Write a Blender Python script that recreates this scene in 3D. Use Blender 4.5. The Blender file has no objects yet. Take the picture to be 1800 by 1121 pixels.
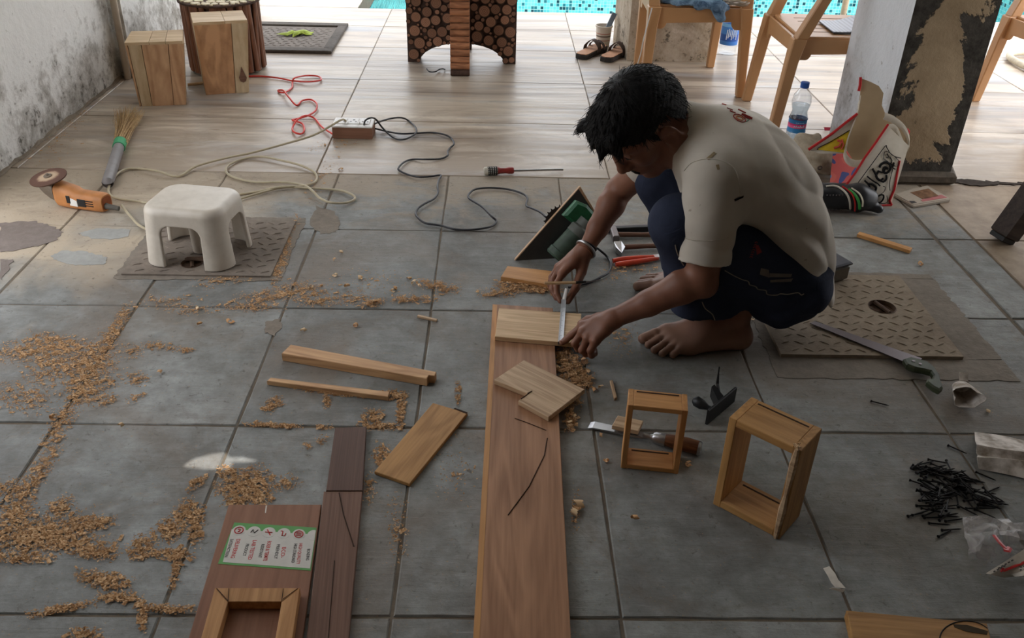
import bpy, bmesh, math, random
import numpy as np
from mathutils import Vector, Matrix
random.seed(7)
rng = np.random.default_rng(7)
SC = bpy.context.scene
COL = SC.collection
PI = math.pi

# ------------------------------------------------------------ camera
FPX, CX, CY, CAMH = 1560.0, 900.0, 560.5, 1.25
_d = np.array([880 - CX, -397 - CY, FPX]); _d /= np.linalg.norm(_d)
_ny = -_d[2] * FPX / (_d[0] * -.028 + _d[1])
_n = np.array([-.028 * _ny, _ny, FPX]); _n /= np.linalg.norm(_n)
_Z = -_n; _X = np.cross(_d, _Z)
if _X[0] < 0: _X = -_X
RM = np.array([_X, _d, _Z])                      # world = RM @ camera(x right, y down, z forward)
cam = bpy.data.cameras.new('camera')
cam.sensor_fit = 'HORIZONTAL'; cam.sensor_width = 36.0
cam.lens = 36.0 * FPX / 1800.0
cam.clip_start = .05; cam.clip_end = 200
cam_o = bpy.data.objects.new('camera', cam); COL.objects.link(cam_o)
_mw = Matrix([list(RM[i] * np.array([1, -1, -1])) + [0] for i in range(3)] + [[0, 0, 0, 1]])
_mw.translation = (0, 0, CAMH)
cam_o.matrix_world = _mw
SC.camera = cam_o

# ------------------------------------------------------------ light and exposure
SC.view_settings.view_transform = 'Standard'
SC.view_settings.look = 'None'
SC.view_settings.gamma = 1.0
SC.view_settings.use_curve_mapping = False
SC.view_settings.exposure = 1.56
SC.cycles.use_denoising = True
SC.cycles.max_bounces = 10
SC.cycles.diffuse_bounces = 6
SC.cycles.transmission_bounces = 8
SC.cycles.transparent_max_bounces = 12
SC.cycles.sample_clamp_indirect = 6.0
w = bpy.data.worlds.new('sky'); SC.world = w; w.use_nodes = True
nt = w.node_tree; nt.nodes.clear()
sky = nt.nodes.new('ShaderNodeTexSky'); sky.sky_type = 'NISHITA'; sky.sun_disc = False
SUN_EL, SUN_AZ = math.radians(66), math.radians(160)      # azimuth from +Y towards +X
sky.sun_elevation = SUN_EL; sky.sun_rotation = SUN_AZ
sky.air_density = 1.0; sky.dust_density = 4.0; sky.ozone_density = 1.0
hsv = nt.nodes.new('ShaderNodeHueSaturation'); hsv.inputs['Saturation'].default_value = .14
bg = nt.nodes.new('ShaderNodeBackground'); bg.inputs['Strength'].default_value = .30
wo = nt.nodes.new('ShaderNodeOutputWorld')
nt.links.new(sky.outputs[0], hsv.inputs['Color']); nt.links.new(hsv.outputs[0], bg.inputs['Color'])
nt.links.new(bg.outputs[0], wo.inputs['Surface'])
sun = bpy.data.lights.new('sun', 'SUN'); sun.energy = 1.4; sun.angle = .004; sun.color = (1, .97, .92)
sun_o = bpy.data.objects.new('sun', sun); COL.objects.link(sun_o)
SUN_DIR = Vector((math.sin(SUN_AZ) * math.cos(SUN_EL), math.cos(SUN_AZ) * math.cos(SUN_EL), math.sin(SUN_EL)))
sun_o.rotation_euler = SUN_DIR.to_track_quat('Z', 'Y').to_euler()
sun_o.location = (2, -8, 9)

# ------------------------------------------------------------ measuring helpers (camera ray -> real plane)
def ray(px, py): return RM @ np.array([px - CX, py - CY, FPX])
def G(px, py, z=0.0):
    r = ray(px, py); t = (z - CAMH) / r[2]
    return Vector((r[0] * t, r[1] * t, z))
def PY(px, py, y):
    r = ray(px, py); t = y / r[1]
    return Vector((r[0] * t, y, CAMH + r[2] * t))
def PXP(px, py, x):
    r = ray(px, py); t = x / r[0]
    return Vector((x, r[1] * t, CAMH + r[2] * t))

# ------------------------------------------------------------ mesh helpers
class MB:
    """collects shapes in a bmesh"""
    def __init__(s): s.bm = bmesh.new()
    def add(s, verts, faces, M=None):
        vs = [s.bm.verts.new((M @ Vector(v)) if M is not None else Vector(v)) for v in verts]
        for f in faces:
            try: s.bm.faces.new([vs[i] for i in f])
            except ValueError: pass
        return s
    def box(s, c, size, M=None, bev=0.0):
        hx, hy, hz = size[0] / 2, size[1] / 2, size[2] / 2
        p = [(-hx, -hy), (hx, -hy), (hx, hy), (-hx, hy)]
        return s.prism(p, c[2] - hz, c[2] + hz, M, bev, (c[0], c[1]))
    def prism(s, poly, z0, z1, M=None, bev=0.0, off=(0, 0)):
        P = [Vector((a + off[0], b + off[1])) for a, b in poly]
        ar = sum(P[i].x * P[(i + 1) % len(P)].y - P[(i + 1) % len(P)].x * P[i].y for i in range(len(P)))
        if ar < 0: P.reverse()
        n = len(P); rings = []
        if bev > 0:
            ins = []
            for i in range(n):
                a, b, c = P[i - 1], P[i], P[(i + 1) % n]
                e1 = (b - a).normalized(); e2 = (c - b).normalized()
                n1 = Vector((-e1.y, e1.x)); n2 = Vector((-e2.y, e2.x))
                m = n1 + n2
                d = max(.35, m.dot(m) / 2)
                ins.append(b + m * (bev / d) * 1.0)
            rings = [(ins, z0), (P, z0 + bev), (P, z1 - bev), (ins, z1)]
        else: rings = [(P, z0), (P, z1)]
        verts = [(q.x, q.y, z) for R, z in rings for q in R]
        faces = []
        for k in range(len(rings) - 1):
            for i in range(n):
                j = (i + 1) % n
                faces.append((k * n + i, k * n + j, (k + 1) * n + j, (k + 1) * n + i))
        faces.append(tuple(range(n - 1, -1, -1)))
        t = (len(rings) - 1) * n
        faces.append(tuple(range(t, t + n)))
        return s.add(verts, faces, M)
    def hexa(s, b, t):
        """b, t: four bottom and four top points, same order"""
        v = [Vector(p) for p in b] + [Vector(p) for p in t]
        return s.add(v, [(3, 2, 1, 0), (4, 5, 6, 7), (0, 1, 5, 4), (1, 2, 6, 5), (2, 3, 7, 6), (3, 0, 4, 7)])
    def cyl(s, a, b, r0, r1=None, n=16, caps=True):
        r1 = r0 if r1 is None else r1
        return s.loft([(a, r0), (b, r1)], n, caps)
    def loft(s, pts, n=12, caps=True, closed=False, flat=1.0, up=None):
        """tube through (point, radius) pairs"""
        P = [Vector(p) for p, r in pts]; Rr = [r for p, r in pts]; m = len(P)
        verts = []; faces = []
        T = []
        for i in range(m):
            if closed: t = P[(i + 1) % m] - P[i - 1]
            else: t = P[min(i + 1, m - 1)] - P[max(i - 1, 0)]
            if t.length < 1e-9: t = Vector((0, 0, 1))
            T.append(t.normalized())
        ref = Vector(up) if up is not None else (Vector((0, 0, 1)) if abs(T[0].z) < .9 else Vector((1, 0, 0)))
        u = (ref - T[0] * ref.dot(T[0])).normalized()
        for i in range(m):
            u = u - T[i] * u.dot(T[i])
            u = u.normalized() if u.length > 1e-6 else T[i].orthogonal().normalized()
            v = T[i].cross(u)
            for k in range(n):
                a = 2 * PI * k / n
                verts.append(P[i] + (u * math.cos(a) * flat + v * math.sin(a)) * Rr[i])
        rng_ = m if closed else m - 1
        for i in range(rng_):
            i2 = (i + 1) % m
            for k in range(n):
                k2 = (k + 1) % n
                faces.append((i * n + k, i * n + k2, i2 * n + k2, i2 * n + k))
        if caps and not closed:
            faces.append(tuple(range(n - 1, -1, -1))); faces.append(tuple(range((m - 1) * n, m * n)))
        return s.add(verts, faces)
    def lathe(s, prof, n=24, M=None, cap0=True, cap1=True):
        """profile of (radius, z)"""
        verts = []; faces = []
        for r, z in prof:
            for k in range(n):
                a = 2 * PI * k / n
                verts.append((r * math.cos(a), r * math.sin(a), z))
        m = len(prof)
        for i in range(m - 1):
            for k in range(n):
                k2 = (k + 1) % n
                faces.append((i * n + k, i * n + k2, (i + 1) * n + k2, (i + 1) * n + k))
        if cap0: faces.append(tuple(range(n - 1, -1, -1)))
        if cap1: faces.append(tuple(range((m - 1) * n, m * n)))
        return s.add(verts, faces, M)
    def ball(s, c, r, n=14, M=None):
        r = (r, r, r) if not hasattr(r, '__len__') else r
        verts = []; faces = []; h = max(6, n // 2 + 1)
        for i in range(1, h):
            th = PI * i / h
            for k in range(n):
                a = 2 * PI * k / n
                verts.append((c[0] + r[0] * math.sin(th) * math.cos(a), c[1] + r[1] * math.sin(th) * math.sin(a), c[2] + r[2] * math.cos(th)))
        verts += [(c[0], c[1], c[2] + r[2]), (c[0], c[1], c[2] - r[2])]
        for i in range(h - 2):
            for k in range(n):
                k2 = (k + 1) % n
                faces.append((i * n + k, (i + 1) * n + k, (i + 1) * n + k2, i * n + k2))
        t, b = len(verts) - 2, len(verts) - 1
        for k in range(n):
            k2 = (k + 1) % n
            faces.append((t, k, k2)); faces.append((b, (h - 2) * n + k2, (h - 2) * n + k))
        return s.add(verts, faces, M)
    def sheet(s, grid, th=0.0):
        """grid[i][j] of points; th gives it thickness along -normal"""
        R, C = len(grid), len(grid[0])
        V = [Vector(p) for row in grid for p in row]
        if th == 0:
            return s.add(V, [(i * C + j, i * C + j + 1, (i + 1) * C + j + 1, (i + 1) * C + j) for i in range(R - 1) for j in range(C - 1)])
        N = []
        for i in range(R):
            for j in range(C):
                a = V[min(i + 1, R - 1) * C + j] - V[max(i - 1, 0) * C + j]
                b = V[i * C + min(j + 1, C - 1)] - V[i * C + max(j - 1, 0)]
                nn = b.cross(a); N.append(nn.normalized() if nn.length > 1e-12 else Vector((0, 0, 1)))
        W = [v - n_ * th for v, n_ in zip(V, N)]
        o = R * C; f = []
        for i in range(R - 1):
            for j in range(C - 1):
                a, b, c, d = i * C + j, i * C + j + 1, (i + 1) * C + j + 1, (i + 1) * C + j
                f.append((d, c, b, a)); f.append((o + a, o + b, o + c, o + d))
        def side(idx):
            for a, b in zip(idx[:-1], idx[1:]): f.append((a, b, o + b, o + a))
        side(list(range(C))); side([(R - 1) * C + j for j in range(C - 1, -1, -1)])
        side([i * C for i in range(R - 1, -1, -1)]); side([i * C + C - 1 for i in range(R)])
        return s.add(V + W, f)
    def mesh(s, name, smooth=None):
        bmesh.ops.recalc_face_normals(s.bm, faces=s.bm.faces)
        me = bpy.data.meshes.new(name); s.bm.to_mesh(me); s.bm.free()
        if smooth is not None:
            for p in me.polygons: p.use_smooth = True
            me.set_sharp_from_angle(angle=math.radians(smooth))
        return me

def obj(name, mb, mat=None, parent=None, smooth=None, M=None, kind=None, label=None):
    me = mb.mesh(name, smooth) if isinstance(mb, MB) else mb
    if mat is not None and not me.materials: me.materials.append(mat)
    o = bpy.data.objects.new(name, me); COL.objects.link(o)
    if M is not None: o.matrix_world = M
    if parent is not None: o.parent = parent
    if kind: o['kind'] = kind
    if label: o['label'] = label
    return o
def tag(o, label, cat, group=None):
    o['label'] = label; o['category'] = cat
    if group: o['group'] = group
    return o
def thing(name, label, cat, loc=(0, 0, 0), rotz=0.0, group=None, M=None):
    o = bpy.data.objects.new(name, None); COL.objects.link(o); o.empty_display_size = .05
    if M is not None: o.matrix_world = M
    else:
        o.location = loc; o.rotation_euler = (0, 0, rotz)
    return tag(o, label, cat, group)
def frame_of(p0, p1, z=None):
    """matrix at p0, local x towards p1 (level)"""
    p0 = Vector(p0); p1 = Vector(p1); a = math.atan2(p1.y - p0.y, p1.x - p0.x)
    M = Matrix.Rotation(a, 4, 'Z'); M.translation = p0 if z is None else Vector((p0.x, p0.y, z))
    return M
def axes(o, x, y, z):
    """matrix from origin and three axes"""
    M = Matrix.Identity(4)
    for i, a in enumerate((x, y, z)):
        for j in range(3): M[j][i] = a[j]
    M.translation = Vector(o); return M
def spline(pts, sub=6, closed=False):
    P = [Vector(p) for p in pts]; n = len(P); out = []
    rg = n if closed else n - 1
    for i in range(rg):
        if closed: a, b, c, d = P[i - 1], P[i], P[(i + 1) % n], P[(i + 2) % n]
        else: a, b, c, d = P[max(i - 1, 0)], P[i], P[i + 1], P[min(i + 2, n - 1)]
        for k in range(sub):
            t = k / sub
            out.append(.5 * ((2 * b) + (c - a) * t + (2 * a - 5 * b + 4 * c - d) * t * t + (3 * b - a - 3 * c + d) * t ** 3))
    if not closed: out.append(P[-1])
    return out

# ------------------------------------------------------------ material helpers
def lin(c):
    """sRGB 0-255 -> linear"""
    return tuple(((v / 255) / 12.92 if v / 255 <= .04045 else ((v / 255 + .055) / 1.055) ** 2.4) for v in c)
class NT:
    def __init__(s, name, rough=.6, spec=.3, metal=0.0):
        s.m = bpy.data.materials.new(name); s.m.use_nodes = True
        s.t = s.m.node_tree; s.n = s.t.nodes
        s.b = s.n['Principled BSDF']; s.out = s.n['Material Output']
        s.b.inputs['Roughness'].default_value = rough
        s.b.inputs['Specular IOR Level'].default_value = spec
        s.b.inputs['Metallic'].default_value = metal
    def new(s, ty, **kw):
        nd = s.n.new('ShaderNode' + ty)
        for k, v in kw.items(): setattr(nd, k, v)
        return nd
    def put(s, sock, v):
        if v is None: return
        if hasattr(v, 'is_linked') or hasattr(v, 'links'): s.t.links.new(v, sock)
        elif hasattr(v, '__len__') and sock.type == 'RGBA': sock.default_value = (*v[:3], 1)
        else: sock.default_value = v
    def coord(s, kind='Object', scale=(1, 1, 1), rot=(0, 0, 0), loc=(0, 0, 0)):
        if kind == 'World': src = s.new('NewGeometry').outputs['Position']
        else: src = s.new('TexCoord').outputs[kind]
        mp = s.new('Mapping'); mp.inputs['Scale'].default_value = scale
        mp.inputs['Rotation'].default_value = rot; mp.inputs['Location'].default_value = loc
        s.t.links.new(src, mp.inputs['Vector']); return mp.outputs[0]
    def noise(s, vec, scale=5, detail=4, rough=.55, dist=0.0, col=False):
        nd = s.new('TexNoise'); s.put(nd.inputs['Vector'], vec)
        nd.inputs['Scale'].default_value = scale; nd.inputs['Detail'].default_value = detail
        nd.inputs['Roughness'].default_value = rough; nd.inputs['Distortion'].default_value = dist
        return nd.outputs['Color' if col else 'Fac']
    def ramp(s, fac, stops, interp='LINEAR'):
        nd = s.new('ValToRGB'); s.put(nd.inputs[0], fac); e = nd.color_ramp.elements
        nd.color_ramp.interpolation = interp
        while len(e) > 1: e.remove(e[-1])
        for i, (p, c) in enumerate(stops):
            el = e[0] if i == 0 else e.new(p)
            el.position = p; el.color = (*(c if hasattr(c, '__len__') else (c, c, c)), 1)
        return nd.outputs[0]
    def mix(s, fac, a, b, mode='MIX'):
        nd = s.new('Mix', data_type='RGBA', blend_type=mode)
        s.put(nd.inputs[0], fac); s.put(nd.inputs[6], a); s.put(nd.inputs[7], b)
        return nd.outputs[2]
    def math(s, op, a, b=None, c=None):
        nd = s.new('Math', operation=op)
        s.put(nd.inputs[0], a); s.put(nd.inputs[1], b)
        if c is not None: s.put(nd.inputs[2], c)
        return nd.outputs[0]
    def sep(s, vec):
        nd = s.new('SeparateXYZ'); s.put(nd.inputs[0], vec); return nd.outputs
    def rand(s): return s.new('ObjectInfo').outputs['Random']
    def bump(s, h, strength=.3, dist=.01):
        nd = s.new('Bump'); nd.inputs['Strength'].default_value = strength; nd.inputs['Distance'].default_value = dist
        s.put(nd.inputs['Height'], h); s.t.links.new(nd.outputs[0], s.b.inputs['Normal'])
    def color(s, c): s.put(s.b.inputs['Base Color'], c)
    def rough(s, c): s.put(s.b.inputs['Roughness'], c)

def plain(name, rgb, rough=.5, spec=.3, metal=0.0, var=.12, scale=40):
    """one colour with a little worn variation"""
    m = NT(name, rough, spec, metal); c = lin(rgb)
    n = m.noise(m.coord('Object'), scale, 3)
    m.color(m.ramp(n, [(.3, tuple(v * (1 - var) for v in c)), (.7, tuple(min(1, v * (1 + var)) for v in c))]))
    return m.m
def wood(name, light, dark, scale=(1.2, 14, 14), rough=.55, contrast=1.0, knots=False, spec=.25, fig=1.0, rnd=True):
    """planed wood, grain along local x"""
    m = NT(name, rough, spec); a, b = lin(light), lin(dark)
    off = m.new('Combine' + 'XYZ'); r = m.rand()
    s10 = m.math('MULTIPLY', r, 17.0)
    for i in range(3): m.put(off.inputs[i], s10)
    tc = m.new('TexCoord').outputs['Object']
    add = m.new('VectorMath', operation='ADD'); m.put(add.inputs[0], tc); m.put(add.inputs[1], off.outputs[0])
    mp = m.new('Mapping'); mp.inputs['Scale'].default_value = scale; m.put(mp.inputs['Vector'], add.outputs[0])
    n1 = m.noise(mp.outputs[0], 1.0 * fig, 3, .5, 1.2)
    wv = m.math('SINE', m.math('MULTIPLY', n1, 34.0))
    wv = m.math('MULTIPLY_ADD', wv, .5, .5)
    mp2 = m.new('Mapping'); mp2.inputs['Scale'].default_value = (scale[0] * 5, scale[1] * 12, scale[2] * 12); m.put(mp2.inputs['Vector'], add.outputs[0])
    n2 = m.noise(mp2.outputs[0], 1.0, 3, .6)
    n3 = m.noise(mp.outputs[0], .5, 2, .5)
    f = m.math('ADD', m.math('MULTIPLY', wv, .26 * contrast), m.math('ADD', m.math('MULTIPLY', n2, .55), m.math('ADD', m.math('MULTIPLY', n3, .5 * contrast), .10)))
    c = m.ramp(f, [(.38, b), (.62, tuple((x * .45 + y * .55) for x, y in zip(a, b))), (.95, a)])
    if rnd:
        hs = m.new('HueSaturation'); m.put(hs.inputs['Color'], c)
        m.put(hs.inputs['Value'], m.math('MULTIPLY_ADD', r, .16, .92)); c = hs.outputs[0]
    m.color(c); m.bump(n2, .12, .003)
    return m.m
# ------------------------------------------------------------ surface materials
def mat_slab():
    m = NT('kota_stone', .62, .25)
    p = m.coord('World'); r = m.rand()
    n1 = m.noise(p, 2.2, 5, .6, .4); n2 = m.noise(p, 13, 8, .72); n3 = m.noise(m.coord('World', (4, 26, 10), (0, 0, .12)), 1.6, 5, .68, .9)
    f = m.math('ADD', m.math('MULTIPLY', n1, .42), m.math('ADD', m.math('MULTIPLY', n2, .46), m.math('MULTIPLY', n3, .12)))
    c = m.ramp(f, [(.36, lin((104, 102, 97))), (.5, lin((136, 137, 134))), (.62, lin((164, 166, 164)))])
    hs = m.new('HueSaturation'); m.put(hs.inputs['Color'], c)
    m.put(hs.inputs['Value'], m.math('MULTIPLY_ADD', r, .22, .86)); c = hs.outputs[0]
    # brown dried mud and fine saw dust trodden into the stone (a stain with its own shape)
    mud = m.ramp(m.noise(p, 1.7, 5, .62, .8), [(.50, 0.0), (.66, .55)])
    c = m.mix(mud, c, lin((128, 112, 96)))
    xyz = m.sep(p)
    # cement dust swept along the left wall, towards the back
    d = m.math('ADD', m.math('MULTIPLY', m.math('ADD', xyz[0], .95), -1.3), m.math('MULTIPLY', m.math('ADD', xyz[1], -2.25), 1.2))
    d = m.math('ADD', d, m.math('MULTIPLY', m.math('SUBTRACT', m.noise(p, 2.6, 4, .5, .6), .5), 2.4))
    k = m.ramp(d, [(.15, 0.0), (.75, .85)])
    c = m.mix(k, c, lin((188, 172, 150)))
    ed = m.new('MapRange'); ed.inputs['From Min'].default_value = 2.55; ed.inputs['From Max'].default_value = 3.03; m.put(ed.inputs['Value'], xyz[1])
    e2 = m.math('ADD', m.math('MULTIPLY', ed.outputs[0], .42), m.noise(m.coord('World', (1, 2, 1)), 5, 6, .68, .8))
    c = m.mix(m.ramp(e2, [(.62, 0.0), (.84, .8)]), c, lin((158, 144, 126)))
    c = m.mix(m.ramp(m.noise(p, 55, 4, .7, .6), [(.60, 0.0), (.70, .6)]), c, lin((86, 80, 73)))
    c = m.mix(m.ramp(m.noise(m.coord('World', (1, 1.3, 1), (0, 0, .4), (3.1, 1.7, 0)), 4.2, 6, .7, 1.0), [(.54, 0.0), (.68, .5)]), c, lin((112, 101, 89)))
    # sanded white scratches
    sc = m.noise(m.coord('World', (5, 60, 10), (0, 0, .35)), 1.6, 3, .7)
    c = m.mix(m.ramp(sc, [(.66, 0.0), (.74, .35)]), c, lin((180, 182, 180)))
    c = m.mix(m.ramp(m.noise(p, 160, 2, .7), [(.66, 0.0), (.73, .55)]), c, lin((176, 140, 96)))
    m.color(c)
    m.rough(m.ramp(n2, [(.3, .55), (.7, .8)]))
    m.bump(m.math('ADD', m.math('MULTIPLY', n2, 1.4), m.math('MULTIPLY', n3, .8)), .42, .005)
    return m.m
def mat_woodtile():
    m = NT('wood_look_tile', .34, .4)
    p = m.coord('World'); r = m.rand()
    off = m.new('CombineXYZ'); m.put(off.inputs[0], m.math('MULTIPLY', r, 9.0)); m.put(off.inputs[1], m.math('MULTIPLY', r, 5.0))
    ad = m.new('VectorMath', operation='ADD'); m.put(ad.inputs[0], p); m.put(ad.inputs[1], off.outputs[0])
    def mp(sc):
        k = m.new('Mapping'); k.inputs['Scale'].default_value = sc; m.put(k.inputs['Vector'], ad.outputs[0]); return k.outputs[0]
    n1 = m.noise(mp((1.1, 9, 1)), 1.0, 4, .55, .7)
    n2 = m.noise(mp((2.2, 34, 1)), 1.0, 4, .6, .4)
    n3 = m.noise(mp((.7, 3.0, 1)), 1.0, 2, .5, .3)
    f = m.math('ADD', m.math('MULTIPLY', n1, .5), m.math('ADD', m.math('MULTIPLY', n2, .25), m.math('MULTIPLY', n3, .25)))
    c = m.ramp(f, [(.33, lin((112, 101, 92))), (.44, lin((158, 144, 130))), (.52, lin((190, 176, 159))), (.64, lin((216, 204, 187)))])
    blue = m.ramp(m.noise(mp((.8, 5.5, 1)), 1.3, 3, .5), [(.54, 0.0), (.66, .55)])
    c = m.mix(blue, c, lin((150, 158, 168)))
    # plank joints printed on the tile
    y = m.sep(p)[1]
    fr = m.math('FRACT', m.math('MULTIPLY', m.math('ADD', y, -3.03), 1 / .145))
    ln = m.math('LESS_THAN', fr, .03)
    c = m.mix(m.math('MULTIPLY', ln, .25), c, lin((110, 100, 92)))
    dust = m.ramp(m.noise(p, 1.5, 4, .6, .5), [(.5, 0.0), (.7, .5)])
    yy = m.ramp(y, [(0.0, 1.0), (1.0, 1.0)])
    near = m.new('MapRange'); near.inputs['From Min'].default_value = 3.9; near.inputs['From Max'].default_value = 3.0; m.put(near.inputs['Value'], y)
    dd = m.math('ADD', m.math('MULTIPLY', near.outputs[0], .40), m.noise(m.coord('World', (1, 2, 1)), 5, 6, .68, .8)); c = m.mix(m.ramp(dd, [(.56, 0.0), (.86, .85)]), c, lin((152, 136, 117)))
    m.color(c); m.rough(m.ramp(n2, [(.3, .26), (.7, .5)])); m.bump(n2, .08, .003)
    return m.m
def mat_plaster(name, base=(226, 226, 224), dirt=(92, 86, 76), zmax=.75, amt=1.0, ochre=False, x_thr=(.50, .58)):
    m = NT(name, .85, .15)
    p = m.coord('World'); z = m.sep(p)[2]
    n1 = m.noise(p, 4.5, 6, .68, .5); n2 = m.noise(p, 22, 5, .7); n3 = m.noise(p, 70, 3, .6)
    c = m.ramp(n1, [(.35, tuple(v * .90 for v in lin(base))), (.65, lin(base))])
    hgt = m.new('MapRange'); hgt.inputs['From Min'].default_value = 0; hgt.inputs['From Max'].default_value = zmax
    hgt.inputs['To Min'].default_value = .17; hgt.inputs['To Max'].default_value = -.06; m.put(hgt.inputs['Value'], z)
    q = m.math('ADD', m.math('ADD', m.math('MULTIPLY', n1, .6), m.math('MULTIPLY', n2, .4)), hgt.outputs[0])
    c = m.mix(m.ramp(q, [(x_thr[0], 0.0), (x_thr[1], .55 * amt), (.72, .9 * amt)]), c, lin(dirt))
    q2 = m.math('ADD', m.math('MULTIPLY', n2, .7), m.math('ADD', m.math('MULTIPLY', n3, .3), m.math('MULTIPLY', hgt.outputs[0], .7)))
    c = m.mix(m.ramp(q2, [(.655, 0.0), (.72, .8 * amt)]), c, lin((66, 62, 56)))
    c = m.mix(m.ramp(m.noise(p, 34, 3, .5), [(.70, 0.0), (.74, .6)]), c, lin((120, 112, 100)))
    m.color(c); m.bump(m.math('ADD', n1, m.math('MULTIPLY', n2, .8)), .5, .012)
    return m.m
def mat_pillar_patch():
    """dark cement with a peeling ochre skim coat"""
    m = NT('peeling_cement', .9, .1)
    p = m.coord('World'); xyz = m.sep(p)
    n1 = m.noise(p, 5, 6, .65, .4); n2 = m.noise(p, 30, 4, .65)
    dark = m.ramp(n2, [(.3, lin((54, 51, 47))), (.7, lin((88, 84, 78)))])
    och = m.ramp(n1, [(.3, lin((150, 130, 104))), (.7, lin((180, 160, 132)))])
    u = m.math('ABSOLUTE', m.math('ADD', xyz[0], m.math('ADD', -1.515, m.math('MULTIPLY', xyz[2], -.015))))
    d = m.math('SUBTRACT', .088, u)
    d = m.math('ADD', m.math('MULTIPLY', d, 7.0), m.math('MULTIPLY', m.math('SUBTRACT', n1, .5), 2.6))
    low = m.math('LESS_THAN', m.math('ADD', xyz[2], m.math('MULTIPLY', n2, -.12)), .02)
    k = m.math('MULTIPLY', m.ramp(d, [(.0, 0.0), (.06, 1.0)]), m.math('SUBTRACT', 1.0, low))
    c = m.mix(k, dark, och)
    c = m.mix(m.ramp(n2, [(.68, 0.0), (.74, .8)]), c, lin((60, 54, 48)))
    m.color(c); m.bump(m.math('ADD', k, n2), .5, .008)
    return m.m
def mat_mosaic():
    m = NT('pool_mosaic', .2, .5)
    p = m.coord('World'); S = 1 / .033
    sc = m.new('VectorMath', operation='SCALE'); m.put(sc.inputs[0], p); sc.inputs['Scale'].default_value = S
    of = m.new('VectorMath', operation='ADD'); m.put(of.inputs[0], sc.outputs[0]); of.inputs[1].default_value = (.37, .41, .43)
    fl = m.new('VectorMath', operation='FLOOR'); m.put(fl.inputs[0], of.outputs[0])
    wn = m.new('TexWhiteNoise', noise_dimensions='3D'); m.put(wn.inputs['Vector'], fl.outputs[0])
    c = m.ramp(wn.outputs['Value'], [(0, lin((74, 150, 152))), (.35, lin((90, 164, 164))), (.6, lin((66, 140, 146))), (.78, lin((28, 84, 94))), (.90, lin((18, 48, 58)))], 'CONSTANT')
    fr = m.new('VectorMath', operation='FRACTION'); m.put(fr.inputs[0], of.outputs[0]); xyz = m.sep(fr.outputs[0])
    g = m.math('MAXIMUM', m.math('LESS_THAN', xyz[0], .09), m.math('MAXIMUM', m.math('MULTIPLY', m.math('LESS_THAN', xyz[1], .09), 1.0), m.math('LESS_THAN', xyz[2], .09)))
    c = m.mix(g, c, lin((140, 172, 168))); m.color(c)
    return m.m
def mat_tan():
    m = NT('tan_tile', .6, .3); p = m.coord('World'); r = m.rand()
    n1 = m.noise(p, 3, 5, .6, .5); n2 = m.noise(p, 18, 4, .65)
    c = m.ramp(m.math('ADD', m.math('MULTIPLY', n1, .6), m.math('MULTIPLY', n2, .4)), [(.35, lin((116, 98, 80))), (.6, lin((158, 140, 118)))])
    m.color(c); m.bump(n2, .2, .004); return m.m
def mat_concrete(name='rough_concrete', a=(112, 101, 88), b=(146, 134, 118)):
    m = NT(name, .85, .2); p = m.coord('World')
    n1 = m.noise(p, 6, 6, .65, .4); n2 = m.noise(p, 45, 4, .65)
    m.color(m.ramp(m.math('ADD', m.math('MULTIPLY', n1, .6), m.math('MULTIPLY', n2, .4)), [(.35, lin(a)), (.65, lin(b))]))
    m.bump(n2, .4, .005); return m.m
MS_SLAB, MS_WT, MS_TAN = mat_slab(), mat_woodtile(), mat_tan()
MS_MORTAR = mat_concrete('mortar', (98, 89, 78), (130, 118, 103))
MS_CONC = mat_concrete()
MS_WALL = mat_plaster('mouldy_plaster', (232, 231, 228), (120, 112, 100), .55, .85, x_thr=(.56, .64))
MS_PIL_L = mat_plaster('flaking_plaster', (226, 216, 202), (150, 134, 112), 1.3, 1.0, x_thr=(.47, .56))
MS_PIL_R = mat_plaster('white_plaster', (214, 217, 222), (150, 148, 146), .6, .8, x_thr=(.56, .66))
MS_CEIL = mat_plaster('ceiling_plaster', (176, 172, 166), (150, 146, 140), .1, .2)
MS_DULL = mat_plaster('inner_wall_plaster', (118, 112, 104), (96, 90, 84), .5, .5)

# ------------------------------------------------------------ floor and its slabs
def struct(name, mb, mat, parent=None):
    o = obj(name, mb, mat, parent)
    if parent is None: o['kind'] = 'structure'
    return o
FX0, FX1 = -4.2, 5.2
PX0, PX1, PY0, PY1, PZ = -.86, 4.6, 5.69, 9.6, -1.1      # pool
fl = MB()
fl.box(((FX0 + FX1) / 2, (-2.6 + PY0) / 2, -.0585), (FX1 - FX0, PY0 + 2.6, .11))
fl.box(((FX0 + PX0) / 2, (PY0 + 12) / 2, -.06), (PX0 - FX0, 12 - PY0, .11))
floor = struct('floor', fl, MS_MORTAR)

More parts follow.
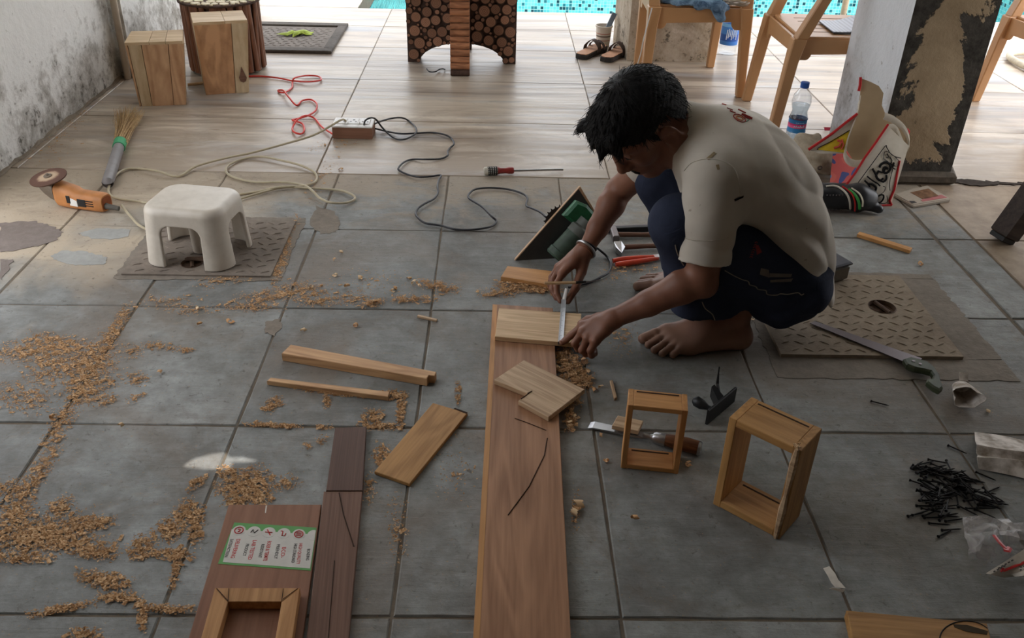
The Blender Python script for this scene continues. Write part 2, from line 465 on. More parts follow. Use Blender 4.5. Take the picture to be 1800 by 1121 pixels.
def tile_mesh(name, w_, d_, th=.02, bev=.0025, jag=0.0):
    b = MB()
    if jag:
        pts = []; n = 5
        cs = [(-w_ / 2, -d_ / 2), (w_ / 2, -d_ / 2), (w_ / 2, d_ / 2), (-w_ / 2, d_ / 2)]
        for i in range(4):
            a, c = cs[i], cs[(i + 1) % 4]
            for k in range(n):
                t = k / n; j = 0 if k == 0 else random.uniform(-jag, jag)
                pts.append((a[0] + (c[0] - a[0]) * t + (j if i % 2 else 0), a[1] + (c[1] - a[1]) * t + (0 if i % 2 else j)))
        b.prism(pts, -th, 0, None, bev)
    else: b.prism([(-w_ / 2, -d_ / 2), (w_ / 2, -d_ / 2), (w_ / 2, d_ / 2), (-w_ / 2, d_ / 2)], -th, 0, None, bev)
    return b.mesh(name)
def lay(name, me, mat, x, y, z=0.0, rz=0.0):
    if not me.materials: me.materials.append(mat)
    o = bpy.data.objects.new(name, me); COL.objects.link(o)
    o.location = (x, y, z); o.rotation_euler = (0, 0, rz); o.parent = floor
    return o
cols = [-2.17, -1.76, -1.36, -.963, -.566, -.168, .232, .643, 1.04, 1.43]
rows = [-.45, .05, .545, 1.045, 1.568, 2.078, 2.571, 3.03]
_cache = {}
def cell(name, mat, x0, x1, y0, y1, gap, jag, dz=.0012):
    w_, d_ = round(x1 - x0 - gap, 3), round(y1 - y0 - gap, 3)
    key = (name, w_, d_)
    if key not in _cache: _cache[key] = [tile_mesh(name, w_, d_, jag=jag) for _ in range(3)]
    me = random.choice(_cache[key])
    return lay(name, me, mat, (x0 + x1) / 2, (y0 + y1) / 2, random.uniform(-dz, 0), random.uniform(-.004, .004))
for i in range(len(cols) - 1):
    for j in range(len(rows) - 1):
        cell('stone_slab', MS_SLAB, cols[i], cols[i + 1], rows[j], rows[j + 1], .0048, .0014)
for j in range(len(rows) - 1):                                  # border strip at the right, then tan tiles
    cell('stone_slab', MS_SLAB, 1.435, 1.56, rows[j], rows[j + 1], .008, .002)
    for k in range(3):
        cell('tan_tile', MS_TAN, 1.56 + k * .52, 1.56 + (k + 1) * .52, rows[j] + .0, rows[j + 1], .006, 0)
wx = [-2.79 - 1.07, -2.79, -1.72, -.65, .42, 1.49, 2.56, 3.63, 4.7]
wy = [3.03, 3.61, 4.19, 4.77, 5.23, 5.68]
for i in range(len(wx) - 1):
    for j in range(len(wy) - 1):
        cell('wood_look_tile', MS_WT, wx[i], wx[i + 1], wy[j], wy[j + 1], .003, 0, .0006)
    for j in range(4):
        if wx[i + 1] < -.6: cell('wood_look_tile', MS_WT, wx[i], min(wx[i + 1], PX0), 5.68 + j * .58, 6.26 + j * .58, .003, 0, .0006)
# worn cement seam where the stone meets the printed tiles
def patch(name, pts_px, z, mat, seed=0, rough_=.018, sub=5, parent=None):
    """irregular thin spread of cement or dirt; outline given as floor points"""
    R = random.Random(seed); P = [G(*p) for p in pts_px]; out = []
    for i in range(len(P)):
        a, c = P[i], P[(i + 1) % len(P)]; rr = min(rough_, .22 * (c - a).length / sub * 2)
        for k in range(sub):
            q = a.lerp(c, k / sub); out.append((q.x + R.uniform(-rr, rr), q.y + R.uniform(-rr, rr)))
    return obj(name, MB().prism(out, 0.0, z, None, 0), mat, parent or floor)
MS_DUST = mat_concrete('cement_dust', (140, 128, 112), (182, 168, 150))
MS_MUD = mat_concrete('dried_mud', (118, 109, 99), (146, 136, 124))

MS_STN = mat_concrete('bare_stone', (112, 102, 96), (134, 124, 118)); MS_WET = mat_concrete('grey_wash', (146, 146, 142), (166, 166, 162))
patch('stone_patch', [(0, 392), (60, 388), (88, 396), (110, 408), (100, 422), (60, 434), (0, 444)], .0007, MS_STN, 31, .006, 6)
patch('stone_patch', [(140, 410), (160, 403), (190, 400), (228, 404), (226, 416), (190, 421), (160, 419)], .0006, MS_WET, 32, .006, 6)
patch('stone_patch', [(88, 450), (110, 440), (150, 442), (190, 452), (185, 464), (140, 466), (105, 460)], .0006, MS_WET, 33, .006, 6)
patch('stone_patch', [(0, 456), (24, 456), (10, 480), (0, 492)], .0007, MS_STN, 34, .005, 6)
patch('mud_stain', [(556, 362), (590, 372), (600, 392), (590, 408), (565, 412), (545, 395)], .0006, MS_MUD, 8, .006, 6)
patch('mud_stain', [(466, 566), (490, 560), (497, 574), (482, 590), (468, 584)], .0006, MS_MUD, 9, .004, 6)
# ------------------------------------------------------------ walls, pillars, roof
wl = MB(); wl.box((-1.85, 3.62, 1.35), (.2, 1.96, 2.7), None, .0)
struct('wall_left', wl, MS_WALL)
wl = MB(); wl.box((-1.82, 4.56, 1.35), (.26, .82, 2.7)); struct('trim_1', wl, MS_WALL)
wl = MB(); wl.box((-1.85, -.2, 1.35), (.2, 2.8, 2.7)); struct('wall_left_near', wl, MS_DULL)
wl = MB(); wl.box((.3, -1.5, 1.35), (4.5, .2, 2.7)); struct('wall_back', wl, MS_DULL)
wl = MB(); wl.box((2.45, .4, 1.35), (.2, 4.0, 2.7)); struct('wall_right', wl, MS_DULL)
# skirting of broken mortar where the left wall meets the floor
sk = MB(); R_ = random.Random(5); prev = []
for i in range(34):
    y = 2.66 + i * .047
    prev.append((y, .006 + R_.random() * .012, .004 + R_.random() * .012))
sk.sheet([[(-1.75, y, h) for y, wd, h in prev], [(-1.75 + wd * .6, y, h * .7) for y, wd, h in prev], [(-1.75 + wd, y, .001) for y, wd, h in prev]])
struct('baseboard_left', sk, MS_CONC)
def pillar(name, poly, mats, h=2.7, flare=0.0):
    b = MB(); b.prism(poly, 0, h); o = struct(name, b, mats[0])
    for mm in mats[1:]: o.data.materials.append(mm)
    return o
pr = pillar('pillar_right', [(1.388, 3.045), (1.675, 3.045), (1.675, 3.535), (1.388, 3.535)], [MS_PIL_R, mat_pillar_patch()])
for f in pr.data.polygons:
    if f.normal.y < -.5 or f.normal.x > .5: f.material_index = 1
bs = MB(); bs.prism([(1.40, 3.02), (1.69, 3.018), (1.72, 3.12), (1.705, 3.3), (1.69, 3.5), (1.6, 3.4), (1.45, 3.2)], 0, .045, None, .012)
obj('pillar_foot', bs, mat_concrete('dark_cement', (66, 60, 54), (112, 101, 88)), pr)
pillar('pillar_middle', [(.675, 4.615), (1.12, 4.615), (1.12, 5.0), (.645, 5.0)], [MS_PIL_L])
# sun patch: opening added to the unseen ceiling, shaped to throw it on the floor
hole = [G(*p) for p in [(322, 818), (340, 806), (372, 797), (398, 795), (404, 803), (428, 803), (460, 811), (440, 814), (410, 814), (404, 828), (362, 826), (324, 822)]]
CZ = 2.7
hole = [(h.x + SUN_DIR.x / SUN_DIR.z * CZ, h.y + SUN_DIR.y / SUN_DIR.z * CZ) for h in hole]
cb = bmesh.new()
outer = [(-2.0, -2.6), (3.5, -2.6), (3.5, 5.7), (-2.0, 5.7)]
vo = [cb.verts.new((x, y, CZ)) for x, y in outer]; vi = [cb.verts.new((x, y, CZ)) for x, y in hole]
ed = [cb.edges.new((vo[i], vo[(i + 1) % 4])) for i in range(4)] + [cb.edges.new((vi[i], vi[(i + 1) % len(vi)])) for i in range(len(vi))]
bmesh.ops.triangle_fill(cb, use_beauty=True, use_dissolve=False, edges=ed)
cme = bpy.data.meshes.new('ceiling'); cb.to_mesh(cme); cb.free(); cme.materials.append(MS_CEIL)
co = bpy.data.objects.new('ceiling', cme); COL.objects.link(co); co['kind'] = 'structure'
sol = co.modifiers.new('solid', 'SOLIDIFY'); sol.thickness = .01; sol.offset = 1

# ------------------------------------------------------------ pool and outside ground
MS_MOS = mat_mosaic()
pb = MB()
pb.box(((PX0 + PX1) / 2, (PY0 + PY1) / 2, PZ - .05), (PX1 - PX0, PY1 - PY0, .1))
pb.box(((PX0 + PX1) / 2, PY1 + .1, PZ / 2), (PX1 - PX0 + .4, .2, -PZ))
pb.box(((PX0 + PX1) / 2, PY0 - .004 + .002, PZ / 2 - .06), (PX1 - PX0, .012, -PZ - .12))
pb.box((PX0 - .1, (PY0 + PY1) / 2 + .1, PZ / 2 - .06), (.2, PY1 - PY0, -PZ - .12))
pb.box((PX1 + .1, (PY0 + PY1) / 2, PZ / 2), (.2, PY1 - PY0, -PZ))
pool = struct('trim_2', pb, MS_MOS); pool.name = 'pool_basin'
wm = NT('pool_water', .04, .5); wm.n.remove(wm.b)
tr = wm.new('BsdfTransparent'); tr.inputs[0].default_value = (.80, .95, .95, 1)
gl = wm.new('BsdfGlossy'); gl.inputs['Roughness'].default_value = .05
fr = wm.new('Fresnel'); fr.inputs['IOR'].default_value = 1.33
mx = wm.new('MixShader'); bpn = wm.new('Bump'); bpn.inputs['Strength'].default_value = .25; bpn.inputs['Distance'].default_value = .05
wm.put(bpn.inputs['Height'], wm.noise(wm.coord('World'), 3.0, 3, .5))
for nd in (gl, fr): wm.t.links.new(bpn.outputs[0], nd.inputs['Normal'])
wm.t.links.new(fr.outputs[0], mx.inputs[0]); wm.t.links.new(tr.outputs[0], mx.inputs[1]); wm.t.links.new(gl.outputs[0], mx.inputs[2])
wm.t.links.new(mx.outputs[0], wm.out.inputs[0])
wb = MB(); wb.sheet([[(PX0, PY0, -.95), (PX1, PY0, -.95)], [(PX0, PY1, -.95), (PX1, PY1, -.95)]])
wt = obj('pool_water', wb, wm.m, pool)
og = MB(); og.box((.5, 16, -.06), (30, 8.4 + 4.0, .1)); og.box((-9, 2, -.06), (9.6, 16, .1)); og.box((9.8, 2, -.06), (9.2, 16, .1)); 
struct('ground_outside', og, mat_concrete('paving', (170, 160, 146), (200, 190, 176)))
# ------------------------------------------------------------ object materials
W_TEAK = wood('teak', (208, 166, 122), (144, 98, 64))
W_PLANK = wood('teak_plank', (182, 138, 106), (130, 92, 66), (.9, 9, 9), contrast=.8)
W_PALE = wood('pale_wood', (226, 196, 156), (166, 128, 88), (1.2, 16, 16), contrast=.9)
W_PALE2 = wood('pale_brown_wood', (206, 176, 142), (140, 106, 76), (1.2, 18, 18), contrast=1.0)
W_HONEY = wood('honey_wood', (204, 156, 98), (144, 102, 58), (1.4, 10, 10), contrast=.6)
W_ORANGE = wood('orange_wood', (218, 164, 106), (166, 116, 68), (1.4, 10, 10), contrast=.6)
W_DARK = wood('dark_brown_wood', (140, 106, 88), (100, 72, 58), (.8, 22, 22), contrast=.35)
W_DARK2 = wood('darker_brown_wood', (116, 88, 75), (86, 63, 53), (.8, 30, 30), contrast=.25)
W_PLY = wood('plywood_face', (160, 116, 92), (126, 88, 68), (.8, 8, 8), contrast=.4, rough=.5)
W_FRAME = wood('frame_wood', (206, 158, 108), (150, 104, 62), (1.0, 14, 14), contrast=.6)
W_BOX = wood('box_front_wood', (196, 152, 110), (112, 70, 42), (1.6, 7, 7), contrast=1.0)
W_BOXP = wood('box_pale_wood', (232, 208, 172), (180, 148, 110), (1.2, 10, 10), contrast=.6)
W_LEG = wood('black_brown_wood', (88, 74, 66), (48, 38, 34), (1, 12, 12), contrast=.4)
P_BLACK = plain('black_plastic', (26, 26, 28), .45, .4)
P_IRON = plain('black_iron', (30, 29, 30), .5, .5, .3)
P_STEEL = plain('steel', (178, 178, 180), .3, .5, 1.0, .06)
P_DSTEEL = plain('dull_steel', (120, 112, 112), .42, .5, .8, .15, 12)
P_WHITE = plain('white_plastic', (226, 224, 220), .4, .4, 0, .05)
P_PAPER = plain('white_paper', (214, 206, 194), .8, .2, 0, .10, 60)
P_RED = plain('red_plastic', (190, 34, 36), .4, .4)
P_ORED = plain('orange_red_plastic', (206, 72, 46), .35, .5, 0, .1)
P_GREEN = plain('green_enamel', (32, 92, 58), .45, .4, 0, .25, 30)
P_GREENB = plain('green_band', (62, 160, 108), .5, .3)
P_BLUE = plain('blue_plastic', (44, 92, 176), .4, .4)
MARK = plain('pencil_mark', (62, 46, 38), .8, .1)

def board(name, label, cat, px, z0, th, mat, bev=.0012, group=None, parent=None, e=(0, 1)):
    P = [G(p[0], p[1], z0 + th) for p in px]
    M = frame_of(P[e[0]], P[e[1]], z0); I = M.inverted()
    loc = [(I @ q) for q in P]
    o = obj(name, MB().prism([(q.x, q.y) for q in loc], 0, th, None, bev), mat, parent, None, M if parent is None else None)
    if label: tag(o, label, cat, group)
    return o
def child_board(parent, name, px, z_world, z0, th, mat, bev=.0008, label=None):
    """flat piece given by outline on the level z_world, in the frame of its thing"""
    I = parent.matrix_world.inverted()
    loc = [I @ G(p[0], p[1], z_world) for p in px]
    return obj(name, MB().prism([(q.x, q.y) for q in loc], z0, z0 + th, None, bev), mat, parent, label=label)
def pencil_line(parent, px, zw, r=.0011, mat=None, name='pencil_line'):
    I = parent.matrix_world.inverted()
    return obj(name, MB().loft([(I @ G(x, y, zw), r) for x, y in px], 5), mat or MARK, parent)

# ---- boards and sticks on the floor
o = board('plank', 'long wide teak plank lying lengthwise under the smaller boards', 'plank', [(832 - 6, 1215), (866, 534), (972, 541), (1009, 1215)], 0, .02, W_PLANK, e=(0, 1))
child_board(o, 'sapwood_edge', [(826.5, 1214), (866, 535), (874, 535.5), (838, 1214)], .0205, .0195, .001, W_ORANGE, 0, 'paler sapwood strip along one edge')
pencil_line(o, [(893, 905), (930, 855), (957, 800), (962, 770)], .0205); pencil_line(o, [(905, 735), (925, 742), (960, 756)], .0205)
o = board('board', 'pale board under the tape measure, held across the long plank', 'board', [(870, 591), (877, 541), (1022, 551), (1019, 604)], .0205, .013, W_PALE, e=(0, 3))
o = board('board', 'pale notched board lying askew on the long plank', 'board', [(868, 667), (921, 632), (1028, 684), (964, 733), (911, 704), (927, 691)], .0205, .013, W_PALE2, e=(1, 2))
pencil_line(o, [(916, 701), (935, 687), (927, 691)], .034)
o = board('stick', 'thick teak stick with a split end, upper of the two parallel sticks', 'stick', [(511, 605), (495, 620.5), (750, 665), (754, 659), (764, 660), (767, 653)], 0, .023, W_TEAK, e=(1, 2))
o = board('stick', 'thin teak batten, lower of the two parallel sticks', 'stick', [(475.6, 663), (469, 669), (682, 697), (685, 688)], 0, .013, W_TEAK, e=(1, 2))
o = board('board', 'short teak board with a dark knotty end, lying diagonally by the plank', 'board', [(658, 828), (761, 707.5), (822, 725.5), (720, 850)], 0, .009, W_HONEY, e=(0, 1))
child_board(o, 'crack', [(797, 718), (800, 716.5), (822, 724.5), (820, 727)], .0095, .0088, .0006, MARK, 0)
DK = NT('dark_knot', .6, .2)
DK.color(lin((96, 62, 42)))
o = board('plank', 'dark brown plank along the plywood sheet', 'plank', [(569, 863), (637, 863), (604, 1215), (528, 1215)], 0, .012, W_DARK, e=(3, 0))
pencil_line(o, [(596, 866), (604, 905), (622, 960)], .0125); pencil_line(o, [(588, 985), (577, 1121)], .0125, .0008)
o = board('plank', 'short darker plank end above the dark brown plank', 'plank', [(589, 751), (644, 749), (637.5, 862), (573, 862)], 0, .0135, W_DARK2, e=(3, 0))
ply = board('plywood_sheet', 'reddish brown plywood sheet with a green and white sticker', 'plywood', [(402, 886), (565, 886), (519, 1215), (303, 1215)], 0, .007, W_PLY, e=(3, 0))
child_board(ply, 'scratch', [(467, 888), (469.5, 888), (467.5, 901), (465.5, 901)], .0075, .0065, .0008, P_PAPER, 0)
# sticker with its print
GREENP = plain('sticker_green', (96, 156, 88), .5, .3, 0, .05); WHITEP = plain('sticker_white', (204, 200, 192), .5, .3, 0, .06)
REDP = plain('print_red', (190, 62, 62), .6, .2, 0, .05); BLKP = plain('print_black', (64, 60, 60), .6, .2, 0, .05)
st = child_board(ply, 'sticker', [(412, 918), (556.5, 927), (546, 1002.5), (383, 990.5)], .0075, .007, .0004, GREENP, 0, 'green and white printed sticker')
Is = ply.matrix_world.inverted()
def stick_pt(u, v):
    """u across (0..1 left to right), v down (0..1)"""
    a = Is @ G(412, 918, .0075); b = Is @ G(556.5, 927, .0075); c = Is @ G(546, 1002.5, .0075); d = Is @ G(383, 990.5, .0075)
    return (a.lerp(b, u)).lerp(d.lerp(c, u), v)
def on_sticker(name, pts, z, mat):
    return obj(name, MB().prism([(q.x, q.y) for q in [stick_pt(*p) for p in pts]], z, z + .0002), mat, st)
on_sticker('white_field', [(.0, .17), (.995, .17), (.99, .955), (.045, .955)], .0074, WHITEP)
for i in range(6):
    cu = .09 + i * .178
    pts = [(cu + .078 * math.cos(a), .19 + .125 * math.sin(a)) for a in [k * PI / 10 for k in range(20)]]
    pts = [(min(p[0], .995), p[1]) for p in pts]
    on_sticker('icon_disc', pts, .0076, WHITEP)
    if i < 5:
        col = [REDP, BLKP, REDP, REDP, REDP][i]
        ring = MB(); ctr = stick_pt(cu, .19); e1 = stick_pt(cu + .05, .19) - ctr; e2 = stick_pt(cu, .27) - ctr
        sh = [[(math.cos(a), math.sin(a)) for a in [k * PI / 8 for k in range(17)]], [(-.6, .4), (-.3, -.5), (.2, .5), (.9, -.5)], [(-.9, 0), (.9, 0), (0, 0), (.5, .8), (0, 0), (-.5, -.8)], [(-.8, -.6), (-.3, -.6), (-.3, .8), (.3, .8), (.5, 0)], [(math.cos(a), math.sin(a)) for a in [k * PI / 8 for k in range(17)]]][i]
        ring.loft([((ctr.x + e1.x * a + e2.x * b, ctr.y + e1.y * a + e2.y * b, .0079), .0011) for a, b in sh], 5)
        if i == 4:
            for t in (-.4, 0, .4): ring.loft([((ctr.x + e1.x * a + e2.x * t, ctr.y + e1.y * a + e2.y * t, .0079), .0010) for a in (-.6, .6)], 5)
        if i == 0: ring.loft([((ctr.x + e1.x * a + e2.x * b, ctr.y + e1.y * a + e2.y * b, .0079), .0012) for a, b in [(-.3, -.3), (.3, -.3), (.2, .2), (-.1, .5)]], 5)
        obj('icon', ring, col, st)
def text_mesh(body, size, bold=.0, depth=.0001):
    cu = bpy.data.curves.new('lettering', 'FONT'); cu.body = body; cu.size = size; cu.extrude = depth; cu.offset = bold
    cu.align_x = 'LEFT'; cu.align_y = 'CENTER'; cu.resolution_u = 2
    t = bpy.data.objects.new('lettering', cu); COL.objects.link(t)
    dg = bpy.context.evaluated_depsgraph_get(); dg.update()
    me = bpy.data.meshes.new_from_object(t.evaluated_get(dg)); bpy.data.objects.remove(t); bpy.data.curves.remove(cu)
    return me
def lettering(body, M, parent, mat, width, height, name='lettering'):
    """letters stretched to width x height, local x = reading direction"""
    me = text_mesh(body, 1.0, .012)
    xs = [v.co.x for v in me.vertices]; ys = [v.co.y for v in me.vertices]
    sx = width / (max(xs) - min(xs)); sy = height / (max(ys) - min(ys)); x0, y0 = min(xs), (max(ys) + min(ys)) / 2
    for v in me.vertices: v.co = M @ Vector(((v.co.x - x0) * sx, (v.co.y - y0) * sy, v.co.z))
    me.materials.clear(); me.materials.append(mat)
    o = bpy.data.objects.new(name, me); COL.objects.link(o); o.parent = parent; return o
lines = [('DELIVERING', 'SATISFACTION', .125, .052, .40, .85, .41, .84), ('LAB TESTED', 'PRODUCT', .315, .245, .40, .86, .50, .78), ('BORER & TERMITE', 'RESISTANT', .485, .42, .40, .86, .48, .80), ('ECO-', 'FRIENDLY', .665, .595, .52, .76, .46, .80), ('HIGH QUALITY', 'HIGH STANDARD', .845, .79, .40, .88, .42, .86), ('', 'BONDING', .99, .945, .4, .8, .52, .78)]
for a, b, ua, ub, va0, va1, vb0, vb1 in lines:
    for body, u, v0, v1, m_, hgt in ((a, ua, va0, va1, REDP, .006), (b, ub, vb0, vb1, BLKP, .0048)):
        if not body: continue
        # the print leans with the sticker: left edge slants
        p0, p1 = stick_pt(u + .02 * (v0 - .5), v0), stick_pt(u + .02 * (v1 - .5), v1)
        dx = (p1 - p0); L = dx.length; dx.normalize()
        M = axes((p0.x, p0.y, .0077), (dx.x, dx.y, 0), (-dx.y, dx.x, 0), (0, 0, 1))
        lettering(body, M, st, m_, L, hgt * 1.25)
# wooden frame lying on the plywood
fz = .007 + .0006; fh = .02
A = [(378, 1032), (527, 1032), (497, 1235), (322, 1235)]; B = [(400.5, 1057), (495, 1057.5), (470, 1205), (357, 1205)]
fr0 = G(*A[0], fz + fh); wf = thing('picture_frame', 'small rectangular wooden frame lying on the plywood sheet', 'frame', M=frame_of(G(*A[3], fz + fh), fr0, fz))
child_board(wf, 'stile', [A[0], B[0], B[3], A[3]], fz + fh, 0, fh, W_FRAME); child_board(wf, 'stile', [A[1], B[1], B[2], A[2]], fz + fh, 0, fh, W_FRAME)
rl = [(403, 1032.4), (496, 1032.4), (495, 1057.2), (401, 1057)]
child_board(wf, 'rail', [(378.5, 1032.2), (526, 1032.2), (495, 1056.5), (401, 1056.5)], fz + fh, 0, fh - .0008, W_FRAME); child_board(wf, 'rail', [B[3], B[2], (497, 1234), (322, 1234)], fz + fh, 0, fh - .0008, W_FRAME)
pencil_line(wf, [(381, 1034), (400, 1055)], fz + fh + .0005, .0007); pencil_line(wf, [(402, 1034), (401, 1056)], fz + fh + .0005, .0006)
pencil_line(wf, [(523, 1034), (497, 1053)], fz + fh + .0005, .0006); pencil_line(wf, [(498, 1034), (495, 1056)], fz + fh + .0005, .0006)
board('wood_block', 'orange wood offcut on the floor behind the measuring hand', 'wood block', [(892, 467), (880.5, 486), (978, 502), (988, 478)], 0, .016, W_ORANGE, e=(1, 2))
board('stick', 'thin yellow stick on the stone floor right of the squatting man', 'stick', [(1511, 406.5), (1507, 411), (1600, 440), (1604, 435)], 0, .012, W_ORANGE, e=(1, 2))
board('stick', 'short thin splinter stick near the floor joint above the thick stick', 'stick', [(735, 552), (733, 555), (767, 563), (769, 560)], 0, .006, W_PALE2, e=(1, 2))
board('stick', 'little round twig on the floor left of the small box frame', 'stick', [(1072, 668), (1077, 667), (1085, 698), (1080, 700)], 0, .008, W_PALE2, e=(0, 3))
pl = board('board', 'wide honey board with a drawn circle at the bottom right', 'board', [(1488, 1072), (1735, 1095), (1765, 1215), (1520, 1215)], 0, .02, W_HONEY, e=(0, 1))
I = pl.matrix_world.inverted(); arc = [I @ G(1698 + 46 * math.cos(a), 1122 + 31 * math.sin(a), .0203) for a in [PI * .93 + k * PI / 24 for k in range(22)]]
obj('drawn_circle', MB().loft([(p, .0011) for p in arc], 5), P_BLACK, pl)
child_board(pl, 'burnt_slot', [(1676, 1097), (1700, 1098), (1737, 1109), (1735, 1115), (1700, 1110), (1678, 1102)], .0205, .0195, .0012, plain('burnt_wood', (58, 44, 22), .7, .2), 0)

# ---- box frames standing open
def open_box(label, fl, fr, br, top_fl, mat, th, slot=None):
    p0, p1, p2 = G(*fl), G(*fr), G(*br)
    M = frame_of(p0, p1, 0); I = M.inverted(); L = (p1 - p0).length; D = abs((I @ p2).y)
    n = (p1 - p0).normalized(); nn = Vector((-n.y, n.x, 0))
    r = Vector(ray(*top_fl)); c0 = Vector((0, 0, CAMH)); t = (p0 - c0).dot(nn) / r.dot(nn); H = (c0 + r * t).z
    t_ = thing('box_frame', label, 'box frame', M=M)
    obj('bottom_board', MB().box((L / 2, D / 2, th / 2), (L - 2 * th, D, th), None, .0012), mat, t_)
    tb = MB().box((L / 2, D / 2, H - th / 2), (L - 2 * th, D, th), None, .0012); tp = obj('top_board', tb, mat, t_)
    side = []
    for x in (th / 2, L - th / 2):
        me = MB().prism([(-H / 2, -D / 2), (H / 2, -D / 2), (H / 2, D / 2), (-H / 2, D / 2)], -th / 2, th / 2, None, .0012)
        s_ = obj('side_board', me, mat, t_); s_.matrix_local = axes((x, D / 2, H / 2), (0, 0, 1), (0, 1, 0), (-1, 0, 0))
    gm = MB(); gm.box((L / 2, D * .86, H + .0002), (L * .72, .0035, .001)); obj('groove', gm, MARK, tp)
    gm = MB(); gm.box((L / 2, D * .86, th + .0002), (L * .66, .0035, .001)); obj('groove', gm, MARK, tp)
    return t_, L, D, H
bx, L, D, H = open_box('small honey wood box frame standing open beside the chisel', (1091, 822), (1192, 833), (1196, 803), (1100, 711), W_ORANGE, .0115)
bx2, L2, D2, H2 = open_box('larger honey wood box frame standing askew, open to the floor', (1253, 885), (1370, 948), (1410, 909), (1283, 733), W_HONEY, .016)
cr = MB(); cr.loft([((L2 - .008, -.001, H2 * k / 6), .004 + .002 * ((k * 7) % 3)) for k in range(7)], 6); obj('torn_edge', cr, W_PALE2, bx2, label='pale splintered edge')
cl = MB(); cl.loft([(Vector((L2 - .012 + .006 * math.sin(k * 1.9), .004 + .007 * math.cos(k * 2.3), H2 + .003 + .004 * math.sin(k))), .0016) for k in range(12)], 5); obj('glue_blob', cl, W_PALE, bx2)

# ---- chisel, block, plane
p0, p1 = G(1036, 746, .004), G(1232, 790, .014)
M = frame_of(p0, p1, 0); Lc = (p1 - p0).length; ch = thing('chisel', 'wood chisel with steel blade and dark wooden handle behind the small box', 'chisel', M=M)
k = Lc
obj('blade', MB().hexa([(0, -.012, .003), (k * .50, -.010, .010), (k * .50, .010, .010), (0, .012, .003)], [(.010, -.012, .007), (k * .50, -.009, .015), (k * .50, .009, .015), (.010, .012, .007)]), P_STEEL, ch)
obj('neck', MB().loft([((k * .49, 0, .0125), .008), ((k * .55, 0, .013), .006), ((k * .585, 0, .013), .0085)], 12), P_STEEL, ch, 40)
obj('ferrule', MB().loft([((k * .58, 0, .0145), .0105), ((k * .60, 0, .0145), .0128), ((k * .68, 0, .0145), .0142), ((k * .69, 0, .0145), .0142)], 18), P_STEEL, ch, 40)
W_HANDLE = wood('handle_wood', (138, 92, 60), (74, 44, 28), (3, 20, 20), contrast=.6, rough=.35)
obj('handle', MB().loft([((k * .69, 0, .0155), .0135), ((k * .76, 0, .0165), .0155), ((k * .88, 0, .017), .0165), ((k * .985, 0, .0165), .0155)], 18), W_HANDLE, ch, 40)
obj('hoop', MB().loft([((k * .975, 0, .0165), .0163), ((k * .99, 0, .0165), .0163), ((k * .99, 0, .0165), .0148), ((k * 1.0, 0, .0165), .0148)], 18), P_STEEL, ch, 40)
board('wood_block', 'small pale offcut resting on the chisel blade', 'wood block', [(1086, 729.5), (1076, 747), (1122, 757), (1131, 739)], .0165, .012, W_PALE2, e=(1, 2))
p0, p1 = G(1243, 748), G(1291, 707)
M = frame_of(p0, p1, 0); Lp = (p1 - p0).length; pn = thing('hand_plane', 'black iron hand plane lying on its side beside the box frames', 'hand plane', M=M)
obj('sole', MB().box((Lp / 2, .003, .022), (Lp, .006, .044), None, .002), P_IRON, pn)
obj('side_wall', MB().hexa([(.01, .006, .001), (Lp - .01, .006, .001), (Lp - .02, .030, .001), (.03, .020, .001)], [(.01, .006, .005), (Lp - .01, .006, .005), (Lp - .02, .030, .005), (.03, .020, .005)]), P_IRON, pn)
obj('knob', MB().loft([((.03, .006, .024), .007), ((.03, .02, .024), .006), ((.028, .035, .026), .012), ((.028, .05, .028), .013), ((.028, .058, .028), .007)], 14), P_BLACK, pn, 50)
obj('lever_cap', MB().hexa([(.05, .006, .008), (.075, .006, .008), (.105, .05, .008), (.092, .05, .008)], [(.05, .006, .038), (.075, .006, .038), (.105, .05, .036), (.092, .05, .036)]), P_IRON, pn)
obj('adjusting_screw', MB().loft([((.098, .03, .02), .004), ((.12, .05, .03), .004), ((.122, .053, .06), .0018), ((.123, .054, .075), .0018)], 8), P_IRON, pn)

# ---- hand saw on the manhole cover
SZ = .016
a0, a1 = G(1425, 567, SZ), G(1600, 640, SZ)
M = frame_of(a0, a1, SZ - .003); I = M.inverted(); sw = thing('hand_saw', 'hand saw with dark blade and green pistol handle on the manhole cover', 'saw', M=M)
bl = [I @ G(*p, SZ) for p in [(1424, 567), (1432, 563.5), (1520, 594), (1621, 629), (1612, 640), (1587, 634), (1500, 598)]]
P_BLADE = plain('saw_blade', (96, 86, 88), .38, .5, .6, .15, 10)
obj('blade', MB().prism([(q.x, q.y) for q in bl], 0, .0022), P_BLADE, sw)
hp = [(1588, 630), (1600, 626), (1616, 630), (1630, 634), (1643, 644), (1651, 656), (1654, 668), (1658, 680), (1652, 685), (1640, 679), (1629, 670), (1630, 665), (1638, 665), (1641, 659), (1636, 652), (1624, 649), (1608, 646), (1594, 640)]
hh = [I @ G(*p, SZ + .012) for p in hp]
P_SAWH = plain('saw_handle_green', (60, 66, 46), .5, .3, 0, .3, 30)
obj('handle', MB().prism([(q.x, q.y) for q in hh], -.002, .016, None, .004), P_SAWH, sw)
rv = MB()
for px in [(1606, 634), (1618, 639)]:
    q = I @ G(*px, SZ + .014); rv.cyl((q.x, q.y, .0155), (q.x, q.y, .0172), .004)
obj('rivets', rv, P_DSTEEL, sw)

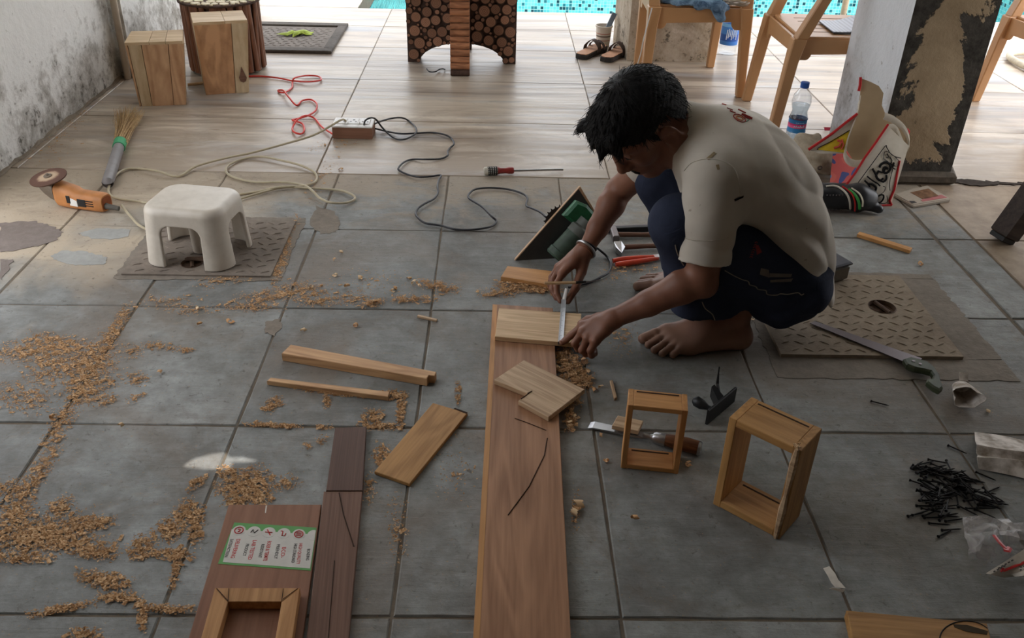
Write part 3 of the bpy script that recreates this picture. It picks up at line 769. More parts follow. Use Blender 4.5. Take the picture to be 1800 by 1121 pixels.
# ---- manhole covers (chequer plate) with recessed lifting rings
P_RUST = plain('rusty_iron', (92, 72, 58), .7, .3, .3, .3, 40)
MS_PLATE = mat_concrete('dusty_chequer_plate', (126, 112, 96), (158, 144, 126))
MS_PLATE2 = mat_concrete('dark_chequer_plate', (112, 102, 94), (142, 131, 119))
def manhole(label, x0, x1, y0, y1, mat, pitch, holes, th=.010, shear=0.0, lz=.05):
    t = thing('manhole_cover', label, 'manhole cover', (x0, y0, 0)); W, Dp = x1 - x0, y1 - y0
    b = bmesh.new()
    P = [(0, 0), (W, 0), (W - shear * .1, Dp), (shear, Dp)]
    def ring(z): return [b.verts.new((x, y, z)) for x, y in P]
    lo, hi = ring(0), ring(th)
    for i in range(4): b.faces.new([lo[i], lo[(i + 1) % 4], hi[(i + 1) % 4], hi[i]])
    eds = [b.edges.get((hi[i], hi[(i + 1) % 4])) for i in range(4)]
    for hx, hy, r in holes:
        hv = [b.verts.new((hx - x0 + r * math.cos(a), hy - y0 + r * math.sin(a), th)) for a in [k * PI / 12 for k in range(24)]]
        eds += [b.edges.new((hv[k], hv[(k + 1) % 24])) for k in range(24)]
    bmesh.ops.triangle_fill(b, use_beauty=True, edges=eds); bmesh.ops.recalc_face_normals(b, faces=b.faces)
    me = bpy.data.meshes.new('plate'); b.to_mesh(me); b.free(); me.materials.append(mat)
    o = bpy.data.objects.new('plate', me); COL.objects.link(o); o.parent = t
    tr = MB(); ny = int(Dp / pitch)
    for i in range(int(W / pitch) + 2):
        for j in range(ny + 1):
            x, y = (i + .25 + (j % 2) * .5) * pitch, (j + .6) * pitch
            if x > W - pitch * .45 or y > Dp - pitch * .45 or x < shear * y / Dp + pitch * .3: continue
            if any((x + x0 - hx) ** 2 + (y + y0 - hy) ** 2 < (r + pitch * .4) ** 2 for hx, hy, r in holes): continue
            a = .5 if (i + j) % 2 else -.62
            l_, w_ = pitch * .42, pitch * .085
            c, s_ = math.cos(a), math.sin(a)
            q = lambda u, v, z: (x + u * c - v * s_, y + u * s_ + v * c, th + z)
            tr.add([q(-l_, 0, 0), q(0, -w_, 0), q(l_, 0, 0), q(0, w_, 0), q(-l_ * .5, 0, .0022), q(l_ * .5, 0, .0022)], [(0, 1, 5, 4), (1, 2, 5), (2, 3, 4, 5), (3, 0, 4)])
    tr = obj('tread_pattern', tr, mat, t, kind='stuff')
    for hx, hy, r in holes:
        c = (hx - x0, hy - y0)
        M = Matrix.Translation((c[0], c[1], 0))
        cup = obj('lifting_recess', MB().lathe([(r * 1.06, th + .001), (r, th + .002), (r * .97, th - .001), (r * .9, -.012 + .0125), (r * .3, .0006)], 24, M, False, True), P_RUST, t, 40)
        obj('lifting_bar', MB().loft([((c[0] - r * .25, c[1] + r * .85, th * .7), .006), ((c[0] + r * .3, c[1] - r * .8, th * .7), .006)], 8), P_RUST, cup)
    return t
manhole('chequer plate manhole cover with two lifting recesses, under the hand saw', .735, 1.205, 1.87, 2.30, MS_PLATE, .034, [(1.085, 2.115, .036), (.875, 2.108, .036)], .010)
manhole('dark chequer plate manhole cover under the white plastic stool', -1.065, -.64, 2.245, 2.615, MS_PLATE2, .036, [(-.885, 2.315, .03)], .006)
fm = manhole('far recessed manhole cover holding the crumpled green leaf', -1.40, -.90, 4.68, 5.16, mat_concrete('grey_cover', (112, 104, 98), (138, 130, 122)), .04, [], .006)
# cement collars cast round the covers
def collar(x0, x1, y0, y1, w0, w1, h0, h1, mat, seed, z=.0009):
    R = random.Random(seed); b = MB()
    def strip(ax, ay, bx_, by_, wx_, wy_):
        n = 30; inn = [(ax + (bx_ - ax) * k / n, ay + (by_ - ay) * k / n) for k in range(n + 1)]
        out = [(p[0] + wx_ + R.uniform(-.005, .005), p[1] + wy_ + R.uniform(-.005, .005)) for p in reversed(inn)]
        b.prism(inn + out, 0, z)
    strip(x0 - w0, y0, x1 + w1, y0, 0, -h0); strip(x0 - w0, y1, x1 + w1, y1, 0, h1)
    strip(x0, y0, x0, y1, -w0, 0); strip(x1, y0, x1, y1, w1, 0)
    return obj('cement_collar', b, mat, floor)
MS_COL = mat_concrete('cement_collar', (116, 107, 97), (142, 133, 122)); collar(.735, 1.205, 1.87, 2.30, .03, .105, .09, .03, MS_COL, 4); collar(-1.065, -.64, 2.245, 2.615, .02, .03, .02, .03, MS_COL, 5)
fb = MB()
for a, b_, c, d in ((-1.45, -.85, 4.62, 4.68), (-1.45, -.85, 5.16, 5.22), (-1.45, -1.40, 4.68, 5.16), (-.90, -.85, 4.68, 5.16)): fb.box(((a + b_) / 2, (c + d) / 2, .008), (b_ - a, d - c, .016), None, .003)
obj('cover_frame', fb, mat_concrete('grey_frame', (84, 79, 74), (112, 106, 100)), fm).matrix_parent_inverse = fm.matrix_basis.inverted()

# ---- screws spilled from the bag
P_SCREW = plain('black_screw', (30, 28, 29), .45, .5, .5)
sm = MB(); sm.loft([((-.021, 0, .002), .0034), ((-.0185, 0, .002), .0030), ((-.0165, 0, .002), .0017), ((.015, 0, .002), .0016), ((.021, 0, .002), .0004)], 6); screw_me = sm.mesh('screw'); screw_me.materials.append(P_SCREW)
Rn = random.Random(11); nails = []
def screw(px, py, ang, z=.0, tilt=0.0):
    s_ = bpy.data.objects.new('screw', screw_me); COL.objects.link(s_)
    q = G(px, py); s_.location = (q.x, q.y, z + .0005); s_.rotation_euler = (0, tilt, ang)
    return tag(s_, 'black drywall screw in the spilled heap beside the clear plastic bag', 'screw', 'black screws spilled on the floor')
clusters = [(1640, 832, 26, 9, 22, -.1), (1690, 858, 26, 22, 30, -.75), (1650, 878, 30, 14, 22, .35), (1725, 885, 22, 14, 22, -.6), (1630, 858, 14, 14, 9, -1.1), (1655, 903, 24, 14, 14, .3), (1690, 842, 18, 8, 10, .0)]
for cx, cy, sx, sy, n, a in clusters:
    for k in range(n): screw(cx + Rn.gauss(0, sx * .6), cy + Rn.gauss(0, sy * .6), a + Rn.gauss(0, .55), Rn.choice([0, 0, .003, .006, .009]), Rn.uniform(-.05, .05))
for px, py, a in [(1661, 938, .5), (1672, 932, .1), (1677, 915, .2), (1700, 898, -.8), (1610, 905, .3), (1745, 862, .45), (1732, 838, -.7), (1618, 822, .05), (1627, 815, .3), (1648, 812, -.3)]: screw(px, py, a)
for lab, px, py, a in [('lone black screw lying above the screw heap, pointing at the crumpled paper', 1682, 791, -.75), ('lone black screw on the bare slab below the saw handle', 1546, 710, -.45)]:
    s_ = screw(px, py, a); s_['label'] = lab; del s_['group']

# ---- scraps at the right edge
def crumple(grid, amp, seed):
    R = random.Random(seed); return [[Vector(p) + Vector((R.uniform(-amp, amp), R.uniform(-amp, amp), abs(R.uniform(0, amp)))) for p in row] for row in grid]
cupm = NT('dirty_cup_paper', .75, .2); cupm.color(cupm.ramp(cupm.noise(cupm.coord('Object'), 30, 4), [(.35, lin((150, 138, 124))), (.6, lin((222, 214, 206)))]))
M = frame_of(G(1690, 706), G(1702, 733)); cu = thing('paper_cup', 'crushed white paper cup on its side at the right edge', 'cup', M=M)
b = MB(); gr = []
Rc = random.Random(3)
for i in range(7):
    t = i / 6; row = []
    for k in range(21):
        a = 2 * PI * k / 20; r = .020 + .012 * t + (.004 * math.sin(3 * a + 1) + .003 * math.sin(5 * a)) * t
        row.append((-.03 + .055 * t + .008 * t * math.cos(a + .6), r * 1.05 * math.cos(a), max(.0008, .024 + .006 * t + r * .82 * math.sin(a))))
    gr.append(row)
b.sheet(gr, .0012); obj('wall', b, cupm.m, cu, 50)
obj('base', MB().loft([((-.03, 0, .024), .018), ((-.029, 0, .024), .0195)], 18), cupm.m, cu)
tb = MB(); tb.sheet([[(-.028 - .012 * i, .014 - .01 * j, .03 + .010 * i) for j in range(3)] for i in range(3)], .001); obj('torn_tab', tb, cupm.m, cu)
# folded rag of paper
b = MB(); gr = []
for i, (pl_, zz) in enumerate([([(1713, 760), (1760, 766), (1830, 782)], .004), ([(1714, 775), (1765, 779), (1830, 792)], .014), ([(1717, 782), (1762, 790), (1830, 798)], .028), ([(1716, 796), (1760, 800), (1830, 810)], .016), ([(1718, 800), (1762, 806), (1830, 813)], .012), ([(1717, 804), (1760, 806), (1830, 815)], .024), ([(1720, 824), (1762, 832), (1830, 848)], .003)]):
    gr.append([G(*p, zz) + Vector((0, 0, 0)) for p in spline([(*q, 0) for q in pl_], 4) for p in [(p.x, p.y)]])
b.sheet(gr, .0015); o = obj('folded_paper', b, cupm.m, None, 50); tag(o, 'dirty white folded paper lying in ridges at the right edge', 'paper')
# torn paper scrap
b = MB(); b.sheet([[G(1447, 999, .003), G(1458, 995, .008)], [G(1455, 1012, .010), G(1468, 1008, .010)], [G(1461, 1024, .005), G(1474, 1019, .012)], [G(1468, 1032, .004), G(1487, 1034, .010)]], .0006)
b.sheet([[G(1458, 1034, .006), G(1464, 1032, .010)], [G(1481, 1041, .004), G(1486, 1036, .009)]], .0006)
o = obj('paper_scrap', b, P_PAPER, None, 60); tag(o, 'small torn paper scrap lying on the floor joint near the bottom edge', 'paper')
# clear bag
pb_ = NT('clear_plastic', .12, .5); pb_.b.inputs['Base Color'].default_value = (.75, .72, .72, 1)
tr = pb_.new('BsdfTransparent'); mxs = pb_.new('MixShader')
wv = pb_.noise(pb_.coord('Object'), 16, 3, .6, 1.0); pb_.put(mxs.inputs[0], pb_.ramp(wv, [(.4, .16), (.62, .62)]))
pb_.t.links.new(tr.outputs[0], mxs.inputs[1]); pb_.t.links.new(pb_.b.outputs[0], mxs.inputs[2]); pb_.t.links.new(mxs.outputs[0], pb_.out.inputs[0])
pb_.bump(wv, .6, .01)
b = MB(); gr = []
Rp = random.Random(21)
cen = G(1765, 955)
for i in range(13):
    row = []
    for j in range(15):
        u, v = i / 12, j / 14
        p = G(1690, 912).lerp(G(1830, 930), v).lerp(G(1703, 985).lerp(G(1830, 1010), v), u)
        e = min(u, 1 - u, v, 1 - v) * 2
        z = .004 + .05 * min(1, e * 1.9) * (.75 + .25 * math.sin(9 * u + 3 * v)) + Rp.uniform(-.005, .005) * min(1, e * 4)
        row.append(p + Vector((Rp.uniform(-.004, .004), Rp.uniform(-.004, .004), max(.001, z))))
    gr.append(row)
b.sheet(gr); cb_ = obj('plastic_bag', b, pb_.m, None, 30); tag(cb_, 'crumpled clear plastic bag with red print beside the screws', 'plastic bag')
def surf_strip(px, zs, r, mat, parent, name):
    return obj(name, MB().loft([(G(*p, z), r) for p, z in zip(px, zs)], 5, flat=.25), mat, parent)
surf_strip([(1747, 940), (1757, 953), (1768, 964)], [.060, .062, .062], .004, P_RED, cb_, 'red_print'); surf_strip([(1764, 966), (1772, 968), (1775, 962)], [.062, .062, .06], .005, P_RED, cb_, 'red_print')
# printed packet
b = MB(); gr = []
for i in range(5):
    gr.append([G(*p, .012 + .055 * (j / 5) * 1.0 + .005 * math.sin(i + j)) for j in range(6) for p in [((1733 + (1830 - 1733) * j / 5) + 8 * i, (1008 - 62 * j / 5) + (1.5 + 14 * j / 5) * i)]])
b.sheet(gr, .001); pk = obj('printed_packet', b, P_PAPER, None, 40); tag(pk, 'printed white paper packet with red stripe in the bottom right corner', 'packet')
def on_packet(i0, j0, i1, j1, r, mat, name):
    q = lambda i, j: Vector(G((1733 + 97 * j / 5) + 8 * i, (1008 - 62 * j / 5) + (1.5 + 14 * j / 5) * i, .012 + .055 * (j / 5) + .005 * math.sin(i + j) + .0022))
    return obj(name, MB().loft([(q(i0 + (i1 - i0) * k / 6, j0 + (j1 - j0) * k / 6), r) for k in range(7)], 5, flat=.3), mat, pk)
on_packet(1.6, .9, 1.6, 4.8, .0028, P_RED, 'red_stripe'); on_packet(1.55, .7, .9, 1.2, .002, P_RED, 'red_stripe')
for i, j0, j1 in [(.7, .4, 1.5), (.5, .9, 2.2), (2.2, 2.2, 4.8), (2.6, 2.0, 4.6), (3.0, 2.3, 4.8), (3.4, 2.5, 4.6)]:
    j = j0
    while j < j1:
        on_packet(i, j, i, j + .18, .0014, BLKP, 'printed_letters'); j += .3
# ------------------------------------------------------------ back half of the floor
def floor_path(px, r, lift=None, seed=0, sub=5, amp=.006):
    """points of a cord lying on the floor, rising a little where it springs up"""
    R = random.Random(seed); out = []
    for k, p in enumerate(px):
        z = r + (p[2] if len(p) > 2 else abs(R.gauss(0, amp)))
        out.append(G(p[0], p[1], z))
    pts = spline(out, sub)
    return [Vector((q.x, q.y, max(q.z, r))) for q in pts]
def cord(name, label, px, r, mat, seed=0, cat='cord', amp=.006):
    pts = floor_path(px, r, None, seed, 5, amp)
    o = obj(name, MB().loft([(p, r) for p in pts], 8), mat, None, 60); return tag(o, label, cat)

# ---- extension box and its cords
P_BROWNBOX = wood('board_box_wood', (150, 110, 88), (116, 80, 62), (1, 8, 8), contrast=.3)
e0, e1 = G(585, 243.5), G(654.5, 245); M = frame_of(e0, e1, 0); eL = (e1 - e0).length
eb = thing('extension_box', 'brown wooden extension box with white socket panel on the tiled floor', 'extension box', M=M)
eH, eD = .046, .10
obj('body', MB().box((eL / 2, eD / 2, eH / 2), (eL, eD, eH), None, .002), P_BROWNBOX, eb)
obj('switch_panel', MB().box((eL / 2, eD / 2, eH + .003), (eL + .004, eD + .004, .007), None, .002), P_WHITE, eb)
for k in range(3):
    cx = eL * (.2 + .3 * k)
    s_ = obj('socket', MB().box((cx, eD * .55, eH + .0075), (eL * .24, eD * .6, .004), None, .001), P_WHITE, eb)
    hb = MB()
    for dx, dy, r in ((0, .012, .005), (-.010, -.008, .004), (.010, -.008, .004)): hb.cyl((cx + dx, eD * .55 + dy, eH + .0094), (cx + dx, eD * .55 + dy, eH + .0102), r, n=10)
    obj('socket_holes', hb, P_BLACK, s_)
    if k < 2: obj('rocker_switch', MB().box((cx + eL * .15, eD * .3, eH + .009), (eL * .05, eD * .25, .007), None, .001), P_WHITE, eb)
P_BEIGE = plain('beige_cable', (176, 164, 138), .5, .4, 0, .08); P_CBLK = plain('black_cable', (44, 44, 48), .45, .4, 0, .1); P_CRED = plain('red_cable', (226, 74, 66), .45, .4, 0, .06)
cord('cord', 'beige cord from the angle grinder looping past the stool to the extension box', [(214, 360), (221, 370), (232, 383), (246, 397), (268, 404), (300, 392), (340, 372), (400, 356), (450, 341), (500, 329), (550, 331), (595, 334), (617, 341), (624, 349), (610, 356), (582, 356), (562, 348), (550, 336, .010), (535, 326), (500, 320), (450, 320), (412, 312), (398, 302), (402, 290), (425, 280), (457, 275), (500, 283), (530, 291), (553, 303), (557, 314), (550, 322, .002), (530, 327, .002), (490, 329, .010), (450, 337), (400, 344), (330, 350), (262, 356), (245, 354), (205, 348), (191, 338), (195, 320), (212, 301), (235, 296), (275, 300), (313, 310), (345, 292), (400, 277), (440, 269), (500, 253, .015), (550, 238, .035), (580, 222, .055), (597, 212, .07), (604, 210, .062), (608, 213, .053)], .0042, P_BEIGE, 2, amp=.004)
cord('cord', 'red cord coiling from behind the tall block to the extension box', [(436, 134), (460, 134), (489, 137), (515, 142), (544, 143.5, .008), (564, 140.5), (559, 134), (537, 133), (518, 137, .02), (514, 145), (513, 154), (502, 162), (492, 162), (489, 159), (498, 159, .015), (507, 170, .02), (521, 185), (531, 177), (547, 175), (557, 183), (554, 195), (541, 203), (522, 209), (514, 211), (531, 217), (535, 228), (530, 235), (519, 233), (514, 226), (522, 211, .015), (538, 203, .018), (553, 208), (566, 223), (586, 236, .012)], .0040, P_CRED, 4, amp=.004)
cord('cord', 'black cord from the extension box snaking across the stone to the saw table', [(656, 225, .012), (668, 228, .006), (680, 231), (706, 235), (731, 234), (761, 233), (783, 237), (794, 244), (798, 253), (791, 260), (787, 266), (787, 273), (774, 279), (748, 280), (725, 280), (710, 285), (700, 296), (706, 302), (721, 308), (738, 311), (757, 310), (775, 308), (771, 317), (769, 328), (770, 338), (763, 349), (746, 358), (735, 366), (731, 375), (735, 383), (748, 392), (774, 396), (796, 402), (821, 404), (850, 401), (867, 396), (872, 388), (864, 380, .012), (847, 363, .012), (824, 348), (827, 338), (838, 332), (864, 330), (895, 333), (918, 340), (927, 348), (925, 361), (935, 366, .012), (950, 373, .02), (962, 384, .02)], .0036, P_CBLK, 6, amp=.004)
cord('cord', 'short black cord looping from a socket beside the extension box', [(640, 221, .047), (642, 212, .062), (652, 207, .068), (661, 210, .05), (671, 223, .02), (686, 238), (699, 245), (714, 244), (729, 236), (732, 230, .008), (729, 222), (718, 212), (706, 207, .02), (688, 208, .02), (667, 214, .03), (656, 219, .03)], .0036, P_CBLK, 9, amp=.004)

# ---- screwdriver
a, b = G(850, 301, .016), G(990, 297.5, .012); M = frame_of(a, b, 0); L = (b - a).length
sd = thing('screwdriver', 'long screwdriver with checkered grip and red handle on the floor joint', 'screwdriver', M=M)
P_CLEAR = plain('frosted_plastic', (190, 184, 170), .35, .5)
obj('end_cap', MB().loft([((0, 0, .0165), .010), ((.004, 0, .0165), .0145), ((L * .05, 0, .0165), .0155)], 14), P_CLEAR, sd, 40)
gm = NT('checkered_grip', .6, .3); c = gm.coord('Object', (150, 1, 1)); xyz = gm.sep(gm.new('TexCoord').outputs['Object'])
aa = gm.math('ARCTAN2', gm.math('SUBTRACT', xyz[2], .0165), xyz[1])
g1 = gm.math('GREATER_THAN', gm.math('SINE', gm.math('MULTIPLY', xyz[0], 780.0)), .2); g2 = gm.math('GREATER_THAN', gm.math('SINE', gm.math('MULTIPLY', aa, 14.0)), .2)
gm.color(gm.mix(gm.math('MULTIPLY', g1, g2), lin((28, 28, 28)), lin((190, 186, 178))))
obj('grip', MB().loft([((L * .05, 0, .0165), .0158), ((L * .17, 0, .0165), .0158)], 18), gm.m, sd, 40, label='black and white checkered grip')
P_MAROON = plain('maroon_plastic', (140, 46, 40), .35, .5)
obj('handle', MB().loft([((L * .17, 0, .0165), .0145), ((L * .21, 0, .016), .011), ((L * .27, 0, .0155), .010), ((L * .32, 0, .0155), .0125), ((L * .36, 0, .0155), .0125), ((L * .375, 0, .0155), .0105)], 14), P_MAROON, sd, 40, label='red handle')
obj('shaft', MB().loft([((L * .37, 0, .0145), .0042), ((L, 0, .011), .0042)], 10), P_STEEL, sd, 40)

# ---- grass broom with pipe handle
a, b = G(189, 320, .022), G(210, 255, .022); M = frame_of(a, b, 0); L = (b - a).length
br = thing('broom', 'straw broom with grey pipe handle and green band beside the left wall', 'broom', M=M)
P_PIPE = plain('grey_pipe', (128, 124, 124), .5, .4, 0, .15, 20); P_STRAW = plain('straw', (186, 158, 118), .8, .1, 0, .25, 60)
pb2 = MB(); pb2.loft([((0, 0, .02), .016), ((0, 0, .02), .0195), ((L, 0, .022), .0195)], 18, caps=False); pb2.loft([((.002, 0, .02), .016), ((L * .5, 0, .02), .016)], 18, caps=False); obj('handle_pipe', pb2, P_PIPE, br, 40)
obj('band', MB().loft([((L * .93, 0, .022), .0225), ((L * 1.09, 0, .022), .0235)], 18), P_GREENB, br, 40, label='green band')
bb = MB(); Rb = random.Random(4)
Lb = (G(224, 197) - G(210, 255)).length * 1.05
for k in range(190):
    y0, z0 = Rb.gauss(0, .008), .022 + Rb.gauss(0, .007); sp = Rb.uniform(-1, 1); le = Lb * Rb.uniform(.7, 1.08)
    y1, z1 = y0 + sp * .05, max(.003, z0 + Rb.uniform(-.015, .02))
    bb.loft([((L * 1.03, y0, max(.004, z0)), .0016), ((L + le * .5, (y0 * .7 + y1 * .3), max(.003, z0)), .0013), ((L + le, y1, z1 * .8), .0006)], 4)
obj('bristles', bb, P_STRAW, br, kind='stuff')

# ---- angle grinder lying with its disc up
a, b = G(88, 356), G(192, 371); M = frame_of(a, b, 0); L = (b - a).length
gr_ = thing('angle_grinder', 'orange angle grinder with its brown disc up, near the left wall', 'angle grinder', M=M)
P_GOR = plain('grinder_orange', (182, 122, 72), .5, .35, 0, .2, 18); P_GHEAD = plain('grinder_head_metal', (128, 116, 104), .5, .4, .5, .2, 30)
def rsec(x, cy, cz, ry, rz, n=20, e=.6):
    return [(x, cy + ry * math.copysign(abs(math.cos(t)) ** e, math.cos(t)), cz + rz * math.copysign(abs(math.sin(t)) ** e, math.sin(t))) for t in [2 * PI * k / n for k in range(n)]]
def skin_sections(b, secs, caps=True):
    n = len(secs[0]); v = [p for s in secs for p in s]; f = []
    for i in range(len(secs) - 1):
        for k in range(n): f.append((i * n + k, i * n + (k + 1) % n, (i + 1) * n + (k + 1) % n, (i + 1) * n + k))
    if caps: f.append(tuple(range(n - 1, -1, -1))); f.append(tuple(range((len(secs) - 1) * n, len(secs) * n)))
    b.add(v, f); return b
hz = .030
body = obj('body', skin_sections(MB(), [rsec(L * .20, 0, hz + .012, .026, .032), rsec(L * .24, 0, hz + .012, .031, .040), rsec(L * .50, 0, hz + .004, .031, .035), rsec(L * .56, 0, hz, .030, .030), rsec(L * .95, 0, hz, .029, .029), rsec(L * .99, 0, hz, .026, .026)]), P_GOR, gr_, 40)
obj('end_cap', skin_sections(MB(), [rsec(L * .985, 0, hz, .022, .022), rsec(L * 1.0, 0, hz, .021, .021)]), plain('dark_orange', (140, 78, 46), .6, .2), gr_, 40)
vt = MB()
for k in range(3): vt.box((L * (.80 + .0 * k), -.0296, hz + .010 - .008 * k), (L * .12, .002, .003))
obj('vents', vt, P_BLACK, body)
obj('black_label', MB().box((L * .67, -.0300, hz + .001), (L * .13, .0016, .026), None, .0006), P_BLACK, body); obj('white_label', MB().prism([(L * .47, -.012), (L * .60, -.014), (L * .60, .006), (L * .50, .014)], 0, .0016, axes((0, -.0296, hz), (1, 0, 0), (0, 0, 1), (0, -1, 0))), P_WHITE, body)
obj('black_label', MB().box((L * .46, -.0312, hz + .008), (L * .06, .0016, .026), None, .0006), P_BLACK, body)
head = obj('gear_head', skin_sections(MB(), [rsec(L * .20, 0, hz + .018, .027, .032), rsec(L * .12, 0, hz + .022, .026, .03), rsec(L * .02, 0, hz + .030, .022, .024), rsec(-L * .06, 0, hz + .034, .014, .016)]), P_GHEAD, gr_, 40)
obj('spindle_collar', MB().loft([((L * .07, 0, hz + .040), .023), ((L * .06, 0, hz + .050), .021), ((L * .06, 0, hz + .054), .012), ((L * .058, 0, hz + .062), .012)], 18), P_GHEAD, head, 40)
dm = NT('worn_abrasive', .8, .2); dx = dm.sep(dm.new('TexCoord').outputs['Object']); rr = dm.math('SQRT', dm.math('ADD', dm.math('MULTIPLY', dx[0], dx[0]), dm.math('MULTIPLY', dx[1], dx[1])))
rr = dm.math('ADD', rr, dm.math('MULTIPLY', dm.math('SUBTRACT', dm.noise(dm.coord('Object'), 60, 3), .5), .012))
dm.color(dm.ramp(rr, [(.024, lin((178, 156, 132))), (.031, lin((150, 124, 104))), (.036, lin((98, 72, 62))), (.06, lin((92, 68, 58)))]))
ds = obj('disc', MB().lathe([(.010, .0045), (.018, .003), (.028, .001), (.058, 0), (.059, .003), (.058, .0045), (.03, .0062), (.012, .0062), (.010, .008)], 32), dm.m, gr_, 40)
ds.matrix_local = Matrix.Translation((L * .055 + .008, 0, hz + .060)) @ Matrix.Rotation(.16, 4, 'X') @ Matrix.Rotation(-.08, 4, 'Y')
obj('flange_nut', MB().lathe([(.013, 0), (.013, .004), (.006, .005), (.005, .010), (.003, .011)], 16), P_GHEAD, ds, 40).location = (0, 0, .006)
obj('cable_boot', MB().loft([((L * .96, -.008, hz - .008), .011), ((L * 1.06, -.010, hz - .008), .009), ((L * 1.20, -.006, hz - .012), .0075)], 12), plain('boot_rubber', (84, 80, 74), .6, .2), gr_, 40)

# ---- signed-distance modelling, meshed by surface nets (smooth bodies that must stay one surface)
class SDF:
    def __init__(s, lo, hi, h):
        s.lo = np.array(lo, float); s.h = h
        s.n = np.ceil((np.array(hi) - s.lo) / h).astype(int) + 1
        s.f = np.full(tuple(s.n), 1.0, np.float32)
    def win(s, lo, hi):
        a = np.maximum(np.floor((np.array(lo) - s.lo) / s.h).astype(int), 0); b = np.minimum(np.ceil((np.array(hi) - s.lo) / s.h).astype(int) + 1, s.n)
        if np.any(b <= a): return None
        sl = tuple(slice(x, y) for x, y in zip(a, b))
        g = [(s.lo[i] + s.h * np.arange(a[i], b[i])).astype(np.float32) for i in range(3)]
        return sl, g[0][:, None, None], g[1][None, :, None], g[2][None, None, :]
    def put(s, lo, hi, fn, k=0.0, op='u'):
        pad = k + 4 * s.h; w_ = s.win(np.array(lo) - pad, np.array(hi) + pad)
        if w_ is None: return s
        sl, x, y, z = w_; d = fn(x, y, z); a = s.f[sl]
        if op == 'u':
            if k > 0:
                t = np.maximum(k - np.abs(a - d), 0) / k; s.f[sl] = np.minimum(a, d) - t * t * k * .25
            else: s.f[sl] = np.minimum(a, d)
        elif op == 's':
            d = -d
            if k > 0:
                t = np.maximum(k - np.abs(a - d), 0) / k; s.f[sl] = np.maximum(a, d) + t * t * k * .25
            else: s.f[sl] = np.maximum(a, d)
        return s
    def cone(s, a, b, r0, r1, k=0.0, op='u', sq=None):
        """tapered capsule"""
        a = np.array(a, float); b = np.array(b, float); ab = b - a; L2 = float(ab @ ab) + 1e-12; m = max(r0, r1)
        def fn(x, y, z):
            t = np.clip(((x - a[0]) * ab[0] + (y - a[1]) * ab[1] + (z - a[2]) * ab[2]) / L2, 0, 1)
            dx, dy, dz = x - a[0] - ab[0] * t, y - a[1] - ab[1] * t, z - a[2] - ab[2] * t
            return (np.sqrt(dx * dx + dy * dy + dz * dz) - (r0 + (r1 - r0) * t)).astype(np.float32)
        return s.put(np.minimum(a, b) - m, np.maximum(a, b) + m, fn, k, op)
    def chain(s, pts, k=0.0, op='u'):
        for (p, r), (q, r2) in zip(pts[:-1], pts[1:]): s.cone(p, q, r, r2, k, op)
        return s
    def ell(s, c, r, k=0.0, op='u', R=None):
        c = np.array(c, float); r = np.array(r, float); R = np.eye(3) if R is None else np.array(R, float)   # rows: axes
        ext = np.sqrt(((R * r[:, None]) ** 2).sum(0))
        def fn(x, y, z):
            X, Y, Z = x - c[0], y - c[1], z - c[2]
            q = [(X * R[i][0] + Y * R[i][1] + Z * R[i][2]) for i in range(3)]
            k0 = np.sqrt(sum((q[i] / r[i]) ** 2 for i in range(3))); k1 = np.sqrt(sum((q[i] / r[i] ** 2) ** 2 for i in range(3)))
            return (k0 * (k0 - 1) / np.maximum(k1, 1e-6)).astype(np.float32)
        return s.put(c - ext, c + ext, fn, k, op)
    def rbox(s, c, half, r, k=0.0, op='u'):
        c = np.array(c, float); half = np.array(half, float)
        def fn(x, y, z):
            q = [np.abs(v - c[i]) - half[i] + r for i, v in enumerate((x, y, z))]
            return (np.sqrt(sum(np.maximum(v, 0) ** 2 for v in q)) + np.minimum(np.maximum(np.maximum(q[0], q[1]), q[2]), 0) - r).astype(np.float32)
        return s.put(c - half, c + half, fn, k, op)
    def cut(s, p, n, k=0.0, lo=None, hi=None):
        """remove everything on the side the normal points to"""
        p = np.array(p, float); n = np.array(n, float); n /= np.linalg.norm(n)
        def fn(x, y, z): return -((x - p[0]) * n[0] + (y - p[1]) * n[1] + (z - p[2]) * n[2]).astype(np.float32)
        hi_ = s.lo + s.h * s.n
        return s.put(s.lo if lo is None else lo, hi_ if hi is None else hi, fn, k, 's')
    def warp(s, fn):
        x, y, z = [(s.lo[i] + s.h * np.arange(s.n[i])).astype(np.float32) for i in range(3)]
        s.f += fn(x[:, None, None], y[None, :, None], z[None, None, :]) * (np.abs(s.f) < .05)
        return s
    def mesh(s, name, smooth=True):
        f = s.f; ins = f < 0; n = s.n
        c = np.zeros(tuple(n - 1), np.int8)
        for i in (0, 1):
            for j in (0, 1):
                for k in (0, 1): c += ins[i:n[0] - 1 + i, j:n[1] - 1 + j, k:n[2] - 1 + k]
        idx = np.argwhere((c > 0) & (c < 8)); N = len(idx)
        vid = np.full(tuple(n - 1), -1, np.int32); vid[idx[:, 0], idx[:, 1], idx[:, 2]] = np.arange(N)
        acc = np.zeros((N, 3)); cnt = np.zeros(N); corner = {}
        for i in (0, 1):
            for j in (0, 1):
                for k in (0, 1): corner[i, j, k] = f[idx[:, 0] + i, idx[:, 1] + j, idx[:, 2] + k].astype(float)
        for a in corner:
            for ax in range(3):
                if a[ax] == 1: continue
                b = list(a); b[ax] = 1; b = tuple(b); v0, v1 = corner[a], corner[b]
                m = (v0 < 0) != (v1 < 0); t = np.where(m, v0 / np.where(m, v0 - v1, 1), 0)
                p = np.array(a, float)[None, :].repeat(N, 0); p[:, ax] += t
                acc[m] += p[m]; cnt[m] += 1
        V = (idx + acc / np.maximum(cnt, 1)[:, None]) * s.h + s.lo
        F = []
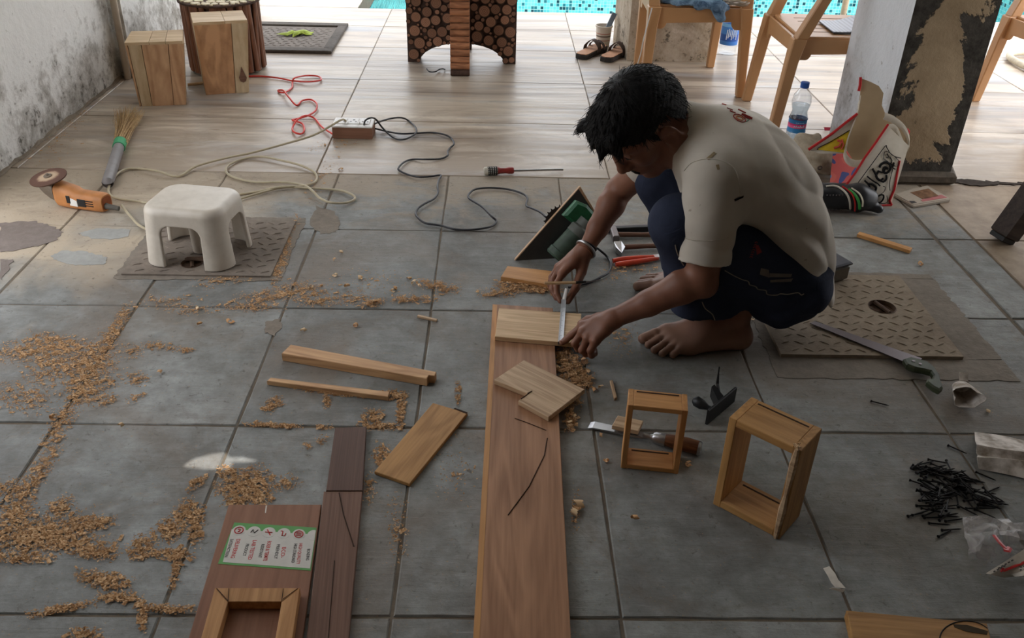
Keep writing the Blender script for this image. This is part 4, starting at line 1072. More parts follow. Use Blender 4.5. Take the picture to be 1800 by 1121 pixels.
        for ax in range(3):
            o1, o2 = [(1, 2), (2, 0), (0, 1)][ax]
            sl0 = [slice(1, -1)] * 3; sl0[ax] = slice(0, -1); sl1 = list(sl0); sl1[ax] = slice(1, None)
            A, B = ins[tuple(sl0)], ins[tuple(sl1)]
            e = np.argwhere(A != B)
            if len(e) == 0: continue
            flip = A[e[:, 0], e[:, 1], e[:, 2]]
            base = e + 1; base[:, ax] -= 1
            q = []
            for d1, d2 in ((-1, -1), (0, -1), (0, 0), (-1, 0)):
                p = base.copy(); p[:, o1] += d1; p[:, o2] += d2; q.append(vid[p[:, 0], p[:, 1], p[:, 2]])
            q = np.stack(q, 1); q[~flip] = q[~flip][:, ::-1]
            F.append(q)
        F = np.concatenate(F); F = F[(F >= 0).all(1)]
        me = bpy.data.meshes.new(name); me.vertices.add(N); me.vertices.foreach_set('co', V.astype(np.float32).ravel())
        me.loops.add(F.size); me.loops.foreach_set('vertex_index', F.ravel().astype(np.int32))
        me.polygons.add(len(F)); me.polygons.foreach_set('loop_start', np.arange(0, F.size, 4, dtype=np.int32)); me.polygons.foreach_set('loop_total', np.full(len(F), 4, np.int32))
        me.update(calc_edges=True); me.validate()
        if smooth: me.polygons.foreach_set('use_smooth', np.ones(len(me.polygons), bool))
        return me

# ---- white plastic bath stool
s0, s1 = G(250, 471), G(402, 485); M = frame_of(s0, s1, 0); I = M.inverted(); SL = (s1 - s0).length
q = I @ G(457, 425); SW = q.y; SH = .178
P_STOOL = NT('stool_plastic', .38, .45); P_STOOL.color(P_STOOL.ramp(P_STOOL.noise(P_STOOL.coord('Object'), 14, 6, .65), [(.3, lin((194, 184, 170))), (.6, lin((210, 201, 188)))]))
n_ = P_STOOL.sep(P_STOOL.new('NewGeometry').outputs['Normal'])[2]
P_STOOL = P_STOOL.m
stl = thing('bath_stool', 'low white plastic bath stool with rounded legs standing on the manhole cover', 'stool', M=Matrix.Translation((0, 0, .009)) @ M)
def stool_shell(h=.0026):
    S = SDF((-.03, -.03, -.01), (SL + .03, SW + .03, SH + .03), h); c = np.array((SL / 2, SW / 2, 0))
    def tap(half_b, half_t, r):
        def fn(x, y, z):
            t = np.clip(z / SH, 0, 1)
            qx = np.abs(x - c[0]) - (half_b[0] + (half_t[0] - half_b[0]) * t) + r; qy = np.abs(y - c[1]) - (half_b[1] + (half_t[1] - half_b[1]) * t) + r
            d2 = np.sqrt(np.maximum(qx, 0) ** 2 + np.maximum(qy, 0) ** 2) + np.minimum(np.maximum(qx, qy), 0) - r
            return d2
        return fn
    def outer(x, y, z):
        d2 = tap((SL / 2, SW / 2), (SL / 2 - .012, SW / 2 - .012), .055)(x, y, z) ; dz = z - SH
        a, b = d2 + .022, dz + .022
        return (np.sqrt(np.maximum(a, 0) ** 2 + np.maximum(b, 0) ** 2) + np.minimum(np.maximum(a, b), 0) - .022).astype(np.float32)
    def inner(x, y, z):
        d2 = tap((SL / 2 - .012, SW / 2 - .012), (SL / 2 - .024, SW / 2 - .024), .05)(x, y, z)
        return np.maximum(d2, z - SH + .016).astype(np.float32)
    S.put((-.02, -.02, -.01), (SL + .02, SW + .02, SH + .02), outer); S.put((-.02, -.02, -.02), (SL + .02, SW + .02, SH), inner, 0, 's')
    S.rbox((SL / 2, SW / 2, .03), (SL / 2 - .072, SW, .097), .03, .004, 's'); S.rbox((SL / 2, SW / 2, .03), (SL, SW / 2 - .060, .097), .03, .004, 's')
    S.cut((0, 0, 0), (0, 0, -1)); return S
zc_ = .1265
S = stool_shell(); S.cut((0, 0, zc_ - .003), (0, 0, -1)); me_ = S.mesh('seat'); me_.set_sharp_from_angle(angle=.7); obj('seat', me_, P_STOOL, stl)
for ix in (0, 1):
    for iy in (0, 1):
        S = stool_shell(); S.cut((0, 0, zc_ + .003), (0, 0, 1)); S.cut((SL / 2, 0, 0), (1 if ix == 0 else -1, 0, 0)); S.cut((0, SW / 2, 0), (0, 1 if iy == 0 else -1, 0)); me_ = S.mesh('leg'); me_.set_sharp_from_angle(angle=.7); obj('leg', me_, P_STOOL, stl)
obj('centre_leg', MB().loft([((SL * .49, SW * .55, .001), .026), ((SL * .49, SW * .55, SH - .017), .031)], 20), P_STOOL, stl, 40)
tr_ = thing('twig_bundle', 'small twig lying under the white stool', 'twig', G(345, 464) + Vector((0, 0, .009)))
obj('stem', MB().loft([((-.03, 0, .006), .005), ((0, .004, .007), .0065), ((.035, -.003, .006), .005)], 7), P_RUST, tr_); obj('bark_flake', MB().loft([((-.03, .014, .004), .003), ((.03, .018, .004), .0035)], 6), W_DARK, tr_)

# ---- saw table leaning on its motor
A0, B0 = G(904, 457.5), PY(1020, 327, 2.47); C0 = G(1000, 452)
ex = (B0 - A0).normalized(); aw = (C0 - A0); ey = (aw - ex * aw.dot(ex)).normalized(); ez = ex.cross(ey)
if ez.y > 0: ez = -ez; 
LW, LH = (B0 - A0).length, .15
Mst = axes(A0, ex, ey, ex.cross(ey)); sgn = 1 if (ex.cross(ey)).y < 0 else -1      # visible side of the board
sgt = thing('saw_table', 'tilted board with a green saw motor bolted under it, beside the arm', 'saw table', M=Mst)
W_EDGE = wood('ply_edge', (224, 190, 154), (180, 146, 114), (1, 10, 40), contrast=.4)
obj('table_board', MB().prism([(0, 0), (LW, 0), (LW * .86, LH), (.02, LH + .02)], 0 if sgn < 0 else -.016, .016 if sgn < 0 else 0, None, .001), W_EDGE, sgt)
obj('black_underside', MB().prism([(.003, .003), (LW - .01, .002), (LW * .85, LH - .003), (.023, LH + .016)], .0002 if sgn > 0 else -.0016, .0016 if sgn > 0 else -.0002), plain('black_laminate', (52, 52, 50), .35, .4, 0, .2, 20), sgt)
mc = lambda x, y, z: (x, y, sgn * z)
mr = .037
mot = obj('motor_housing', MB().loft([(mc(LW * .30, .078, mr + .012), mr * .93), (mc(LW * .31, .078, mr + .012), mr), (mc(LW * .37, .078, mr + .012), mr), (mc(LW * .375, .078, mr + .012), mr * .93), (mc(LW * .62, .080, mr + .012), mr * .93)], 26), plain('motor_green', (62, 78, 66), .5, .35, 0, .3, 24), sgt, 40)
obj('motor_body', MB().loft([(mc(LW * .60, .080, mr + .012), mr * .99), (mc(LW * .68, .080, mr + .012), mr * .99), (mc(LW * .70, .080, mr + .012), mr * .8), (mc(LW * .78, .080, mr + .012), mr * .8)], 26), plain('motor_grey', (92, 96, 90), .5, .35, 0, .2, 24), sgt, 40)
ex_c = [mc(LW * .30 - .0005, .078 + mr * .86 * math.cos(t), mr + .012 + mr * .86 * math.sin(t)) for t in [2 * PI * k / 24 for k in range(24)]]
gl_ = MB(); gl_.loft([(p, .002) for p in ex_c], 6, closed=True)
for k in range(-6, 7):
    y = k * mr * .13; hgt = math.sqrt(max(0, (mr * .85) ** 2 - y * y))
    gl_.loft([(mc(LW * .30 - .001, .078 + y, mr + .012 - hgt), .0017), (mc(LW * .30 - .001, .078 + y, mr + .012 + hgt), .0017)], 5)
obj('fan_grille', gl_, plain('grille_green', (46, 70, 54), .5, .35), mot)
obj('fan_opening', MB().loft([(mc(LW * .30 - .0004, .078, mr + .012), mr * .84), (mc(LW * .30 + .0002, .078, mr + .012), mr * .84)], 24), P_BLACK, mot)
g_ = MB(); pr_ = [(LW * .66, .012), (LW * .86, .012), (LW * .90, .045), (LW * .88, .10), (LW * .78, .12), (LW * .68, .11)]
g_.prism(pr_, min(sgn * .004, sgn * .045), max(sgn * .004, sgn * .045), None, .008); obj('blade_guard', g_, P_GREEN, sgt, label='bright green blade guard')
obj('handle', MB().loft([(mc(LW * .74, .085, .05), .012), (mc(LW * .62, .112, .05), .012), (mc(LW * .45, .118, .045), .013), (mc(LW * .36, .098, .04), .012)], 12), P_BLACK, sgt, 40)
tb = MB(); nT = 26; Rb_ = .062; cx_, cz_ = LW * .60, .043; pr2 = []
for k in range(nT):
    t = 2 * PI * k / nT; pr2 += [(cx_ + (Rb_ - .007) * math.cos(t), cz_ + (Rb_ - .007) * math.sin(t)), (cx_ + Rb_ * math.cos(t + .06), cz_ + Rb_ * math.sin(t + .06)), (cx_ + (Rb_ - .007) * math.cos(t + .12), cz_ + (Rb_ - .007) * math.sin(t + .12))]
tb.prism(pr2, -.001, .001, axes((0, 0, sgn * -.0195), (1, 0, 0), (0, 1, 0), (0, 0, 1))); obj('saw_blade', tb, P_IRON, sgt)

# ---- hand tools behind the knee
def tool_frame(a, b): return frame_of(G(*a), G(*b), 0), (G(*b) - G(*a)).length
M, L = tool_frame((1074, 418), (1200, 418))
h1 = thing('hammer', 'hammer with grey head and brown handle, farther of the two hammers', 'hammer', M=M)
obj('head', MB().box((.010, 0, .013), (.020, .075, .024), None, .003), P_DSTEEL, h1); obj('handle', MB().loft([((.018, 0, .012), .0085), ((.1, 0, .011), .008), ((L, 0, .012), .0105)], 10), W_DARK, h1, 40)
M, L = tool_frame((1082, 442), (1205, 436))
h2 = thing('hammer', 'hammer with shiny pointed steel head lying beside the orange pliers', 'hammer', M=M)
obj('head', MB().add([(-.002, .022, .002), (.022, .022, .002), (.024, -.016, .002), (.008, -.040, .002), (-.004, -.012, .002), (-.002, .022, .024), (.022, .022, .024), (.024, -.016, .024), (.008, -.040, .016), (-.004, -.012, .022)], [(0, 1, 2, 3, 4), (9, 8, 7, 6, 5), (0, 5, 6, 1), (1, 6, 7, 2), (2, 7, 8, 3), (3, 8, 9, 4), (4, 9, 5, 0)]), P_STEEL, h2)
obj('handle', MB().loft([((.022, .004, .012), .0085), ((.1, .004, .012), .0075), ((L, 0, .012), .0105)], 10), W_DARK, h2, 40)
M, L = tool_frame((1079, 466), (1200, 452))
pl_ = thing('pliers', 'pliers with orange red grips lying beside the shiny hammer', 'pliers', M=M)
for s_, y0 in ((1, .008), (-1, -.012)):
    obj('grip', MB().loft([((.0, y0 * 1.2, .010), .007), ((.03, y0 * 1.35, .011), .0085), ((.09, y0, .011), .0075), ((.14, y0 * .5, .010), .006)], 10), P_ORED, pl_, 40)
obj('jaws', MB().hexa([(.13, -.010, .004), (.20, -.003, .005), (.20, .003, .005), (.13, .010, .004)], [(.13, -.010, .016), (.20, -.003, .014), (.20, .003, .014), (.13, .010, .016)]), P_STEEL, pl_)
M, L = tool_frame((1062, 406), (1215, 400))
obj_ = thing('try_square', 'long black edged steel try square lying behind the hammers', 'square', M=M)
obj('blade', MB().box((L / 2, .012, .004), (L, .034, .003)), P_DSTEEL, obj_); obj('stock', MB().box((L / 2, -.010, .009), (L, .018, .018), None, .002), P_BLACK, obj_)
cord('cord', 'thin black and white taped cord from the saw table behind the wrist', [(1040, 430, .02), (1055, 440, .015), (1068, 452), (1074, 464), (1070, 478), (1056, 487), (1042, 494), (1022, 500), (1000, 505)], .0036, P_CBLK, 3, amp=.003)

# ---- lunch tin behind him
M = frame_of(G(1432, 512), G(1487, 497), .010); lb = thing('tin_box', 'grey box with dark lid on the manhole cover behind the squatting man', 'box', M=M); Lx = (G(1487, 497) - G(1432, 512)).length
obj('box_body', MB().box((Lx / 2, .055, .024), (Lx, .11, .048), None, .006), plain('grey_plastic_box', (104, 96, 84), .5, .3), lb); obj('lid', MB().box((Lx / 2, .055, .054), (Lx + .008, .118, .012), None, .004), plain('dark_lid', (62, 62, 70), .35, .4), lb)

# ---- wooden leg at the right edge
b0 = G(1757, 424); up = Vector((.22, .05, .52)).normalized(); sx = Vector((1, .25, 0)); sx = (sx - up * sx.dot(up)).normalized(); sy = up.cross(sx)
M = axes(b0, sx, sy, up); tl = thing('table_leg', 'dark wooden furniture leg slanting up at the right edge', 'furniture leg', M=M)
obj('shaft', MB().prism([(-.03, -.035), (.03, -.035), (.03, .035), (-.03, .035)], .022, .8, None, .004), W_LEG, tl); obj('foot_pad', MB().prism([(-.026, -.03), (.026, -.03), (.026, .03), (-.026, .03)], .006, .0225, None, .002), P_BLACK, tl)

# ---- boxes beside the left wall
def hexbox(name, label, bfl, bfr, tfl, tfr, tbl, tbr, seams, mats, matp):
    p, q = G(*bfl), G(*bfr); nn = Vector((-(q - p).y, (q - p).x, 0)).normalized()
    c0 = Vector((0, 0, CAMH)); r = Vector(ray(*tfl)); H = (c0 + r * ((p - c0).dot(nn) / r.dot(nn))).z
    T = [G(*tfl, H), G(*tfr, H), G(*tbr, H), G(*tbl, H)]; Bm = [p, q, q + (T[2] - T[1]), p + (T[3] - T[0])]
    M = frame_of(p, q, 0); I = M.inverted(); Bl = [I @ v for v in Bm]; Tl = [I @ v for v in T]
    t = thing(name, label, 'wooden block', M=M); th = .012
    up_ = Vector((0, th, 0))
    obj('core', MB().hexa([Bl[0] + up_, Bl[1] + up_, Bl[2], Bl[3]], [v + (up_ if i < 2 else Vector((0, 0, 0))) - Vector((0, 0, th)) for i, v in enumerate(Tl)]), matp, t)
    for i, (u0, u1) in enumerate(zip(seams[:-1], seams[1:])):
        g = .0012 / max(.05, (Bl[1] - Bl[0]).length)
        bq = [Bl[0].lerp(Bl[1], u0 + g), Bl[0].lerp(Bl[1], u1 - g)]; tq = [Tl[0].lerp(Tl[1], u0 + g) - Vector((0, 0, th)), Tl[0].lerp(Tl[1], u1 - g) - Vector((0, 0, th))]
        o = obj('front_board', MB().hexa([bq[0], bq[1], bq[1] + up_, bq[0] + up_], [tq[0], tq[1], tq[1] + up_, tq[0] + up_]), mats[i], t)
        # grain runs up the board
    tl_ = Vector((0, 0, th)); cuts = [0, .42, .7, 1.0] if len(seams) > 3 else [0, .58, 1.0]
    for i, (u0, u1) in enumerate(zip(cuts[:-1], cuts[1:])):
        a, b, c, d = Tl[0].lerp(Tl[1], u0 + .004), Tl[0].lerp(Tl[1], u1 - .004), Tl[3].lerp(Tl[2], u1 - .004), Tl[3].lerp(Tl[2], u0 + .004)
        obj('top_board', MB().hexa([v - tl_ for v in (a, b, c, d)], [a, b, c, d]), matp, t)
    return t
W_V1 = wood('upright_brown', (214, 174, 136), (160, 116, 82), (7, 7, 1.2), contrast=.8); W_V2 = wood('upright_pale', (232, 212, 178), (186, 158, 122), (9, 9, 1.2), contrast=.5); W_V3 = wood('upright_dark', (200, 154, 114), (126, 84, 56), (5, 5, 1.6), contrast=1.1)
hexbox('wooden_block', 'shorter pale topped wooden block next to the left wall', (245, 187), (327, 184), (218, 75), (321, 72), (230, 55), (322, 52), [0, .05, .28, .74, 1], [W_V1, W_V2, W_V1, W_V1], W_BOXP)
wb = hexbox('wooden_block', 'taller wooden block with a knot in its pale stripe, before the log stool', (362, 167), (438, 162), (339, 40), (435, 35), (334, 22), (426, 18), [0, .69, 1], [W_V3, W_V2], W_BOXP)
I = wb.matrix_world.inverted(); kq = I @ PY(427, 137, G(400, 164).y - .002)
kb = MB(); kp = [(0, .045), (.010, .012), (.017, -.004), (.012, -.020), (0, -.026), (-.012, -.020), (-.017, -.004), (-.010, .012)]
kb.prism(kp, 0, .0012, axes((kq.x, -.0008, kq.z), (1, 0, 0), (0, 0, 1), (0, -1, 0))); obj('knot', kb, W_DARK, wb)

# ---- log slice furniture
sl_m = NT('log_slice_face', .7, .2); xyz = sl_m.sep(sl_m.new('TexCoord').outputs['Object']); r_ = sl_m.math('SQRT', sl_m.math('ADD', sl_m.math('MULTIPLY', xyz[0], xyz[0]), sl_m.math('MULTIPLY', xyz[1], xyz[1])))
rg = sl_m.math('MULTIPLY_ADD', sl_m.math('SINE', sl_m.math('MULTIPLY', r_, 26.0)), .5, .5)
cc = sl_m.mix(rg, lin((176, 132, 106)), lin((138, 100, 80))); cc = sl_m.mix(sl_m.math('GREATER_THAN', r_, .84), cc, lin((78, 60, 52)))
hs = sl_m.new('HueSaturation'); sl_m.put(hs.inputs['Color'], cc); sl_m.put(hs.inputs['Value'], sl_m.math('MULTIPLY_ADD', sl_m.rand(), .7, .62)); sl_m.color(hs.outputs[0])
P_BARK = plain('dark_bark', (84, 66, 58), .8, .15, 0, .3, 50); W_BRANCH = wood('peeled_branch', (200, 140, 102), (120, 78, 56), (3, 14, 14), contrast=.9)
tc = G(811, 117); TX, TY = tc.x, 4.55
lt = thing('log_table', 'dark table of crossed panels covered with round log slices, at the pool', 'table', (TX, TY, 0))
hw, fw, ah, pt, TH = .272, .060, .098, .042, .50
def arch_prof():
    P = [(-hw, 0), (-hw + fw, 0)]
    for k in range(1, 12):
        t = PI * k / 12; P.append((-(hw - fw) * math.cos(t), ah * math.sin(t)))
    return P + [(hw - fw, 0), (hw, 0), (hw, TH), (-hw, TH)]
prof = arch_prof()
pn_ = obj('cross_panel', MB().prism(prof, -pt, pt, axes((0, 0, 0), (1, 0, 0), (0, 0, 1), (0, -1, 0))), P_BARK, lt)
pn2 = obj('end_panel', MB().prism(prof, -pt, pt, axes((0, 0, 0), (0, 1, 0), (0, 0, 1), (1, 0, 0))), P_BARK, lt)
slice_me = MB().lathe([(1.0, 0), (1.02, .5), (.97, .92), (.86, 1.0), (.6, .97), (.25, 1.0)], 14).mesh('log_slice', 40); slice_me.materials.append(sl_m.m)
Rl = random.Random(17); placed = []
def inside(x, z, r):
    if abs(x) > hw - r * .8 or z > TH - r: return False
    if abs(x) < pt + r * .9: return False
    if abs(x) < hw - fw + r * .6:
        e = ah * math.sqrt(max(0, 1 - (x / (hw - fw)) ** 2))
        if z < e + r * .85: return False
    return z > r * .8
for r in [.029, .026, .022, .019, .016, .013, .010, .0075]:
    for _ in range(1100):
        x, z = Rl.uniform(-hw, hw), Rl.uniform(0, .46)
        rr_ = r * Rl.uniform(.9, 1.1)
        if inside(x, z, rr_) and all((x - a) ** 2 + (z - b) ** 2 > (rr_ + c) ** 2 * .80 for a, b, c in placed) and len(placed) < 280:
            placed.append((x, z, rr_)); o = bpy.data.objects.new('log_slice', slice_me); COL.objects.link(o); o.parent = pn_
            o.matrix_local = axes((x, -pt - .001, z), (rr_, 0, 0), (0, 0, rr_), (0, -Rl.uniform(.006, .012), 0))
zz = .0; k = 0
while zz < TH - .02:
    hgt = Rl.uniform(.028, .036); bq = MB(); w_ = pt + .004
    bq.loft([((-w_, 0, 0), hgt * .5), ((-w_ * .3, 0, Rl.uniform(-.001, .001)), hgt * .53), ((w_, 0, 0), hgt * .49)], 12, flat=1.0)
    o = obj('branch_piece', bq, W_BRANCH if k else P_BARK, pn2, 50); o.location = (0, -hw + .006, zz + hgt / 2 + .001); zz += hgt; k += 1
obj('table_top', MB().lathe([(.40, TH), (.41, TH + .01), (.41, TH + .035), (.40, TH + .04)], 40), W_DARK, lt, 40)
SX, SY, SR = -1.30, 4.335, .185; ST = PY(305, 9, SY - SR).z
sg = thing('log_stool', 'round stool faced with upright brown branch strips behind the wooden blocks', 'stool', (SX, SY, 0))
obj('core', MB().lathe([(SR - .022, .01), (SR - .022, ST - .012)], 28), P_BARK, sg, 40)
W_STRIP = wood('branch_strip', (150, 104, 80), (84, 58, 46), (12, 12, 1.5), contrast=1.0)
nst = 34
for k in range(nst):
    a = 2 * PI * k / nst; wd = SR * PI / nst * Rl.uniform(.84, .97)
    b = MB(); tilt = Rl.uniform(-.012, .012)
    b.loft([((tilt, 0, .012), wd), ((0, 0, ST * .5), wd * Rl.uniform(.9, 1.05)), ((-tilt, 0, ST - .012), wd * .95)], 8, up=(1, 0, 0))
    o = obj('branch_strip', b, W_STRIP, sg, 50); o.matrix_local = Matrix.Rotation(a, 4, 'Z') @ Matrix.Translation((0, -(SR - .014), 0)) @ Matrix.Diagonal((1, .6, 1, 1))
tp = obj('top', MB().lathe([(SR - .02, ST - .012), (SR + .004, ST - .010), (SR + .004, ST - .002), (SR - .01, ST)], 36), P_BARK, sg, 40)
tb = MB(); cs = []
for r in (.022, .016, .011, .008):
    for _ in range(900):
        a, q_ = Rl.uniform(0, 2 * PI), SR * math.sqrt(Rl.random()); x, y = q_ * math.cos(a), q_ * math.sin(a)
        if q_ < SR - r * .7 and all((x - u) ** 2 + (y - v) ** 2 > (r + s_) ** 2 for u, v, s_ in cs): cs.append((x, y, r)); tb.lathe([(r, ST - .001), (r * .97, ST + .004)], 9, Matrix.Translation((x, y, 0)), False, True)
obj('top_slices', tb, plain('cream_slices', (222, 208, 176), .6, .2), tp, kind='stuff')
bs_ = MB(); bs_.loft([(G(330, 149, .008), .007), (G(357, 146, .010), .007)], 8)
o = obj('wood_peg', bs_, W_BOXP); tag(o, 'pale wooden peg lying between the two wooden blocks', 'peg')

# ---- pipe in the corner, leaf, wire, bucket
pp = MB(); p0, p1 = G(215, 139), PXP(200, 0, -1.70); p0 = Vector((-1.715, 4.13, .0)); d_ = (PXP(199, 0, -1.70) - p0); p1 = p0 + d_ * 4.5
pp.loft([(p0, .015), (p1, .015)], 16); o = obj('drain_pipe', pp, plain('pipe_cream', (178, 164, 146), .6, .3, 0, .15, 10), None, 40); tag(o, 'dusty cream drain pipe standing in the corner of the left wall', 'pipe')
lm = plain('leaf_green', (160, 178, 62), .6, .3, 0, .25, 25)
lq = G(525, 64); lf = thing('crumpled_leaf', 'crumpled bright green leaf lying on the far manhole cover', 'leaf', (lq.x, lq.y, .007))
for k, (x, y, a, s_) in enumerate([(-.045, -.01, .3, .07), (.01, .01, -.2, .07), (.035, .015, .5, .05), (0, -.005, 1.1, .05)]):
    b = MB(); g_ = [[(u * s_, v * .022 * (1 - u * u) , .004 + .016 * (1 - u * u) * (1.2 - abs(v)) + .006 * math.sin(5 * u + k)) for v in (-1, -.4, .3, 1)] for u in (-1, -.6, -.2, .2, .6, 1)]
    b.sheet(g_, .001); o = obj('leaf_blade', b, lm, lf, 60); o.matrix_local = Matrix.Translation((x, y, .002)) @ Matrix.Rotation(a, 4, 'Z')
cord('wire', 'short dark bent wire on the tiles under the log table', [(750, 121, .01), (755, 126), (765, 126), (772, 122), (778, 121), (782, 122)], .003, P_CBLK, 5, 'wire')
wq = G(413, 2); wk = thing('bucket', 'white bucket on the sunny deck behind the blocks', 'bucket', (wq.x, wq.y + .12, 0)); obj('wall', MB().lathe([(.10, 0), (.115, .012), (.135, .24), (.142, .245), (.142, .255), (.13, .255), (.105, .02)], 28), P_WHITE, wk, 40); hd = [(.142 * math.cos(t), .02, .245 - .1 * math.sin(t)) for t in [PI * k / 14 for k in range(15)]]; obj('handle', MB().loft([(p, .004) for p in hd], 6), P_DSTEEL, wk)
lr = MB(); lx = PY(1478, 20, 5.85); lr.loft([((lx.x, 5.80, -.6), .02), ((lx.x, 5.80, .75), .02), ((lx.x, 5.72, .86), .02), ((lx.x, 5.52, .86), .02), ((lx.x, 5.44, .75), .02), ((lx.x, 5.44, 0), .02)], 12); o = obj('pool_handrail', lr, plain('rail_beige', (196, 176, 150), .4, .4), None, 40); tag(o, 'pale bent pool handrail standing at the pool edge', 'handrail')
# ------------------------------------------------------------ the squatting man
V3 = lambda p: np.array(tuple(p), float)
def J(px, py, y): return V3(PY(px, py, y))
YC = 2.04
HF = np.array([-.559, -.257, -.789]); HU = np.array([-.655, -.446, .610]); HL = np.array([.508, -.857, -.081]); HO = np.array([.363, 2.05, .543])
HR = np.array([HF, HU, HL])
def h(f, u, l=0.0): return HO + f * HF + u * HU + l * HL
shN, elN, wrN = np.array((.505, 1.905, .465)), J(1232, 492, 1.845), J(1080, 559, 1.852)
shF, elF, wrF = np.array((.475, 2.20, .46)), np.array((.350, 2.31, .262)), J(1031, 436, 2.20)
skin_lo, skin_hi = (.10, 1.72, -.01), (.96, 2.42, .78)
B = SDF(skin_lo, skin_hi, .0032)
# head
B.ell(h(-.006, .048), (.098, .094, .076), 0, R=HR)
B.ell(h(.045, -.015), (.050, .082, .058), .03, R=HR)
B.ell(h(.040, .05), (.055, .05, .062), .02, R=HR)
for s in (-1, 1):
    B.cone(h(-.005, -.045, .052 * s), h(.070, -.098, .018 * s), .020, .016, .03)
    B.ell(h(.060, -.008, .042 * s), (.026, .022, .020), .02, R=HR)
    B.cone(h(.093, .047, .010 * s), h(.078, .050, .044 * s), .010, .008, .012)
B.cone(h(.072, -.098), h(.080, -.100), .018, .018, .02)
for s in (-1, 1): B.ell(h(.094, .024, .032 * s), (.012, .012, .017), .010, 's', R=HR)
for s in (-1, 1):
    B.ell(h(.078, .022, .032 * s), (.0135, .013, .0145), .004, R=HR)
    B.cone(h(.0905, .027, .020 * s), h(.086, .026, .044 * s), .0045, .004, .004)
B.cone(h(.088, .050), h(.099, .020), .0125, .0105, .010); B.cone(h(.099, .020), h(.116, -.016), .0100, .0118, .010)
B.ell(h(.092, -.002), (.024, .034, .0125), .010, R=HR); B.ell(h(.076, -.048), (.026, .040, .036), .015, R=HR); B.ell(h(.085, .030), (.016, .020, .018), .008, R=HR)
B.ell(h(.117, -.020), (.013, .012, .013), .006, R=HR)
for s in (-1, 1): B.ell(h(.105, -.024, .013 * s), (.011, .009, .008), .006, R=HR)
B.ell(h(.093, -.055), (.014, .012, .024), .010, R=HR)
B.ell(h(.099, -.058), (.008, .0055, .021), .005, R=HR); B.ell(h(.097, -.070), (.009, .0065, .019), .005, R=HR)
B.cone(h(.110, -.0635, -.018), h(.110, -.0635, .018), .0022, .0022, .003, 's')
for s in (-1, 1):
    ax = np.array([HF * .84 - HL * .54 * s, HU, HL * .84 * s + HF * .54]); ax /= np.linalg.norm(ax, axis=1)[:, None]
    B.ell(h(-.008, .006, .084 * s), (.0215, .035, .0075), .004, R=ax); B.cone(h(.0, -.022, .076 * s), h(.002, -.028, .074 * s), .010, .009, .006)
    B.ell(h(-.001, .001, .093 * s), (.0115, .018, .0095), .003, 's', R=ax); B.cone(h(-.003, .022, .092 * s), h(-.014, .008, .097 * s), .0034, .0034, .003, 's')
    B.cone(h(.008, -.002, .077 * s), h(.006, -.010, .077 * s), .006, .005, .004)
# neck and trunk (mostly under the clothes)
B.cone(h(-.025, -.03), np.array((.53, 2.045, .50)), .060, .066, .03)
TR = [((.535, YC, .478), (.105, .150, .085), (1, 0, -.12)), ((.61, YC, .455), (.10, .155, .085), (.85, 0, -.53)), ((.672, YC, .400), (.10, .150, .085), (.62, 0, -.78)), ((.722, YC, .32), (.10, .145, .09), (.36, 0, -.93)), ((.752, YC, .23), (.10, .145, .09), (.15, 0, -.99)), ((.755, YC, .165), (.08, .15, .085), (.1, 0, -1))]
def trunk(S, grow, k, sh=(0, 0, 0), rows=TR):
    for c, r, t in rows:
        t = np.array(t, float); t /= np.linalg.norm(t); n = np.cross(t, [0, 1, 0])
        S.ell(np.array(c) + np.array(sh), np.array(r) + np.array(grow), k, R=[t, [0, 1, 0], n])
trunk(B, (0, 0, 0), .05)
# arms
B.chain([(shN, .052), (shN + (elN - shN) * .55 + np.array((.004, 0, 0)), .047), (elN, .039)], .02)
f1 = elN + (wrN - elN) * .22
B.chain([(elN, .038), (f1 + np.array((0, 0, .004)), .040), (elN + (wrN - elN) * .6, .031), (wrN, .0235)], .012); B.ell(elN + np.array((.012, -.004, -.016)), (.024, .026, .022), .02)
B.chain([(shF, .05), (shF + (elF - shF) * .5, .044), (elF, .037)], .02)
B.chain([(elF, .036), (elF + (wrF - elF) * .25, .038), (elF + (wrF - elF) * .65, .029), (wrF, .0215)], .012)
# hands: palm, knuckles, five fingers each
def hand(wr, mcp, fingers, thumb, rp=.0145, rf=.0092):
    for i, m in enumerate(mcp):
        B.cone(wr + (m - wr) * .05, m, .0195, .0118, .012)
    B.cone((mcp[0] + wr) / 2, (mcp[3] + wr) / 2, .015, .014, .012)
    for m, f in zip(mcp, fingers):
        r = [rf * 1.10, rf * 1.0, rf * .94, rf * .82]
        pts = [m] + f; rr = r[:len(pts) - 1] + [r[-1]]
        for a, b, r0, r1 in zip(pts[:-1], pts[1:], rr[:-1], rr[1:]): B.cone(a, b, r0, r1, .0035)
        B.cone(m, m, rf * 1.18, rf * 1.18, .006)
    B.cone(wr + (thumb[0] - wr) * .15, thumb[0], .0185, .0145, .012)
    for a, b, r0, r1 in zip(thumb[:-1], thumb[1:], [.0132, .0112, .0105], [.0112, .0096, .009]): B.cone(a, b, r0, r1, .004)
mN = [J(1024, 572, 1.868), J(1024, 583, 1.845), J(1033, 594, 1.825), J(1047, 599, 1.806)]
fN = [[J(1004, 589, 1.870), J(995, 597, 1.870), J(988, 602, 1.868)],
      [J(1010, 603, 1.842), J(1016, 613, 1.846), J(1032, 610, 1.854)],
      [J(1023, 615, 1.822), J(1030, 622, 1.828), J(1045, 615, 1.838)],
      [J(1038, 616, 1.804), J(1040, 624, 1.814), J(1046, 621, 1.828)]]
tN = [J(1052, 559, 1.880), J(1034, 562, 1.898), J(1021, 569, 1.902)]
hand(wrN, mN, fN, tN)
mF = [J(988, 481, 2.150), J(983, 473, 2.175), J(982, 469, 2.20), J(986, 467, 2.222)]
